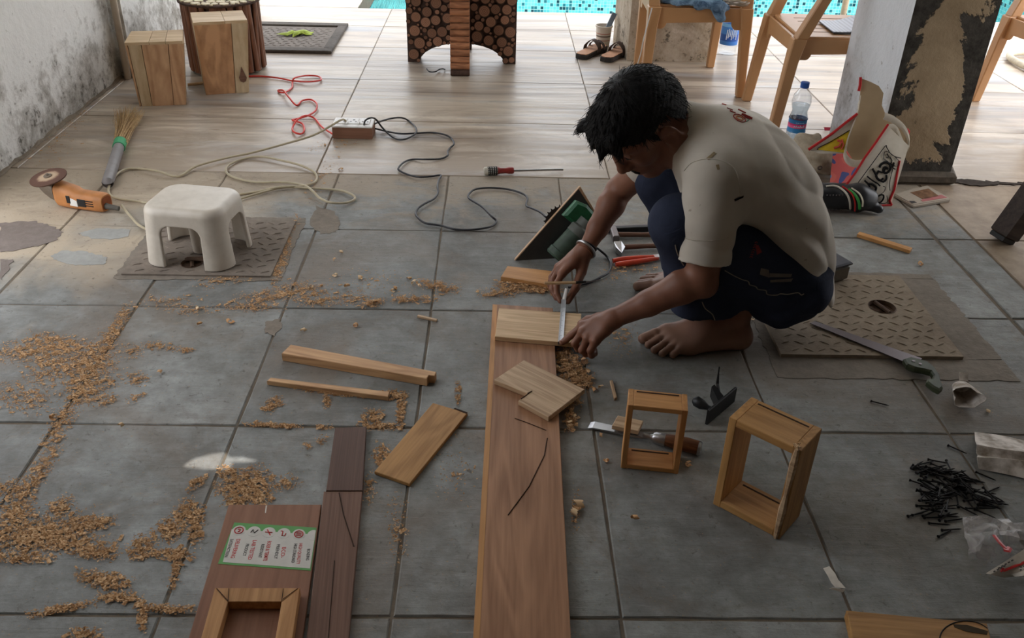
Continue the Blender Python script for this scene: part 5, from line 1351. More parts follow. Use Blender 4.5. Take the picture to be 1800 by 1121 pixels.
fF = [[J(978, 500, 2.120), J(979, 516, 2.098), J(985, 529, 2.082)],
      [J(972, 492, 2.150), J(971, 508, 2.128), J(978, 524, 2.108)],
      [J(970, 487, 2.178), J(967, 500, 2.160), J(974, 515, 2.145)],
      [J(974, 482, 2.205), J(969, 492, 2.190), J(974, 505, 2.175)]]
tF = [J(1022, 478, 2.165), J(1012, 506, 2.118), J(998, 529, 2.085)]
hand(wrF, mF, fF, tF)
# feet
def foot(mir, yF, xo):
    def g(px, py, z):
        q = G(px, py, z); y = q.y if not mir else yF - (q.y - 1.91)
        return np.array((q.x + xo, y, z))
    tips = [g(1131, 595, .013), g(1140, 606, .010), g(1150, 615, .010), g(1164, 621.5, .010), g(1183, 623.5, .010)]
    webs = [g(1172, 583, .024), g(1176, 591, .022), g(1184, 599, .020), g(1193, 606, .018), g(1203, 612, .017)]
    an = g(1293, 572, .105); an[0] = g(1290, 590, .02)[0] - .005; an[1] = (1.945 if not mir else yF - (1.945 - 1.91)); an[2] = .10
    heel = g(1300, 592, .030)
    for t, w_, r in zip(tips, webs, (.0145, .0105, .0100, .0098, .0098)):
        mid = t * .5 + w_ * .5 + np.array((0, 0, .006))
        B.cone(w_, mid, r * 1.1, r * .92, .004); B.cone(mid, t, r * .9, r * .98, .003)
    B.cone(heel, heel + np.array((.0, 0, .0)), .031, .031, .02)
    for w_, r in zip(webs, (.022, .020, .0185, .0172, .0165)):
        B.cone(w_, heel + np.array((-.03, (w_[1] - webs[2][1]) * .35, .0)), r, .026, .012)
        B.cone(w_ + np.array((.02, 0, 0)), an, r * .9, .030, .016)
    B.cone(an, heel, .031, .028, .02)
    sh = an + np.array((-.02, 0, .08)); B.cone(an, sh, .033, .038, .02)
    for s in (-1, 1): B.ell(an + np.array((.004, .03 * s, -.012)), (.012, .008, .012), .01)
    return an
anN = foot(False, 0, 0); anF = foot(True, 2.225, .022)
for hp, kn, an in (((.75, 1.965, .175), (.445, 1.92, .345), anN), ((.75, 2.115, .175), (.455, 2.21, .325), anF)):
    B.chain([(np.array(hp), .075), (np.array(kn), .046), (an + np.array((-.06, 0, .10)), .042), (an + np.array((-.02, 0, .05)), .034)], .02)
B.cut((0, 0, .0012), (0, 0, -1))
man = thing('person', 'dark haired man squatting in a cream T-shirt and navy track pants, measuring a board', 'person', (.62, 2.04, 0))
IM = Matrix.Translation((-.62, -2.04, 0))
skm = NT('dark_skin', .48, .35); pw = skm.coord('Object')
n1 = skm.noise(pw, 9, 4, .6); n2 = skm.noise(pw, 90, 3, .6)
cs_ = skm.ramp(n1, [(.3, lin((112, 73, 56))), (.7, lin((136, 92, 72)))])
xyz = skm.sep(skm.new('NewGeometry').outputs['Position'])
# dusty feet
dz = skm.new('MapRange'); dz.inputs['From Min'].default_value = .10; dz.inputs['From Max'].default_value = .02; skm.put(dz.inputs['Value'], xyz[2])
far_ = skm.math('GREATER_THAN', xyz[0], .38)
cs_ = skm.mix(skm.math('MULTIPLY', skm.math('MULTIPLY', dz.outputs[0], far_), .5), cs_, lin((150, 122, 104)))
skm.color(cs_); skm.bump(n2, .18, .002); skm.b.inputs['Subsurface Weight'].default_value = .04; skm.b.inputs['Subsurface Radius'].default_value = (.01, .004, .002)
def part(name, me, mat, parent=None, label=None):
    me.transform(IM); o = obj(name, me, mat, parent or man, label=label); return o
bme = B.mesh('body'); body_o = part('body', bme, skm.m)

# hair
Hs = SDF(HO - .2, HO + .2, .0028)
Hs.ell(h(-.008, .058), (.108, .104, .084), 0, R=HR)
Hs.ell(h(.055, .105), (.055, .042, .060), .03, R=HR); Hs.ell(h(-.05, .02), (.062, .085, .076), .03, R=HR)
for l in (-.05, -.02, .01, .035, .055): Hs.cone(h(.088, .118, l), h(.116 - abs(l) * .3, .100 + .02 * math.sin(l * 90), l * 1.1), .016, .010, .012)
Hs.cone(h(.100, .118, .03), h(.128, .098, .036), .015, .006, .008)
nF = .86 * HF - .51 * HU
Hs.cut(h(.080, .088), nF, .006, HO - .2, HO + .2) if False else None
def facecut(x, y, z):
    f = (x - HO[0]) * HF[0] + (y - HO[1]) * HF[1] + (z - HO[2]) * HF[2]; u = (x - HO[0]) * HU[0] + (y - HO[1]) * HU[1] + (z - HO[2]) * HU[2]; l = (x - HO[0]) * HL[0] + (y - HO[1]) * HL[1] + (z - HO[2]) * HL[2]
    al = np.abs(l)
    # hairline: above .088 in front, receding to the temple, sideburn before the ear, round the ear, nape
    line = np.where(f > .035, .088 - 1.3 * np.maximum(al - .045, 0), np.where(f > .012, -.012 + (f - .012) * 3.2, np.where(f > -.034, .052, .052 - (-.034 - f) * 3.0)))
    line = np.maximum(line, -.062)
    return ((u - line) * .45).astype(np.float32)
Hs.put(HO - .2, HO + .2, lambda x, y, z: -(-facecut(x, y, z)), 0, 's') if False else None
w__ = Hs.win(HO - .2, HO + .2); Hs.f[w__[0]] = np.maximum(Hs.f[w__[0]], -facecut(w__[1], w__[2], w__[3]))
Rh = np.random.default_rng(5)
Hs.warp(lambda x, y, z: .0004 * np.sin(70 * (x * HF[0] + y * HF[1] + z * HF[2]) + 220 * (x * HL[0] + y * HL[1] + z * HL[2]) + 3 * np.sin(60 * z)) + .0006 * np.sin(430 * (x + .6 * y - .3 * z)))
hm = NT('black_hair', .55, .25); hn = hm.noise(hm.coord('Object', (60, 60, 60)), 4, 4, .7, 1.5); hm.color(hm.ramp(hn, [(.3, lin((10, 9, 10))), (.7, lin((22, 20, 21)))])); hm.bump(hn, .7, .006)
hair = part('hair', Hs.mesh('hair'), hm.m)
# short strands combed over the cap of hair
hb = MB(); hme = hair.data; nv = len(hme.vertices); cr_ = np.array(tuple(IM @ Vector(h(-.03, .150))))
for k in range(2800):
    v = hme.vertices[int(Rh.integers(nv))]; p = np.array(v.co); n = np.array(v.normal); d = p - cr_; d = d - n * (d @ n); q = np.linalg.norm(d)
    if q < 1e-4 or min(np.linalg.norm(p - np.array(tuple(IM @ Vector(h(-.005, .0, .08 * s_))))) for s_ in (-1, 1)) < .046: continue
    p = p + HL * Rh.normal(0, .0015) + HF * Rh.normal(0, .0015)
    d = d / q + HL * Rh.normal(0, .25); L_ = Rh.uniform(.012, .026)
    hb.loft([(p - n * .0012, .0009), (p + d * L_ * .5 + n * .0007, .0008), (p + d * L_ + n * Rh.uniform(-.003, .0010), .0003)], 3, False)
obj('hair_strands', hb, hm.m, hair, 80, kind='stuff')
st_ = MB()
for k in range(34):                                      # loose strands at the crown and fringe
    t = Rh.uniform(-1, 1); base = h(Rh.uniform(.0, .10), Rh.uniform(.125, .140), Rh.uniform(-.05, .05)); d = HU * Rh.uniform(.3, 1) + HF * Rh.uniform(.2, 1.0) + HL * Rh.uniform(-.5, .3)
    d /= np.linalg.norm(d); q = [Vector(base + d * s * .030 + np.array((0, 0, -.012)) * s * s) for s in (0, .35, .7, 1.0)]
    st_.loft([(IM @ p, r) for p, r in zip(q, (.0009, .0008, .0006, .0003))], 4)
obj('loose_strands', st_, hm.m, hair, kind='stuff')
bro = MB()
for s in (-1, 1): bro.loft([(IM @ Vector(h(.101 - .0, .050, .012 * s)), .0028), (IM @ Vector(h(.098, .054, .026 * s)), .0036), (IM @ Vector(h(.086, .053, .044 * s)), .0022)], 8)
obj('eyebrows', bro, hm.m, body_o)
mo = MB(); mo.loft([(IM @ Vector(h(.094, -.053, l)), r) for l, r in ((-.027, .002), (-.014, .0042), (0, .0035), (.014, .0042), (.027, .002))] if False else [(IM @ Vector(h(.1055 - 6 * l * l, -.049 - 9 * l * l, l)), r) for l, r in ((-.024, .0025), (-.014, .0045), (0, .0040), (.014, .0045), (.024, .0025))], 8)
obj('moustache', mo, hm.m, body_o)
ey = MB()
for s in (-1, 1): ey.loft([(IM @ Vector(h(.0915, .0225, .020 * s)), .0012), (IM @ Vector(h(.0935, .0195, .032 * s)), .0022), (IM @ Vector(h(.0890, .0225, .044 * s)), .0012)], 6)
obj('eyelashes', ey, hm.m, body_o)

# T-shirt
T = SDF((.28, 1.74, -.02), (.98, 2.40, .70), .0034)
SHR = [((.520, YC, .488), (.10, .168, .090), (1, 0, -.05)), ((.59, YC, .470), (.10, .182, .103), (.9, 0, -.42)), ((.655, YC, .425), (.10, .178, .108), (.68, 0, -.73)), ((.712, YC, .345), (.10, .172, .108), (.42, 0, -.91)), ((.748, YC, .25), (.10, .168, .108), (.2, 0, -.98)), ((.768, YC, .16), (.10, .168, .104), (.05, 0, -1)), ((.775, YC, .10), (.06, .165, .100), (.02, 0, -1))]
trunk(T, (0, 0, 0), .06, rows=SHR)
T.ell((.555, YC, .40), (.10, .15, .09), .05, R=[[.8, 0, -.6], [0, 1, 0], [.6, 0, .8]])
T.cone(h(-.038, -.055), (.515, 2.045, .50), .064, .082, .03)
# hem, slanting from the armpit to the small of the back
hA, hB = J(1292, 389, 1.88), J(1436, 518, 1.93)
d = hB - hA; nrm = np.cross(d, [0, 1, 0]); nrm /= np.linalg.norm(nrm); nrm = nrm if nrm[0] < 0 else -nrm
def hemcut(x, y, z): return ((x - hA[0]) * nrm[0] + (y - hA[1]) * nrm[1] + (z - hA[2]) * nrm[2] - .016 * np.sin(np.clip(((x - hA[0]) * d[0] + (z - hA[2]) * d[2]) / (d @ d), 0, 1) * PI) - 0 * y).astype(np.float32)
front = (.60, 0, 0)
w_ = T.win((.28, 1.74, -.02), (.98, 2.40, .70)); fz_ = hemcut(w_[1], w_[2], w_[3]); hi_x = w_[3] > .36
T.f[w_[0]] = np.maximum(T.f[w_[0]], np.where(w_[3] + 0 * w_[1] + 0 * w_[2] < .37, fz_, -1))
# sleeves
def sleeve(S, sh, el, t_end, r0, r1, tilt=None):
    L_ = SDF(S.lo, S.lo + S.h * 2, S.h); L_.n = S.n.copy(); L_.f = np.full(tuple(S.n), 1.0, np.float32); e = sh + (el - sh) * t_end
    ax = (el - sh) / np.linalg.norm(el - sh)
    L_.chain([(sh - ax * .01, r0), (sh + (e - sh) * .5, (r0 + r1) / 2), (e + ax * .05, r1)], .01); n = ax if tilt is None else tilt / np.linalg.norm(tilt)
    L_.cut(e, n); L_.cone(e - ax * .012, e + ax * .05, r1 - .009, r1 - .005, 0, 's')
    k = .03; a, dd = S.f, L_.f; tt = np.maximum(k - np.abs(a - dd), 0) / k; S.f = np.minimum(a, dd) - tt * tt * k * .25
sleeve(T, shN + np.array((.0, -.004, .0)), elN, .80, .072, .060)
sleeve(T, shF, elF, .62, .068, .058)
def folds(x, y, z):
    a = (x - .56) * .8 - (z - .40) * .6; b = (x - .56) * .6 + (z - .40) * .8
    rid = lambda v: 1 - np.abs(np.sin(v)) * 2 * .9
    w1 = rid(38 * b + 13 * a + 1.3 * np.sin(15 * a + 1) + 7 * (y - 2.04)) * np.clip((x - .57) * 6, 0, 1)
    w2 = np.sin(60 * b - 20 * a + 3 * np.sin(13 * b + 30 * y)) * np.clip((x - .50) * 5, 0, 1)
    w3 = rid(62 * z + 16 * x + 14 * y + np.sin(30 * y)) * np.clip((.44 - z) * 8, 0, 1) * (x < .58)
    return (.0042 * w1 + .0022 * w2 + .0022 * w3).astype(np.float32)
T.warp(folds)
sm_ = NT('cream_cotton', .9, .1); p = sm_.coord('Object'); n1 = sm_.noise(p, 6, 4, .6); n2 = sm_.noise(sm_.coord('Object', (1.0, .7, 1.0), (0, .9, 0)), 10, 3, .5, .6)
c = sm_.ramp(n1, [(.3, lin((186, 178, 166))), (.7, lin((204, 197, 186)))])
c = sm_.mix(sm_.ramp(sm_.noise(p, 5.5, 3, .5), [(.60, 0.0), (.72, .35)]), c, lin((186, 160, 128)))
c = sm_.mix(sm_.ramp(sm_.noise(p, 60, 2, .5), [(.73, 0.0), (.76, .5)]), c, lin((120, 100, 84)))
sm_.color(c); sm_.bump(n2, .22, .012); sm_.b.inputs['Sheen Weight'].default_value = .1
shirt = part('t_shirt', T.mesh('t_shirt'), sm_.m)

# track pants
Q = SDF((.26, 1.70, -.01), (.98, 2.40, .50), .0036)
knN, knF = np.array((.438, 1.915, .350)), np.array((.448, 2.215, .330))
hpN, hpF = np.array((.752, 1.955, .170)), np.array((.752, 2.125, .170))
trunk(Q, (.012, .010, .010), .05, rows=TR[4:])
for hp, kn, an, s in ((hpN, knN, anN, -1), (hpF, knF, anF, 1)):
    Q.chain([(hp, .104), (hp + (kn - hp) * .5 + np.array((0, .006 * s, -.002)), .094), (kn, .068)], .03)
    hem = an + np.array((-.085 if s < 0 else -.07, 0, -.015)); Q.chain([(kn, .066), (kn + (hem - kn) * .45 + np.array((.012, 0, 0)), .074), (hem + np.array((.0, 0, .03)), .080), (hem + np.array((0, 0, -.08)), .086)], .02)
    Q.ell(an + np.array((-.03, 0, .055)), (.075, .062, .06), .03)
Q.cut((0, 0, .056), (.10, 0, -1))
for an, s in ((anN, -1), (anF, 1)): Q.cone(an + np.array((-.06, 0, -.09)), an + np.array((-.05, 0, -.02)), .058, .045, .01, 's')
Q.ell((.735, 1.945, .145), (.10, .075, .09), .04)
Q.warp(lambda x, y, z: (.0026 * np.sin(55 * (x + z) + 18 * y + 2 * np.sin(21 * z)) * np.clip((x - .48) * 5, 0, 1) + .002 * np.sin(90 * (z - .3 * x) + 2 * np.sin(30 * x)) * (z < .22)).astype(np.float32))
tm = NT('navy_fabric', .85, .12); p = tm.coord('Object'); n1 = tm.noise(p, 7, 4, .6); n2 = tm.noise(tm.coord('Object', (1, 1, 1), (0, .5, 0)), 18, 4, .6, 1.2)
tm.color(tm.ramp(n1, [(.3, lin((36, 41, 56))), (.7, lin((50, 56, 74)))])); tm.bump(n2, .35, .012)
pants = part('track_pants', Q.mesh('track_pants'), tm.m)

# details fixed to what the eye sees: measured on the built surface
from mathutils.bvhtree import BVHTree
def bvh(o):
    me = o.data; return BVHTree.FromPolygons([v.co for v in me.vertices], [tuple(f.vertices) for f in me.polygons])
BT, BQ, BB = bvh(shirt), bvh(pants), bvh(body_o)
c_loc = IM @ Vector((0, 0, CAMH))
def hit(tree, px, py, off=.0012):
    r = Vector(ray(px, py)).normalized(); q = tree.ray_cast(c_loc, r)
    return None if q[0] is None else q[0] + q[1] * off
def on_surface(name, tree, px, r, mat, parent, sub=4, off=.0008, flat=.6, closed=False):
    P = spline([(x, y, 0) for x, y in px], sub, closed); pts = [hit(tree, p.x, p.y, off) for p in P]; pts = [p for p in pts if p is not None]
    runs = [[]]
    for p in pts:
        if runs[-1] and (p - runs[-1][-1]).length > .03: runs.append([])
        runs[-1].append(p)
    b = MB()
    for rn in runs:
        if len(rn) > 1: b.loft([(p, r) for p in rn], 6)
    return obj(name, b, mat, parent)
def patch_on(name, tree, poly, mat, parent, n=9, off=.0012):
    """flat print on cloth: a grid of surface points inside a four-cornered outline"""
    a, b_, c_, d_ = [Vector((*q, 0)) for q in poly]; g = []
    for i in range(n):
        row = []
        for j in range(n):
            q = a.lerp(b_, j / (n - 1)).lerp(d_.lerp(c_, j / (n - 1)), i / (n - 1)); row.append(hit(tree, q.x, q.y, off))
        g.append(row)
    if any(p is None for r_ in g for p in r_): return None
    return obj(name, MB().sheet(g), mat, parent)
PIPE_W = plain('piping', (150, 140, 128), .8, .1); GREYB = plain('grey_trim', (112, 104, 98), .8, .1); SREDT = plain('shirt_print_red', (150, 58, 54), .9, .1); STAIN = plain('shirt_stain', (140, 124, 98), .95, .05); SORG = plain('shirt_print_orange', (190, 128, 92), .9, .1)
on_surface('piping', BQ, [(1274, 475), (1290, 484), (1305, 491), (1315, 494), (1318, 500), (1328, 503), (1333, 508), (1346, 510), (1348, 516), (1355, 518), (1366, 518), (1372, 516), (1385, 517), (1402, 514), (1408, 518), (1413, 516)], .0013, PIPE_W, pants)
on_surface('piping', BQ, [(1234, 530), (1240, 542), (1252, 552), (1258, 566), (1265, 580), (1267, 590)], .0013, PIPE_W, pants)
on_surface('piping', BQ, [(1187, 430), (1190, 442), (1196, 456), (1202, 466)], .0013, PIPE_W, pants)
patch_on('pocket_trim', BQ, [(1352, 480), (1392, 481), (1390, 487), (1352, 487)], GREYB, pants); patch_on('pocket_trim', BQ, [(1353, 492), (1394, 489), (1390, 495), (1354, 496)], GREYB, pants)
patch_on('pocket_trim', BQ, [(1337, 471), (1351, 474), (1352, 488), (1335, 482)], GREYB, pants)
PRED = plain('pants_print_red', (138, 62, 66), .9, .1)
patch_on('printed_badge', BQ, [(1328, 431), (1333, 431), (1339, 443), (1330, 448)], PRED, pants)
for k in range(7): on_surface('printed_letters', BQ, [(1317.5 + k * 1.5, 452 - k * 4.2), (1321 + k * 1.5, 450.5 - k * 4.2), (1322 + k * 1.5, 453 - k * 4.2)], .0010, PRED, pants)
on_surface('shirt_ring', BT, [(1300 + 10.5 * math.cos(a) + 1 * math.sin(a), 208 + 6 * math.sin(a) + 3.5 * math.cos(a)) for a in [k * PI / 6 for k in range(12)]], .0012, SREDT, shirt, 2, closed=True)
on_surface('shirt_ring', BT, [(1300 + 6 * math.cos(a), 208 + 3 * math.sin(a) + 2 * math.cos(a)) for a in [k * PI / 5 for k in range(10)]], .0016, SORG, shirt, 2, closed=True)
for s0, s1, r in [((1266, 182), (1276, 185), .0017), ((1278, 190), (1288, 194), .0012), ((1283, 195), (1293, 199), .0014), ((1298, 193), (1310, 199), .0022), ((1304, 201), (1322, 209), .0032), ((1309, 205), (1318, 210), .0022)]: on_surface('shirt_print', BT, [s0, ((s0[0] + s1[0]) / 2, (s0[1] + s1[1]) / 2), s1], r, SREDT, shirt)
on_surface('shirt_print', BT, [(1311, 214), (1315, 212), (1316, 209)], .0012, P_GREEN, shirt)
patch_on('stain', BT, [(1241, 279), (1255, 267), (1259, 270), (1246, 282)], STAIN, shirt, 5); patch_on('stain', BT, [(1258, 290), (1264, 289), (1265, 298), (1261, 299)], STAIN, shirt, 5)
on_surface('seam', BT, [(1203, 300), (1215, 287), (1235, 280), (1258, 280), (1278, 286), (1292, 298), (1299, 320), (1302, 345)], .0013, plain('seam_cream', (200, 194, 182), .9, .1), shirt)
on_surface('sleeve_hem', BT, [(1194, 415), (1215, 421), (1240, 423), (1265, 421), (1280, 417)], .0009, plain('seam_shade', (176, 168, 154), .9, .1), shirt)
# torn seam under the arm
patch_on('torn_seam', BT, [(1290, 350), (1307, 343), (1306, 347), (1291, 354)], plain('dark_hole', (40, 30, 28), .9, .05), shirt, 5)
# bangle, thread, watch side ornament on the far wrist
axF = (wrF - elF) / np.linalg.norm(wrF - elF); u_ = np.cross(axF, [0, 1, 0]); u_ /= np.linalg.norm(u_); v_ = np.cross(axF, u_)
def ring(c, R_, r, tilt=0.0, mat=None, name='bangle'):
    cN = wrF - axF * c
    pts = [IM @ Vector(cN + u_ * R_ * math.cos(t) + v_ * R_ * math.sin(t) + axF * tilt * math.cos(t + .5)) for t in [2 * PI * k / 28 for k in range(28)]]
    return obj(name, MB().loft([(p, r) for p in pts], 8, closed=True), mat, body_o, 60)
ring(-.004, .030, .0032, .008, P_STEEL, 'bangle'); ring(-.012, .026, .0016, .006, plain('copper_thread', (136, 84, 60), .6, .2), 'wrist_thread'); ring(.008, .0255, .0026, .0, P_BLACK, 'wrist_band')
obj('watch_face', MB().loft([(IM @ Vector(wrF - axF * .012 - u_ * .022 + v_ * -.008), .010), (IM @ Vector(wrF - axF * .012 - u_ * .028 + v_ * -.010), .010)], 14), P_STEEL, body_o) if False else None
# nails of the near foot and pointing finger
nb = MB()
tip = fN[0][2]; nb.ball(IM @ Vector(tip + np.array((-.004, -.002, .0066))), (.0042, .0036, .0012), 8)
obj('finger_nail', nb, plain('nail', (150, 112, 98), .4, .4), body_o)

# steel tape and the pencil held between the fingers
ta, tb_ = G(985.5, 600, .0362), G(990, 541, .0362)
M = frame_of(ta, tb_, .0345); I = M.inverted(); tL = (tb_ - ta).length
tape = thing('steel_tape', 'graduated steel tape held across the pale board between both hands', 'measuring tape', M=M)
obj('blade', MB().sheet([[(x, y, .0012 + abs(y) * .12 + lift) for y in (-.0065, -.003, .003, .0065)] for x, lift in ((0, 0), (tL * .5, 0), (tL, .0), (tL * 1.06, .004), (tL * 1.13, .014))], .0006), plain('tape_steel', (196, 200, 206), .35, .5, .2, .05), tape)
tk = MB()
for k in range(34):
    x = tL * (k + .5) / 34; l_ = .008 if k % 5 == 0 else .0045
    tk.box((x, .0062 - l_ / 2, .0021), (.0009, l_, .0004))
    if k % 5 == 2:
        for q in range(2): tk.box((x + q * .0022, -.0038, .0017), (.0012, .003, .0004))
obj('graduations', tk, P_BLACK, tape)
obj('hook', MB().box((-.001, 0, -.003), (.001, .014, .008)), P_STEEL, tape)
obj('white_end', MB().loft([(I @ PY(990, 533, 2.075), .0055), (I @ PY(993, 521, 2.085), .0055), (I @ PY(996, 507, 2.095), .0045)], 8, flat=.5), P_WHITE, tape)
pa, pb3 = PY(957, 497.5, 2.098), PY(1012, 496.5, 2.098)
M = frame_of(pa, pb3); pc = thing('pencil', 'pale flat carpenter pencil with a dark end held in the far hand', 'pencil', M=M); I = M.inverted()
obj('wood_end', MB().loft([((0, 0, 0), .0048), ((I @ pb3), .0048)], 6), W_PALE, pc); obj('dark_end', MB().loft([(I @ pb3, .0046), (I @ PY(1030, 495, 2.10), .0032)], 6), P_BLACK, pc); obj('wire_tip', MB().loft([(I @ PY(1030, 495, 2.10), .002), (I @ PY(1046, 494, 2.10), .0016), (I @ PY(1056, 491, 2.10), .001)], 6), P_DSTEEL, pc)
# ------------------------------------------------------------ chairs by the pool
P_CHAIR = plain('tan_chair_plastic', (186, 140, 96), .42, .45, 0, .06, 8)
P_SLOT = plain('slot_shade', (120, 86, 58), .6, .2)
def make_chair(label, loc, rotz):
    t = thing('plastic_chair', label, 'chair', loc, rotz, 'tan plastic armchairs round the pillars')
    def lpost(pts, w_, d_, n=2):
        """angle-section post through points, widths per point"""
        b = MB(); secs = []
        for (x, y, z), a, c in zip(pts, w_, d_):
            secs.append([(x - a / 2, y - c / 2, z), (x + a / 2, y - c / 2, z), (x + a / 2, y + c / 2, z), (x - a / 2, y + c / 2, z)])
        v = [p for s in secs for p in s]; f = [(3, 2, 1, 0), tuple(range(len(v) - 4, len(v)))]
        for i in range(len(secs) - 1):
            for k in range(4): f.append((i * 4 + k, i * 4 + (k + 1) % 4, i * 4 + 4 + (k + 1) % 4, i * 4 + 4 + k))
        b.add(v, f); bmesh.ops.bevel(b.bm, geom=b.bm.edges[:], offset=.004, segments=1, affect='EDGES'); return b
    sz = .380
    for s in (-1, 1):
        obj('leg', lpost([(.225 * s, -.235, 0), (.212 * s, -.205, .30), (.205 * s, -.19, sz + .01)], (.036, .046, .058), (.04, .046, .055)), P_CHAIR, t)
        obj('leg', lpost([(.186 * s, .255, 0), (.188 * s, .225, .28), (.188 * s, .20, sz + .01)], (.036, .042, .05), (.038, .044, .052)), P_CHAIR, t)
        obj('arm_post', lpost([(.207 * s, -.185, sz + .008), (.222 * s, -.12, .55), (.232 * s, -.08, .63)], (.050, .044, .04), (.048, .042, .05)), P_CHAIR, t)
        obj('armrest', lpost([(.235 * s, -.15, .635), (.238 * s, .05, .65), (.21 * s, .23, .64)], (.045, .055, .04), (.028, .028, .03)), P_CHAIR, t)
        obj('back_post', lpost([(.195 * s, .20, sz), (.20 * s, .245, .62), (.185 * s, .30, .84)], (.04, .036, .04), (.045, .035, .03)), P_CHAIR, t)
    # seat with rounded front; dark strips paint the shade of its slots
    P = []
    for x0, y0, a0 in ((.205, -.185, -90), (.20, .20, 0), (-.20, .20, 90), (-.205, -.185, 180)):
        r = .035
        cx = x0 - math.copysign(r, x0); cy = y0 - math.copysign(r, y0)
        for k in range(5):
            a = math.radians(a0 + 90 * k / 4); P.append((cx + r * math.cos(a), cy + r * math.sin(a)))
    seat = obj('seat', MB().prism(P, sz - .004, sz + .014, None, .004), P_CHAIR, t)
    sb = MB()
    for k in range(5): sb.box((-.12 + .06 * k, .01, sz + .0142), (.006, .26, .0012))
    obj('slot_shade_strips', sb, P_SLOT, seat)
    def apron(L, hgt, gus):
        q = [(-L / 2, 0), (L / 2, 0), (L / 2, -hgt - gus)]
        for k in range(1, 7): a = PI / 2 * k / 6; q.append((L / 2 - .03 - gus * .7 * math.sin(a), -hgt - gus * math.cos(a)))
        for k in range(5, -1, -1): a = PI / 2 * k / 6; q.append((-L / 2 + .03 + gus * .7 * math.sin(a), -hgt - gus * math.cos(a)))
        return q + [(-L / 2, -hgt - gus)]
    obj('apron', MB().prism(apron(.40, .058, .035), -.006, .006, axes((0, -.200, sz + .006), (1, 0, 0), (0, 0, 1), (0, -1, 0)), .001), P_CHAIR, t)
    obj('apron', MB().prism(apron(.38, .05, .03), -.006, .006, axes((0, .205, sz + .004), (1, 0, 0), (0, 0, 1), (0, -1, 0)), .001), P_CHAIR, t)
    for s in (-1, 1): obj('apron', MB().prism(apron(.37, .052, .03), -.006, .006, axes((.203 * s, .005, sz + .005), (0, 1, 0), (0, 0, 1), (1, 0, 0)), .001), P_CHAIR, t)
    for k in range(4): obj('back_slat', lpost([(-.10 + .067 * k, .222, sz + .07), (-.10 + .067 * k, .255, .62), (-.095 + .063 * k, .30, .82)], (.045,) * 3, (.012,) * 3), P_CHAIR, t)
    obj('back_rail', lpost([(-.19, .30, .845), (0, .325, .87), (.19, .30, .845)], (.03,) * 3, (.03, .03, .03)), P_CHAIR, t); obj('back_rail', MB().box((0, .222, sz + .065), (.38, .018, .04), None, .004), P_CHAIR, t)
    return t
ch1 = make_chair('tan plastic chair with jeans on the seat before the flaking middle pillar', (.905, 4.275, 0), 0)
ch2 = make_chair('tan plastic chair turned left with a magazine on its seat, beside the white pillar', (1.385, 3.765, 0), -PI / 2)
ch3 = make_chair('tan plastic chair at the right edge behind the peeling pillar', (2.50, 3.86, 0), -PI / 2 + .12)

# jeans and cable coil on the first chair
denim = NT('light_denim', .9, .1); dn = denim.noise(denim.coord('Object'), 22, 4, .6, .8); denim.color(denim.ramp(dn, [(.35, lin((66, 88, 112))), (.6, lin((128, 156, 184)))])); denim.bump(dn, .6, .02)
S = SDF((.66, 3.94, .26), (1.10, 4.34, .50), .005)
S.cone((.74, 4.12, .412), (.98, 4.095, .410), .026, .024, .03).cone((.72, 4.20, .414), (1.0, 4.17, .412), .026, .028, .03).cone((.76, 4.28, .414), (.98, 4.27, .41), .024, .024, .03)
S.cone((.78, 4.078, .402), (.99, 4.068, .398), .013, .020, .02).cone((.90, 4.062, .398), (1.02, 4.058, .390), .012, .016, .02).cone((.96, 4.052, .394), (.985, 4.044, .345), .014, .011, .02).cone((.985, 4.052, .394), (1.005, 4.044, .352), .014, .011, .02)
S.warp(lambda x, y, z: (.0035 * np.sin(70 * x + 40 * y) + .003 * np.sin(90 * y - 60 * x + 50 * z)).astype(np.float32))
S.put((.66, 4.064, .2), (1.1, 4.5, .3945), lambda x, y, z: np.maximum(4.061 - y, z - .3955).astype(np.float32) + 0 * x, 0, 's')
o = obj('jeans', S.mesh('jeans'), denim.m); tag(o, 'light blue jeans thrown over the seat of the tan chair', 'jeans')
cc_ = MB(); pts = []
for k in range(64): a = 2 * PI * k / 16; r = .055 + .010 * math.sin(k * .9); pts.append((1.07 + r * math.cos(a) * .9, 4.11 + r * math.sin(a), .436 + .0045 * (k // 16) + .004 * math.sin(k * 1.3) + .003))
cc_.loft([(p, .0042) for p in spline(pts, 2)], 6); o = obj('cable_coil', cc_, plain('coil_grey', (150, 138, 124), .5, .3), None, 60); o.location.z = -.035; tag(o, 'coiled grey cable lying on the chair seat beside the jeans', 'cable')
wp = [PY(1146, 14, 4.03), PY(1139, 40, 4.03), PY(1131, 70, 4.03), PY(1126, 95, 4.05), PY(1118, 120, 4.10), G(1112, 132, .004)]
o = obj('wire', MB().loft([(p, .0028) for p in spline(wp, 5)], 6), P_WHITE, None, 60); tag(o, 'thin white wire hanging down the front leg of the jeans chair', 'wire')
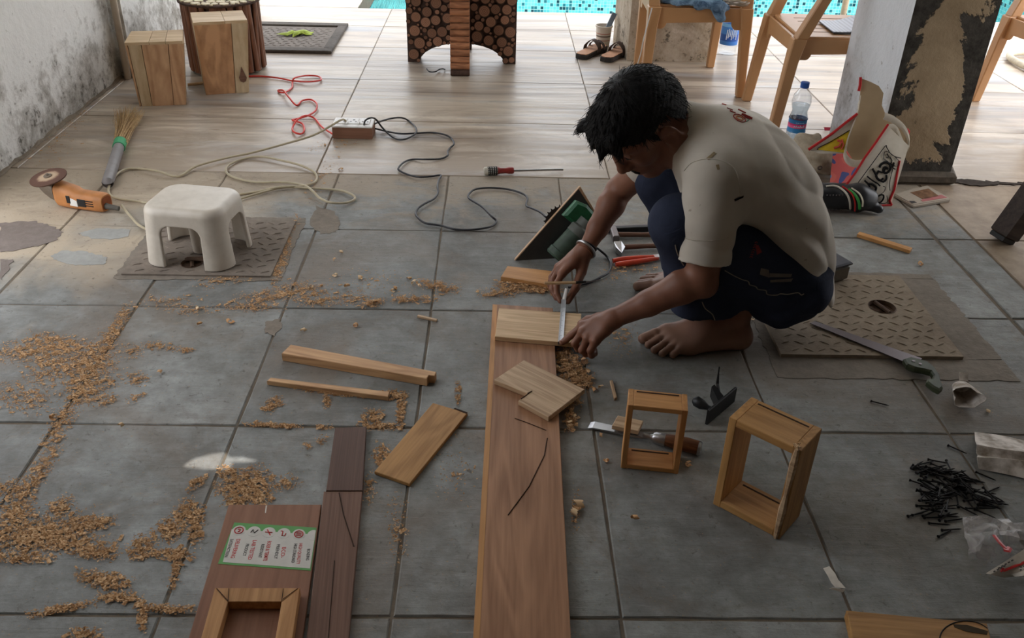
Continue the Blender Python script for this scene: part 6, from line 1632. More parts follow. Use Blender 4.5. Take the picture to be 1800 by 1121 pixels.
# magazine on the second chair
M = axes((1.445, 3.79, .3965), (1, 0, 0), (0, 1, 0), (0, 0, 1)); mg = thing('magazine', 'open magazine with a black edge curling on the chair seat', 'magazine', M=M)
def page(h0, amp, y0, y1, th=.0012): return MB().sheet([[(-.10 + .26 * i / 8, y, h0 + amp * max(0, (i / 8 - .2)) ** 1.5) for y in (y0, (y0 + y1) / 2, y1)] for i in range(9)], th)
pmat = NT('magazine_page', .5, .3); xyz = pmat.sep(pmat.new('TexCoord').outputs['Object']); ln = pmat.math('GREATER_THAN', pmat.math('SINE', pmat.math('MULTIPLY', xyz[0], 420.0)), .2); pmat.color(pmat.mix(pmat.math('MULTIPLY', ln, .35), lin((206, 212, 226)), lin((140, 146, 160))))
obj('cover', page(.002, .11, -.185, .02), P_BLACK, mg); obj('page', page(.0045, .112, -.18, .018), pmat.m, mg); obj('page', page(.0065, .10, -.178, .016), pmat.m, mg)

# ---- slippers, cup with brush, water jug
P_SOLE = plain('black_sole', (58, 54, 52), .7, .2); P_INS = plain('tan_insole', (196, 150, 120), .7, .2, 0, .12, 30); P_STRAP = plain('brown_strap', (74, 60, 54), .6, .25)
def slipper(label, px0, ang, mir, tipup=0.0):
    q = G(*px0); t = thing('slipper', label, 'slipper', (q.x, q.y, 0), ang, 'slippers by the middle pillar')
    P = [(0, -.030), (.02, -.038), (.08, -.036), (.14, -.040), (.20, -.048), (.24, -.040), (.262, -.012), (.258, .014), (.235, .036), (.19, .046), (.14, .040), (.08, .035), (.02, .036), (0, .028), (-.008, 0)]
    P = [(x, y * mir) for x, y in P]
    obj('sole', MB().prism(P, 0, .024, None, .003), P_SOLE, t); obj('insole', MB().prism([(x * .96 + .004, y * .9) for x, y in P], .0243, .0275, None, .001), P_INS, t)
    def strap(pts, w_):
        b = MB(); sp = spline(pts, 6); g = []
        for p in sp: g.append([(p.x - w_ / 2, p.y, p.z), (p.x, p.y, p.z + .001), (p.x + w_ / 2, p.y, p.z)])
        return b.sheet(g, .003)
    obj('strap', strap([(.13, -.044, .016), (.135, -.040, .045), (.14, 0, .074), (.135, .038, .045), (.13, .042, .016)], .036), P_STRAP, t)
    obj('strap', strap([(.19, -.050, .018), (.19, -.034, .045), (.195, 0, .058), (.19, .034, .045), (.19, .048, .018)], .022), P_STRAP, t)
    obj('toe_loop', MB().loft([((.205, -.012, .024), .005), ((.20, -.012, .05), .005), ((.19, -.002, .058), .005)], 8), P_STRAP, t, 50); return t
slipper('brown strap slipper, left one of the pair by the pillar', (1020, 104), 1.02, 1); slipper('brown strap slipper, right one of the pair by the pillar', (1064, 109), 1.02, -1)
q = G(1061, 84); tb_ = thing('paint_tub', 'small printed plastic tub holding a brush behind the slippers', 'tub', (q.x, q.y + .05, 0))
tubm = NT('tub_print', .5, .3); z_ = tubm.sep(tubm.new('TexCoord').outputs['Object'])[2]; tubm.color(tubm.ramp(z_, [(0, lin((220, 210, 196))), (.028, lin((190, 120, 104))), (.034, lin((220, 210, 196))), (.048, lin((120, 104, 92))), (.056, lin((214, 204, 190))), (.064, lin((190, 120, 104))), (.069, lin((222, 212, 198)))], 'CONSTANT'))
obj('wall', MB().lathe([(.034, 0), (.036, .003), (.043, .098), (.047, .100), (.047, .108), (.043, .108), (.040, .10), (.033, .006)], 24), tubm.m, tb_, 40)
obj('brush_handle', MB().prism([(-.013, 0), (.013, 0), (.013, .11), (-.013, .11)], -.006, .006, axes((.012, 0, .07), Vector((1, 0, -.4)).normalized(), Vector((.36, 0, .93)).normalized(), (0, -1, 0)), .002), plain('blue_grey_handle', (120, 134, 150), .5, .3), tb_)
clr = NT('thin_clear_plastic', .1, .5); clr.n.remove(clr.b); tr = clr.new('BsdfTransparent'); tr.inputs[0].default_value = (.93, .95, .97, 1); gl = clr.new('BsdfGlossy'); gl.inputs['Roughness'].default_value = .08; lw = clr.new('LayerWeight'); lw.inputs['Blend'].default_value = .25; mxx = clr.new('MixShader')
clr.put(mxx.inputs[0], clr.math('MULTIPLY_ADD', lw.outputs['Facing'], .55, .05)); clr.t.links.new(tr.outputs[0], mxx.inputs[1]); clr.t.links.new(gl.outputs[0], mxx.inputs[2]); clr.t.links.new(mxx.outputs[0], clr.out.inputs[0])
def label_mat(name, bands, letters=True):
    m = NT(name, .4, .4); z = m.sep(m.new('TexCoord').outputs['Generated'])[2]; m.color(m.ramp(z, bands, 'CONSTANT')); return m.m
q = G(1281, 99); jg = thing('water_jug', 'clear jug with blue printed label standing in the sun behind the chair', 'jug', (q.x, q.y + .05, 0))
obj('body', MB().lathe([(.035, 0), (.046, .006), (.047, .15), (.045, .20), (.047, .215), (.045, .215), (.043, .2)], 24), clr.m, jg, 40)
lb_ = obj('label', MB().lathe([(.0475, .055), (.0478, .165)], 24, None, False, False), label_mat('blue_label', [(0, lin((60, 120, 200))), (.18, lin((36, 84, 170))), (.5, lin((60, 124, 206))), (.85, lin((110, 170, 226)))]), jg, 40)
P_LTR = plain('label_white', (214, 226, 240), .5, .3); lt_ = MB()
for k in range(7):
    a = -PI / 2 - .55 + .18 * k; lt_.loft([(((.0482) * math.cos(a), .0482 * math.sin(a), .085 + .008 * (k % 3)), .0022), ((.0482 * math.cos(a + .05), .0482 * math.sin(a + .05), .135 + .006 * (k % 2)), .0022)], 5)
obj('label_letters', lt_, P_LTR, lb_)

# ---- water bottle
bq = G(1398, 262); bt = thing('water_bottle', 'half full clear water bottle with blue cap and blue pink label', 'bottle', (bq.x, bq.y + .035, 0))
zt = PY(1420, 144, bq.y + .035).z; k = zt / .29
prof = [(.026, 0), (.034, .004), (.037, .012), (.037, .075), (.035, .08), (.035, .125), (.037, .13), (.031, .155), (.030, .165), (.036, .19), (.038, .205), (.034, .232), (.020, .258), (.0135, .266), (.0135, .272)]
prof = [(r, z * k) for r, z in prof]
obj('bottle_wall', MB().lathe(prof, 28, None, True, False), clr.m, bt, 50)
wmt = NT('water', .02, .5); wmt.n.remove(wmt.b); tr = wmt.new('BsdfTransparent'); tr.inputs[0].default_value = (.80, .86, .90, 1); gl = wmt.new('BsdfGlossy'); gl.inputs['Roughness'].default_value = .03; mxx = wmt.new('MixShader'); bpn = wmt.new('Bump'); wmt.put(bpn.inputs['Height'], wmt.noise(wmt.coord('Object', (20, 20, 60)), 3, 2)); wmt.t.links.new(bpn.outputs[0], gl.inputs['Normal']); mxx.inputs[0].default_value = .16; wmt.t.links.new(tr.outputs[0], mxx.inputs[1]); wmt.t.links.new(gl.outputs[0], mxx.inputs[2]); wmt.t.links.new(mxx.outputs[0], wmt.out.inputs[0])
obj('water', MB().lathe([(r - .0015, z) for r, z in prof if z < .19 * k] + [(.034, .192 * k)], 28), wmt.m, bt, 50)
lb_ = obj('label', MB().lathe([(.0372, .072 * k), (.0358, .08 * k), (.0358, .125 * k), (.0374, .131 * k)], 28, None, False, False), label_mat('bottle_label', [(0, lin((58, 134, 190))), (.35, lin((226, 92, 140))), (.55, lin((206, 60, 116))), (.68, lin((52, 120, 176)))]), bt, 50)
lt_ = MB()
for kk in range(6): a = -PI / 2 - .6 + .2 * kk; lt_.loft([(((.0363) * math.cos(a), .0363 * math.sin(a), .098 * k), .0018), ((.0363 * math.cos(a + .06), .0363 * math.sin(a + .06), (.104 + .003 * (kk % 2)) * k), .0018)], 5)
for kk in range(5): a = -PI / 2 - .5 + .2 * kk; lt_.loft([(((.0366) * math.cos(a), .0366 * math.sin(a), .118 * k), .001), ((.0366 * math.cos(a + .12), .0366 * math.sin(a + .12), .119 * k), .001)], 5)
obj('label_letters', lt_, P_LTR, lb_)
obj('cap', MB().lathe([(.0165, .266 * k), (.0168, .27 * k), (.0165, .289 * k), (.0150, zt)], 20), P_BLUE, bt, 50, label='blue screw cap')

# ---- cloth shopping bag leaning on the pillar
BAGP, BAGN = np.array(tuple(G(1547, 361))), np.array((0.10, -.93, .36)); BAGN = BAGN / np.linalg.norm(BAGN)
def on_plane(px, py, P0=BAGP, N=BAGN, off=0.0):
    r = ray(px, py); c0 = np.array((0, 0, CAMH)); t = ((P0 + N * off - c0) @ N) / (r @ N); return Vector(c0 + r * t)
canvas = NT('bag_canvas', .85, .1); canvas.color(canvas.ramp(canvas.noise(canvas.coord('Object'), 12, 4, .6), [(.3, lin((206, 196, 178))), (.7, lin((228, 220, 206)))])); canvas = canvas.m
inner = plain('bag_inside', (168, 146, 116), .9, .1, 0, .12, 8); P_PIPING = plain('red_piping', (186, 42, 44), .7, .2)
zf = lambda x, y: (1380 + x / 4.003, 110 + y / 4.003)
bag = thing('shopping_bag', 'cream cloth shopping bag with black lettering and red piping leaning on the pillar', 'bag', tuple(G(1547, 358)))
IB = Matrix.Translation(-Vector(tuple(G(1547, 358))))
def quad_sheet(nm, a, b, c, d, mat, bulge=.0, n=8, pl=on_plane, th=.0016, **kw):
    g = []
    for i in range(n):
        u = i / (n - 1); row = []
        for j in range(n):
            v = j / (n - 1); p = [(a[k] * (1 - v) + b[k] * v) * (1 - u) + (d[k] * (1 - v) + c[k] * v) * u for k in (0, 1)]
            q = pl(*p); q = q + Vector(BAGN) * bulge * math.sin(PI * u) * math.sin(PI * v); row.append(IB @ q)
        g.append(row)
    return obj(nm, MB().sheet(g, th), mat, bag, 60, **kw)
fpn = quad_sheet('front_panel', zf(722, 445), zf(868, 585), zf(745, 1000), zf(432, 865), canvas, .006)
bl_ = quad_sheet('front_panel', zf(432, 865), zf(600, 930), zf(745, 1000), zf(590, 1000), canvas, .0)
def piping(px, off=.004, r=.0042, P0=BAGP, N=BAGN, mat=P_PIPING, name='piping', parent=None):
    return obj(name, MB().loft([(IB @ on_plane(*zf(*p), P0, N, off), r) for p in px], 7), mat, parent or bag, 60)
piping([(725, 435), (640, 560), (560, 670), (495, 775), (430, 862)]); piping([(805, 690), (785, 800), (770, 890), (735, 970), (750, 1003)]); piping([(560, 985), (600, 1005), (680, 1005), (748, 1003)])
INK = plain('bag_ink', (30, 28, 28), .8, .1)
strokes = [([(488, 880), (600, 728), (703, 590), (716, 600), (742, 640), (778, 662), (815, 672)], .0014), ([(770, 705), (752, 770), (735, 850), (738, 900)], .0014),
 ([(690, 672), (712, 622), (800, 690), (778, 730), (690, 672)], .0011), ([(716, 640), (728, 662), (712, 668)], .0016), ([(735, 660), (752, 690), (742, 712)], .0016), ([(765, 700), (755, 735), (775, 750)], .0020),
 ([(664, 738), (676, 716), (702, 702), (728, 708), (743, 738), (728, 768), (704, 776), (690, 756), (702, 735), (722, 748)], .0042), ([(652, 762), (690, 772), (704, 748)], .0030),
 ([(616, 745), (640, 790), (652, 815), (690, 838), (712, 818), (712, 790)], .0036), ([(655, 770), (640, 800), (664, 828), (690, 815)], .0036),
 ([(578, 800), (610, 826), (650, 850), (668, 868)], .0026), ([(588, 852), (616, 858), (640, 880), (628, 906), (596, 900)], .0040), ([(560, 830), (586, 856), (600, 890)], .0030),
 ([(520, 890), (612, 945), (642, 908), (552, 872), (520, 890)], .0012), ([(545, 900), (566, 912), (556, 926), (590, 934), (598, 914)], .0030), ([(575, 900), (600, 910), (618, 912)], .0024),
 ([(632, 968), (664, 934), (690, 932), (692, 956), (672, 982), (648, 984)], .0030), ([(600, 990), (626, 968), (640, 985)], .0022), ([(690, 870), (706, 878), (694, 910), (650, 940)], .0010), ([(716, 935), (716, 985), (655, 990)], .0012)]
for px, r in strokes:
    pts = [IB @ on_plane(*zf(p.x, p.y), off=.0050 + .004) for p in spline([(*q, 0) for q in px], 4)]
    obj('lettering', MB().loft([(p, r) for p in pts], 6), INK, fpn)
# rear panel, rim and side gusset stand further back
P2 = BAGP + np.array((0, .10, 0)); N2 = np.array((-.05, -.95, .30)); N2 /= np.linalg.norm(N2)
pl2 = lambda x, y, off=0.0: on_plane(x, y, P2, N2, off)
def poly_sheet(nm, pts, mat, pl, th=.0016):
    q = [pl(*zf(*p)) for p in pts]; o_ = q[0]; n = Vector(N2); u = (q[1] - q[0]); u = (u - n * u.dot(n)).normalized(); v = n.cross(u); M = axes(o_, u, v, n); I = M.inverted()
    o = obj(nm, MB().prism([((I @ p).x, (I @ p).y) for p in q], -th / 2, th / 2), mat, bag); o.matrix_local = IB @ M; return o
poly_sheet('rear_panel', [(535, 110), (600, 135), (660, 165), (692, 215), (680, 300), (700, 350), (760, 370), (820, 420), (850, 520), (830, 580), (760, 620), (640, 690), (480, 690), (425, 600), (455, 490), (505, 380), (528, 220)], inner, pl2)
piping([(532, 102), (528, 160), (518, 200)], .006, .005, P2, N2); piping([(852, 470), (868, 485), (862, 500)], .02, .006, P2, N2)
rim = MB(); rp_ = [(528, 240), (515, 330), (470, 450), (430, 560), (425, 640), (470, 690), (540, 690), (600, 640), (640, 590), (690, 520), (712, 460), (750, 440), (790, 470), (830, 560), (865, 590), (872, 520), (840, 450), (770, 390), (700, 360)]
sp = [IB @ on_plane(*zf(p.x, p.y), BAGP + np.array((0, .05, 0)), N2) for p in spline([(*q, 0) for q in rp_], 3)]
wdt = .020; g = [[p + Vector((0, .0, -wdt)), p + Vector((0, -.006, -wdt * .4)), p + Vector((0, .0, wdt * .25))] for p in sp]
obj('rim', MB().sheet(g, .002), canvas, bag, 60)
P3 = BAGP + np.array((0, .055, 0)); pl3 = lambda x, y, off=0.0: on_plane(x, y, P3, N2, off)
sd_ = poly_sheet('side_panel', [(505, 365), (160, 612), (240, 640), (430, 640), (440, 560), (470, 450)], canvas, pl3)
yel = plain('yellow_print', (226, 194, 60), .8, .1); poly_sheet('yellow_print', [(462, 470), (330, 545), (225, 612), (420, 635), (432, 560)], yel, lambda x, y: pl3(x, y, .0025), .0006)
piping([(508, 360), (430, 420), (330, 500), (165, 612)], .008, .0048, P3, N2); piping([(370, 545), (395, 560), (380, 590), (345, 600)], .006, .004, P3, N2, plain('pink_print', (206, 92, 76), .8, .1), 'pink_print'); piping([(400, 540), (410, 580), (395, 610)], .006, .003, P3, N2, plain('pink_print2', (206, 92, 76), .8, .1), 'pink_print'); piping([(455, 475), (330, 552), (232, 600), (225, 614)], .005, .0014, P3, N2, INK, 'print_outline')

# ---- crumpled cap, magazines, black pouch, newspaper, wrapper
khaki = NT('khaki_cloth', .9, .1); kn_ = khaki.noise(khaki.coord('Object'), 18, 4, .6); khaki.color(khaki.ramp(kn_, [(.35, lin((142, 130, 112))), (.65, lin((186, 174, 156)))])); khaki.bump(kn_, .5, .01)
c0 = G(1448, 312); S = SDF((c0.x - .16, c0.y - .12, -.005), (c0.x + .14, c0.y + .18, .17), .0045)
S.ell((c0.x - .02, c0.y + .05, .06), (.085, .07, .055), .02).ell((c0.x - .07, c0.y + .06, .09), (.055, .05, .045), .03).ell((c0.x + .035, c0.y + .03, .055), (.05, .055, .05), .02).cone((c0.x - .10, c0.y + .07, .11), (c0.x - .03, c0.y + .09, .12), .022, .018, .02)
S.warp(lambda x, y, z: (.005 * np.sin(60 * x + 45 * z) + .004 * np.sin(95 * z - 50 * y + 20 * x)).astype(np.float32)); S.cut((0, 0, .002), (0, 0, -1))
o = obj('cloth_cap', S.mesh('cloth_cap'), khaki.m); tag(o, 'crumpled khaki cloth cap with an eyelet between bottle and bag', 'cap')
eyl = MB(); ec = bvh(o).ray_cast(Vector((0, 0, CAMH)), Vector(ray(1441, 295)).normalized())
if ec[0] is not None:
    nn_ = ec[1]; u_ = nn_.orthogonal().normalized(); v_ = nn_.cross(u_); eyl.loft([(ec[0] + nn_ * .001 + (u_ * math.cos(t) + v_ * math.sin(t)) * .007, .0022) for t in [2 * PI * k / 14 for k in range(14)]], 6, closed=True); obj('eyelet', eyl, P_DSTEEL, o)
def px_sheet(name, label, cat, rows_, mat, th=.004, group=None):
    o = obj(name, MB().sheet([[G(*p[:2], p[2]) for p in r] for r in rows_], th), mat, None, 50); return tag(o, label, cat, group)
cov = NT('coloured_cover', .45, .35); cn = cov.sep(cov.coord('Object', (14, 14, 14))); f = cov.noise(cov.coord('Object'), 9, 2, .4, .4); cov.color(cov.ramp(f, [(.30, lin((60, 70, 130))), (.42, lin((196, 80, 76))), (.52, lin((206, 96, 84))), (.58, lin((84, 134, 186))), (.70, lin((206, 196, 180)))], 'CONSTANT'))
mb_ = G(1478, 322); Mm = axes((mb_.x + .012, mb_.y + .0, .002), Vector((1, .25, 0)).normalized(), Vector((-.10, .42, .90)).normalized(), Vector((.2, -.9, .42)).normalized())
mz = thing('leaflet_stack', 'red and blue printed leaflets standing between the cap and the bag', 'leaflets', M=Mm)
for k in range(3):
    o = obj('leaflet', MB().prism([(-.045 - .01 * k, 0), (.05 - .008 * k, 0), (.055, .12 + .01 * k), (-.02 - .012 * k, .125)], .004 * k, .004 * k + .0022), cov.m, mz)
c1 = G(1470, 372) - Vector((0, .035, 0)); S = SDF((c1.x - .15, c1.y - .05, -.005), (c1.x + .16, c1.y + .16, .13), .004)
S.cone((c1.x - .09, c1.y + .05, .052), (c1.x + .06, c1.y + .05, .050), .046, .044, .01).ell((c1.x + .085, c1.y + .045, .045), (.05, .045, .042), .02).cone((c1.x + .11, c1.y + .03, .022), (c1.x + .135, c1.y + .02, .020), .018, .014, .01)
S.warp(lambda x, y, z: (.002 * np.sin(80 * x) + .0015 * np.sin(120 * z + 40 * x)).astype(np.float32)); S.cut((0, 0, .002), (0, 0, -1))
pouch = obj('black_pouch', S.mesh('black_pouch'), plain('black_vinyl', (34, 34, 38), .4, .45, 0, .2, 30)); tag(pouch, 'black rounded pouch wound with white green and red straps', 'pouch')
PT_ = bvh(pouch)
def hitw(tree, px, py, off=.002):
    q = tree.ray_cast(Vector((0, 0, CAMH)), Vector(ray(px, py)).normalized()); return None if q[0] is None else q[0] + q[1] * off
for nm, px, r, mt in [('strap', [(1452, 328), (1470, 328), (1485, 338), (1493, 352), (1495, 366)], .0036, plain('white_strap', (206, 198, 184), .7, .2)), ('strap', [(1490, 333), (1503, 343), (1510, 356), (1511, 366)], .0050, plain('green_strap', (64, 150, 72), .7, .2)), ('strap', [(1480, 328), (1496, 340), (1503, 355), (1503, 370)], .0030, P_RED), ('strap', [(1496, 331), (1510, 340), (1516, 352), (1516, 362)], .0030, plain('cream_strap', (214, 204, 184), .7, .2))]:
    pts = [hitw(PT_, p.x, p.y) for p in spline([(*q, 0) for q in px], 4)]; pts = [p for p in pts if p is not None]
    if len(pts) > 2: obj(nm, MB().loft([(p, r) for p in pts], 6), mt, pouch, 60)
stt = MB()
for k in range(7):
    for py in (343, 368):
        p = hitw(PT_, 1454 + k * 5.4, py, .0006)
        if p is not None: stt.ball(p, .0026, 6)
obj('studs', stt, P_DSTEEL, pouch)
npm = NT('newsprint', .8, .15); vn = npm.coord('Object'); xyz = npm.sep(vn); c = npm.mix(npm.math('MULTIPLY', npm.math('GREATER_THAN', npm.math('SINE', npm.math('MULTIPLY', xyz[1], 900.0)), .1), .35), lin((176, 164, 148)), lin((112, 104, 96))); npm.color(c)
np_ = thing('newspaper', 'folded newspaper lying on the floor before the pillar', 'newspaper', M=frame_of(G(1607, 362), G(1670, 351), 0)); In = np_.matrix_world.inverted()
def np_sheet(nm, px, z0, z1, mat):
    loc = [In @ G(*p, z1) for p in px]; return obj(nm, MB().prism([(q.x, q.y) for q in loc], z0, z1), mat, np_)
np_sheet('folded_pages', [(1573, 343), (1607, 362), (1670, 351), (1630, 330)], .0008, .008, npm.m); np_sheet('top_page', [(1574, 341), (1606, 359), (1670, 349), (1655, 340), (1630, 326), (1600, 333)], .0084, .0098, npm.m)
np_sheet('photo', [(1600, 338), (1622, 350), (1650, 344), (1632, 331)], .0099, .0104, plain('news_photo', (118, 86, 62), .7, .2, 0, .4, 60)); np_sheet('headline', [(1622, 354), (1665, 347), (1655, 342), (1618, 351)], .0099, .0104, plain('pink_headline', (172, 106, 104), .7, .2, 0, .15, 60)); np_sheet('headline', [(1603, 357), (1612, 356), (1607, 353), (1598, 353)], .0099, .0104, BLKP)
wr_ = G(1449, 231); wrp = MB(); wrp.sheet([[(wr_.x + .016 * i, wr_.y + .012 * j, .004 + .010 * ((i * 3 + j * 2) % 3) / 2) for j in range(3)] for i in range(3)], .0008); o = obj('sweet_wrapper', wrp, plain('red_wrapper', (170, 40, 66), .35, .5), None); tag(o, 'small crumpled red sweet wrapper at the foot of the white pillar', 'wrapper')
hs_ = [G(1830, 128, .02), G(1805, 118, .02), G(1786, 108, .02), G(1775, 100, .02), G(1778, 94, .02), G(1800, 92, .02), G(1840, 96, .02)]
o = obj('hose', MB().loft([(p, .017) for p in spline(hs_, 6)], 10), plain('pale_hose', (198, 188, 166), .5, .3), None, 60); tag(o, 'pale garden hose curling on the deck at the right edge', 'hose')
dc = patch('earth_crack', [(1660, 318), (1690, 316), (1720, 318), (1760, 321), (1800, 322), (1800, 326), (1760, 325), (1730, 328), (1700, 326), (1680, 322)], .004, plain('dark_earth', (60, 52, 46), .9, .1, 0, .3, 60), 12, .012)
# ------------------------------------------------------------ saw dust, shavings and chips
flm = NT('saw_dust', .85, .1); wn = flm.new('TexWhiteNoise', noise_dimensions='3D'); sn = flm.new('VectorMath', operation='SNAP'); flm.put(sn.inputs[0], flm.coord('Object')); sn.inputs[1].default_value = (.003, .003, .05); flm.put(wn.inputs['Vector'], sn.outputs[0])
flm.color(flm.ramp(wn.outputs['Value'], [(0, lin((150, 112, 76))), (.5, lin((186, 144, 102))), (1, lin((220, 186, 146)))])); flm = flm.m
def flakes(name, label, regions, size=(.0010, .0026), seed=1, zmax=.0022, mat=None, cat='saw dust'):
    """thin curled flakes scattered inside soft floor strokes: (px, py, sx, sy, angle, count)"""
    R = np.random.default_rng(seed); V = []; F = []
    for cx, cy, sx, sy, an, n in regions:
        n = int(n * 2.6); t = R.normal(0, .5, (n, 2)); t = t[(np.abs(t) < 1.1).all(1)]
        ca, sa = math.cos(math.radians(an)), math.sin(math.radians(an))
        for a, b in t:
            x, y = cx + (a * sx) * ca - (b * sy) * sa, cy + (a * sx) * sa + (b * sy) * ca
            # clumps
            if math.sin(x * .21 + y * .13) * math.sin(y * .33 - x * .09) + R.uniform(-1, .8) < -.30: continue
            q = G(x, y); l_ = R.uniform(*size) * (1 + 2.2 * (R.random() < .04)); w_ = l_ * R.uniform(.3, .6); th = R.uniform(0, PI); z = .0006 + R.random() * zmax; up = R.uniform(-.3, .3) * l_
            c, s = math.cos(th), math.sin(th); i = len(V)
            for u, v, dz in ((-l_, -w_, 0), (l_, -w_ * .7, up), (l_ * .8, w_, up + .0006), (-l_, w_, .0005)): V.append((q.x + u * c - v * s, q.y + u * s + v * c, max(.0004, z + dz)))
            F.append((i, i + 1, i + 2, i + 3))
    me = bpy.data.meshes.new(name); me.from_pydata(V, [], F); me.materials.append(mat or flm)
    o = bpy.data.objects.new(name, me); COL.objects.link(o); o['kind'] = 'stuff'; o['label'] = label; o['category'] = cat; return o
flakes('saw_dust', 'orange saw dust drifts spread over the stone slabs at the left', [
 (60, 615, 75, 20, -4, 900), (110, 640, 70, 35, -15, 900), (40, 700, 60, 30, 0, 420), (100, 600, 50, 14, 10, 400), (160, 640, 26, 70, 38, 900), (205, 575, 12, 50, 32, 500), (170, 660, 40, 50, 20, 700), (150, 690, 36, 24, 0, 350), (110, 740, 20, 60, 33, 450), (70, 830, 18, 70, 33, 500), (240, 665, 24, 14, 10, 120), (275, 608, 30, 8, 0, 120), (320, 615, 24, 6, 5, 90), (232, 618, 20, 14, 0, 90), (190, 705, 20, 10, -20, 60), (240, 700, 20, 8, -20, 50),
 (60, 940, 110, 28, -12, 1500), (110, 950, 100, 24, 10, 1100), (160, 920, 45, 12, -6, 420), (30, 900, 40, 26, -20, 480), (105, 890, 30, 14, -30, 200), (170, 972, 34, 12, 0, 260), (185, 1020, 50, 16, 10, 480), (210, 1050, 40, 8, 5, 220), (110, 1070, 60, 8, -10, 320), (150, 1115, 30, 12, 0, 160), (20, 860, 40, 20, -10, 260), (40, 980, 60, 12, 0, 300), (250, 960, 30, 20, -35, 320), (300, 930, 24, 22, -40, 360), (330, 900, 26, 24, -50, 420), (345, 930, 14, 30, 10, 260), (300, 975, 40, 10, 0, 300), (310, 1000, 8, 40, 15, 200), (290, 1070, 50, 8, 3, 260), (250, 1080, 10, 30, 0, 120),
 (430, 850, 50, 26, -15, 1000), (450, 870, 30, 16, 10, 420), (415, 880, 22, 20, 30, 320), (345, 850, 22, 10, -30, 130), (400, 830, 18, 12, 0, 150), (500, 850, 30, 14, -20, 120)], seed=1)
flakes('saw_dust', 'pale saw dust strewn between the stool and the thick stick', [(400, 490, 60, 14, -10, 320), (480, 520, 70, 14, -8, 600), (540, 510, 50, 18, 5, 420), (560, 530, 40, 10, 0, 300), (440, 540, 60, 10, 0, 260), (620, 525, 40, 14, 0, 200), (500, 430, 8, 55, 24, 520), (493, 470, 8, 40, 24, 300), (340, 545, 50, 10, 0, 160), (660, 500, 80, 30, 0, 160), (300, 530, 60, 14, 0, 160), (565, 310, 20, 50, 40, 140), (600, 250, 60, 10, -12, 160), (90, 250, 60, 60, -38, 260), (130, 215, 60, 12, -40, 200)], seed=2)
flakes('saw_dust', 'reddish saw dust under and around the two parallel sticks', [(580, 690, 70, 5, 7, 420), (480, 712, 20, 12, -30, 220), (575, 705, 8, 14, 5, 120), (690, 695, 26, 10, 5, 240), (705, 720, 8, 30, 4, 320), (655, 735, 20, 16, 0, 360), (670, 750, 40, 8, 0, 280), (480, 748, 50, 4, 2, 420), (570, 752, 16, 5, 0, 90), (670, 800, 16, 22, 20, 200), (650, 860, 12, 30, 0, 90), (565, 775, 10, 10, 0, 40), (540, 785, 8, 5, 0, 30), (805, 690, 6, 22, 0, 90)], seed=3)
flakes('saw_dust', 'fresh saw dust heaped by the end of the long plank', [(1005, 650, 26, 22, 20, 1300), (1020, 670, 24, 16, 10, 700), (990, 625, 16, 16, 0, 420), (920, 507, 50, 9, 5, 1000), (880, 515, 40, 10, -5, 420), (960, 510, 30, 8, 0, 420), (770, 505, 40, 10, 12, 520), (730, 528, 40, 8, 0, 280), (655, 535, 24, 7, -8, 240), (705, 527, 16, 6, 0, 160), (1005, 700, 20, 20, 0, 420), (1003, 740, 10, 20, 0, 260), (1120, 470, 40, 14, 0, 120), (1150, 500, 20, 10, 0, 80), (1080, 480, 30, 20, 0, 100), (1100, 600, 30, 30, 0, 120), (1010, 900, 8, 40, 0, 60), (1160, 820, 60, 10, 0, 60), (800, 830, 40, 60, 0, 80), (700, 930, 20, 60, 0, 120)], seed=4, zmax=.008)
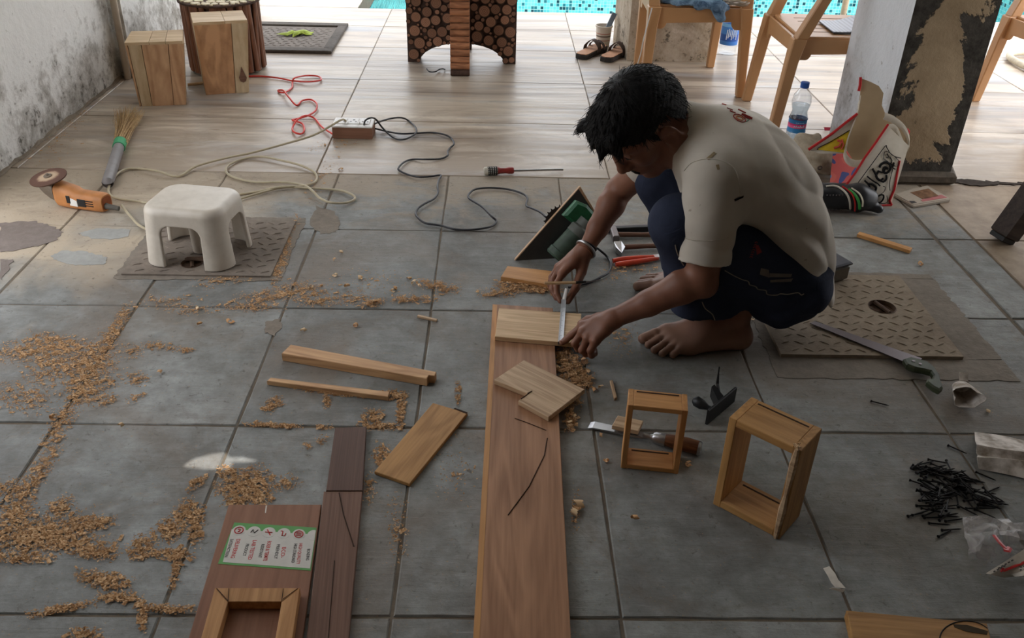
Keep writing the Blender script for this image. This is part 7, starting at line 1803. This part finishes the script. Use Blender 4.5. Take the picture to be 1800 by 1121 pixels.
# curled shavings, each a thing
curl = []
Rc = random.Random(9)
shm = NT('wood_shaving', .7, .2); shm.color(shm.mix(shm.rand(), lin((196, 146, 98)), lin((232, 206, 168))))
for v in range(5):
    turns = (.35, .6, .9, 1.3, .5)[v]; r0 = .009; g = []
    for k in range(13):
        t = k / 12; a = 2 * PI * turns * t; r = r0 * (.45 + .9 * t); wd = Rc.uniform(.004, .0075)
        g.append([(-wd + .006 * t, r * math.cos(a), .010 + r * math.sin(a)), (0 + .006 * t, r * math.cos(a) * 1.05, .010 + r * math.sin(a) * 1.05), (wd + .006 * t, r * math.cos(a), .010 + r * math.sin(a))])
    mn = min(p[2] for r_ in g for p in r_); g = [[(p[0] + Rc.uniform(-.001, .001), p[1] + .006 * i_ / 12, p[2] - mn + .0006) for p in r_] for i_, r_ in enumerate(g)]
    me = MB().sheet(g, .0006).mesh('wood_shaving', 60); me.materials.append(shm.m); curl.append(me)
spots = [(602, 444, 'dark beige'), (588, 458, ''), (590, 487, ''), (636, 490, ''), (721, 490, 'reddish'), (728, 500, 'pale'), (738, 505, ''), (661, 533, ''), (624, 573, ''), (532, 582, ''), (350, 545, ''), (353, 571, ''), (402, 568, ''), (1030, 640, ''), (1016, 700, ''), (1024, 692, ''), (1003, 724, ''), (1010, 735, ''), (1001, 752, ''), (1046, 688, ''), (1055, 683, ''), (1055, 766, ''), (1066, 813, ''), (1210, 821, ''), (1013, 888, ''), (1015, 905, ''), (1118, 914, ''), (1320, 560, ''), (1620, 467, ''), (1738, 724, ''), (565, 503, ''), (612, 505, ''), (690, 512, ''), (697, 508, ''), (600, 298, ''), (280, 655, ''), (212, 750, ''), (94, 735, ''), (983, 650, ''), (1036, 655, '')]
named = {4: 'reddish curled shaving at the dust heap left of the orange offcut', 5: 'largest pale curled shaving, in the dust left of the orange offcut', 24: 'upper one of two long curled shavings right of the long plank', 25: 'lower one of two long curled shavings right of the long plank', 28: 'lone pale chip on the slab below the yellow stick', 29: 'small brown chip lying beside the crushed paper cup'}
for i, (px, py, _) in enumerate(spots):
    q = G(px, py); o = bpy.data.objects.new('wood_shaving', curl[i % 5]); COL.objects.link(o); sc = Rc.uniform(.55, .95) * (1.5 if i in (5, 24, 25) else 1)
    o.location = (q.x, q.y, .0008); o.rotation_euler = (0, 0, Rc.uniform(0, 6.28)); o.scale = (sc, sc, sc * .8)
    o['category'] = 'shaving'
    if i in named: o['label'] = named[i]
    else: o['label'] = 'small curled wood shaving lying loose on the stone floor'; o['group'] = 'loose wood shavings on the floor'
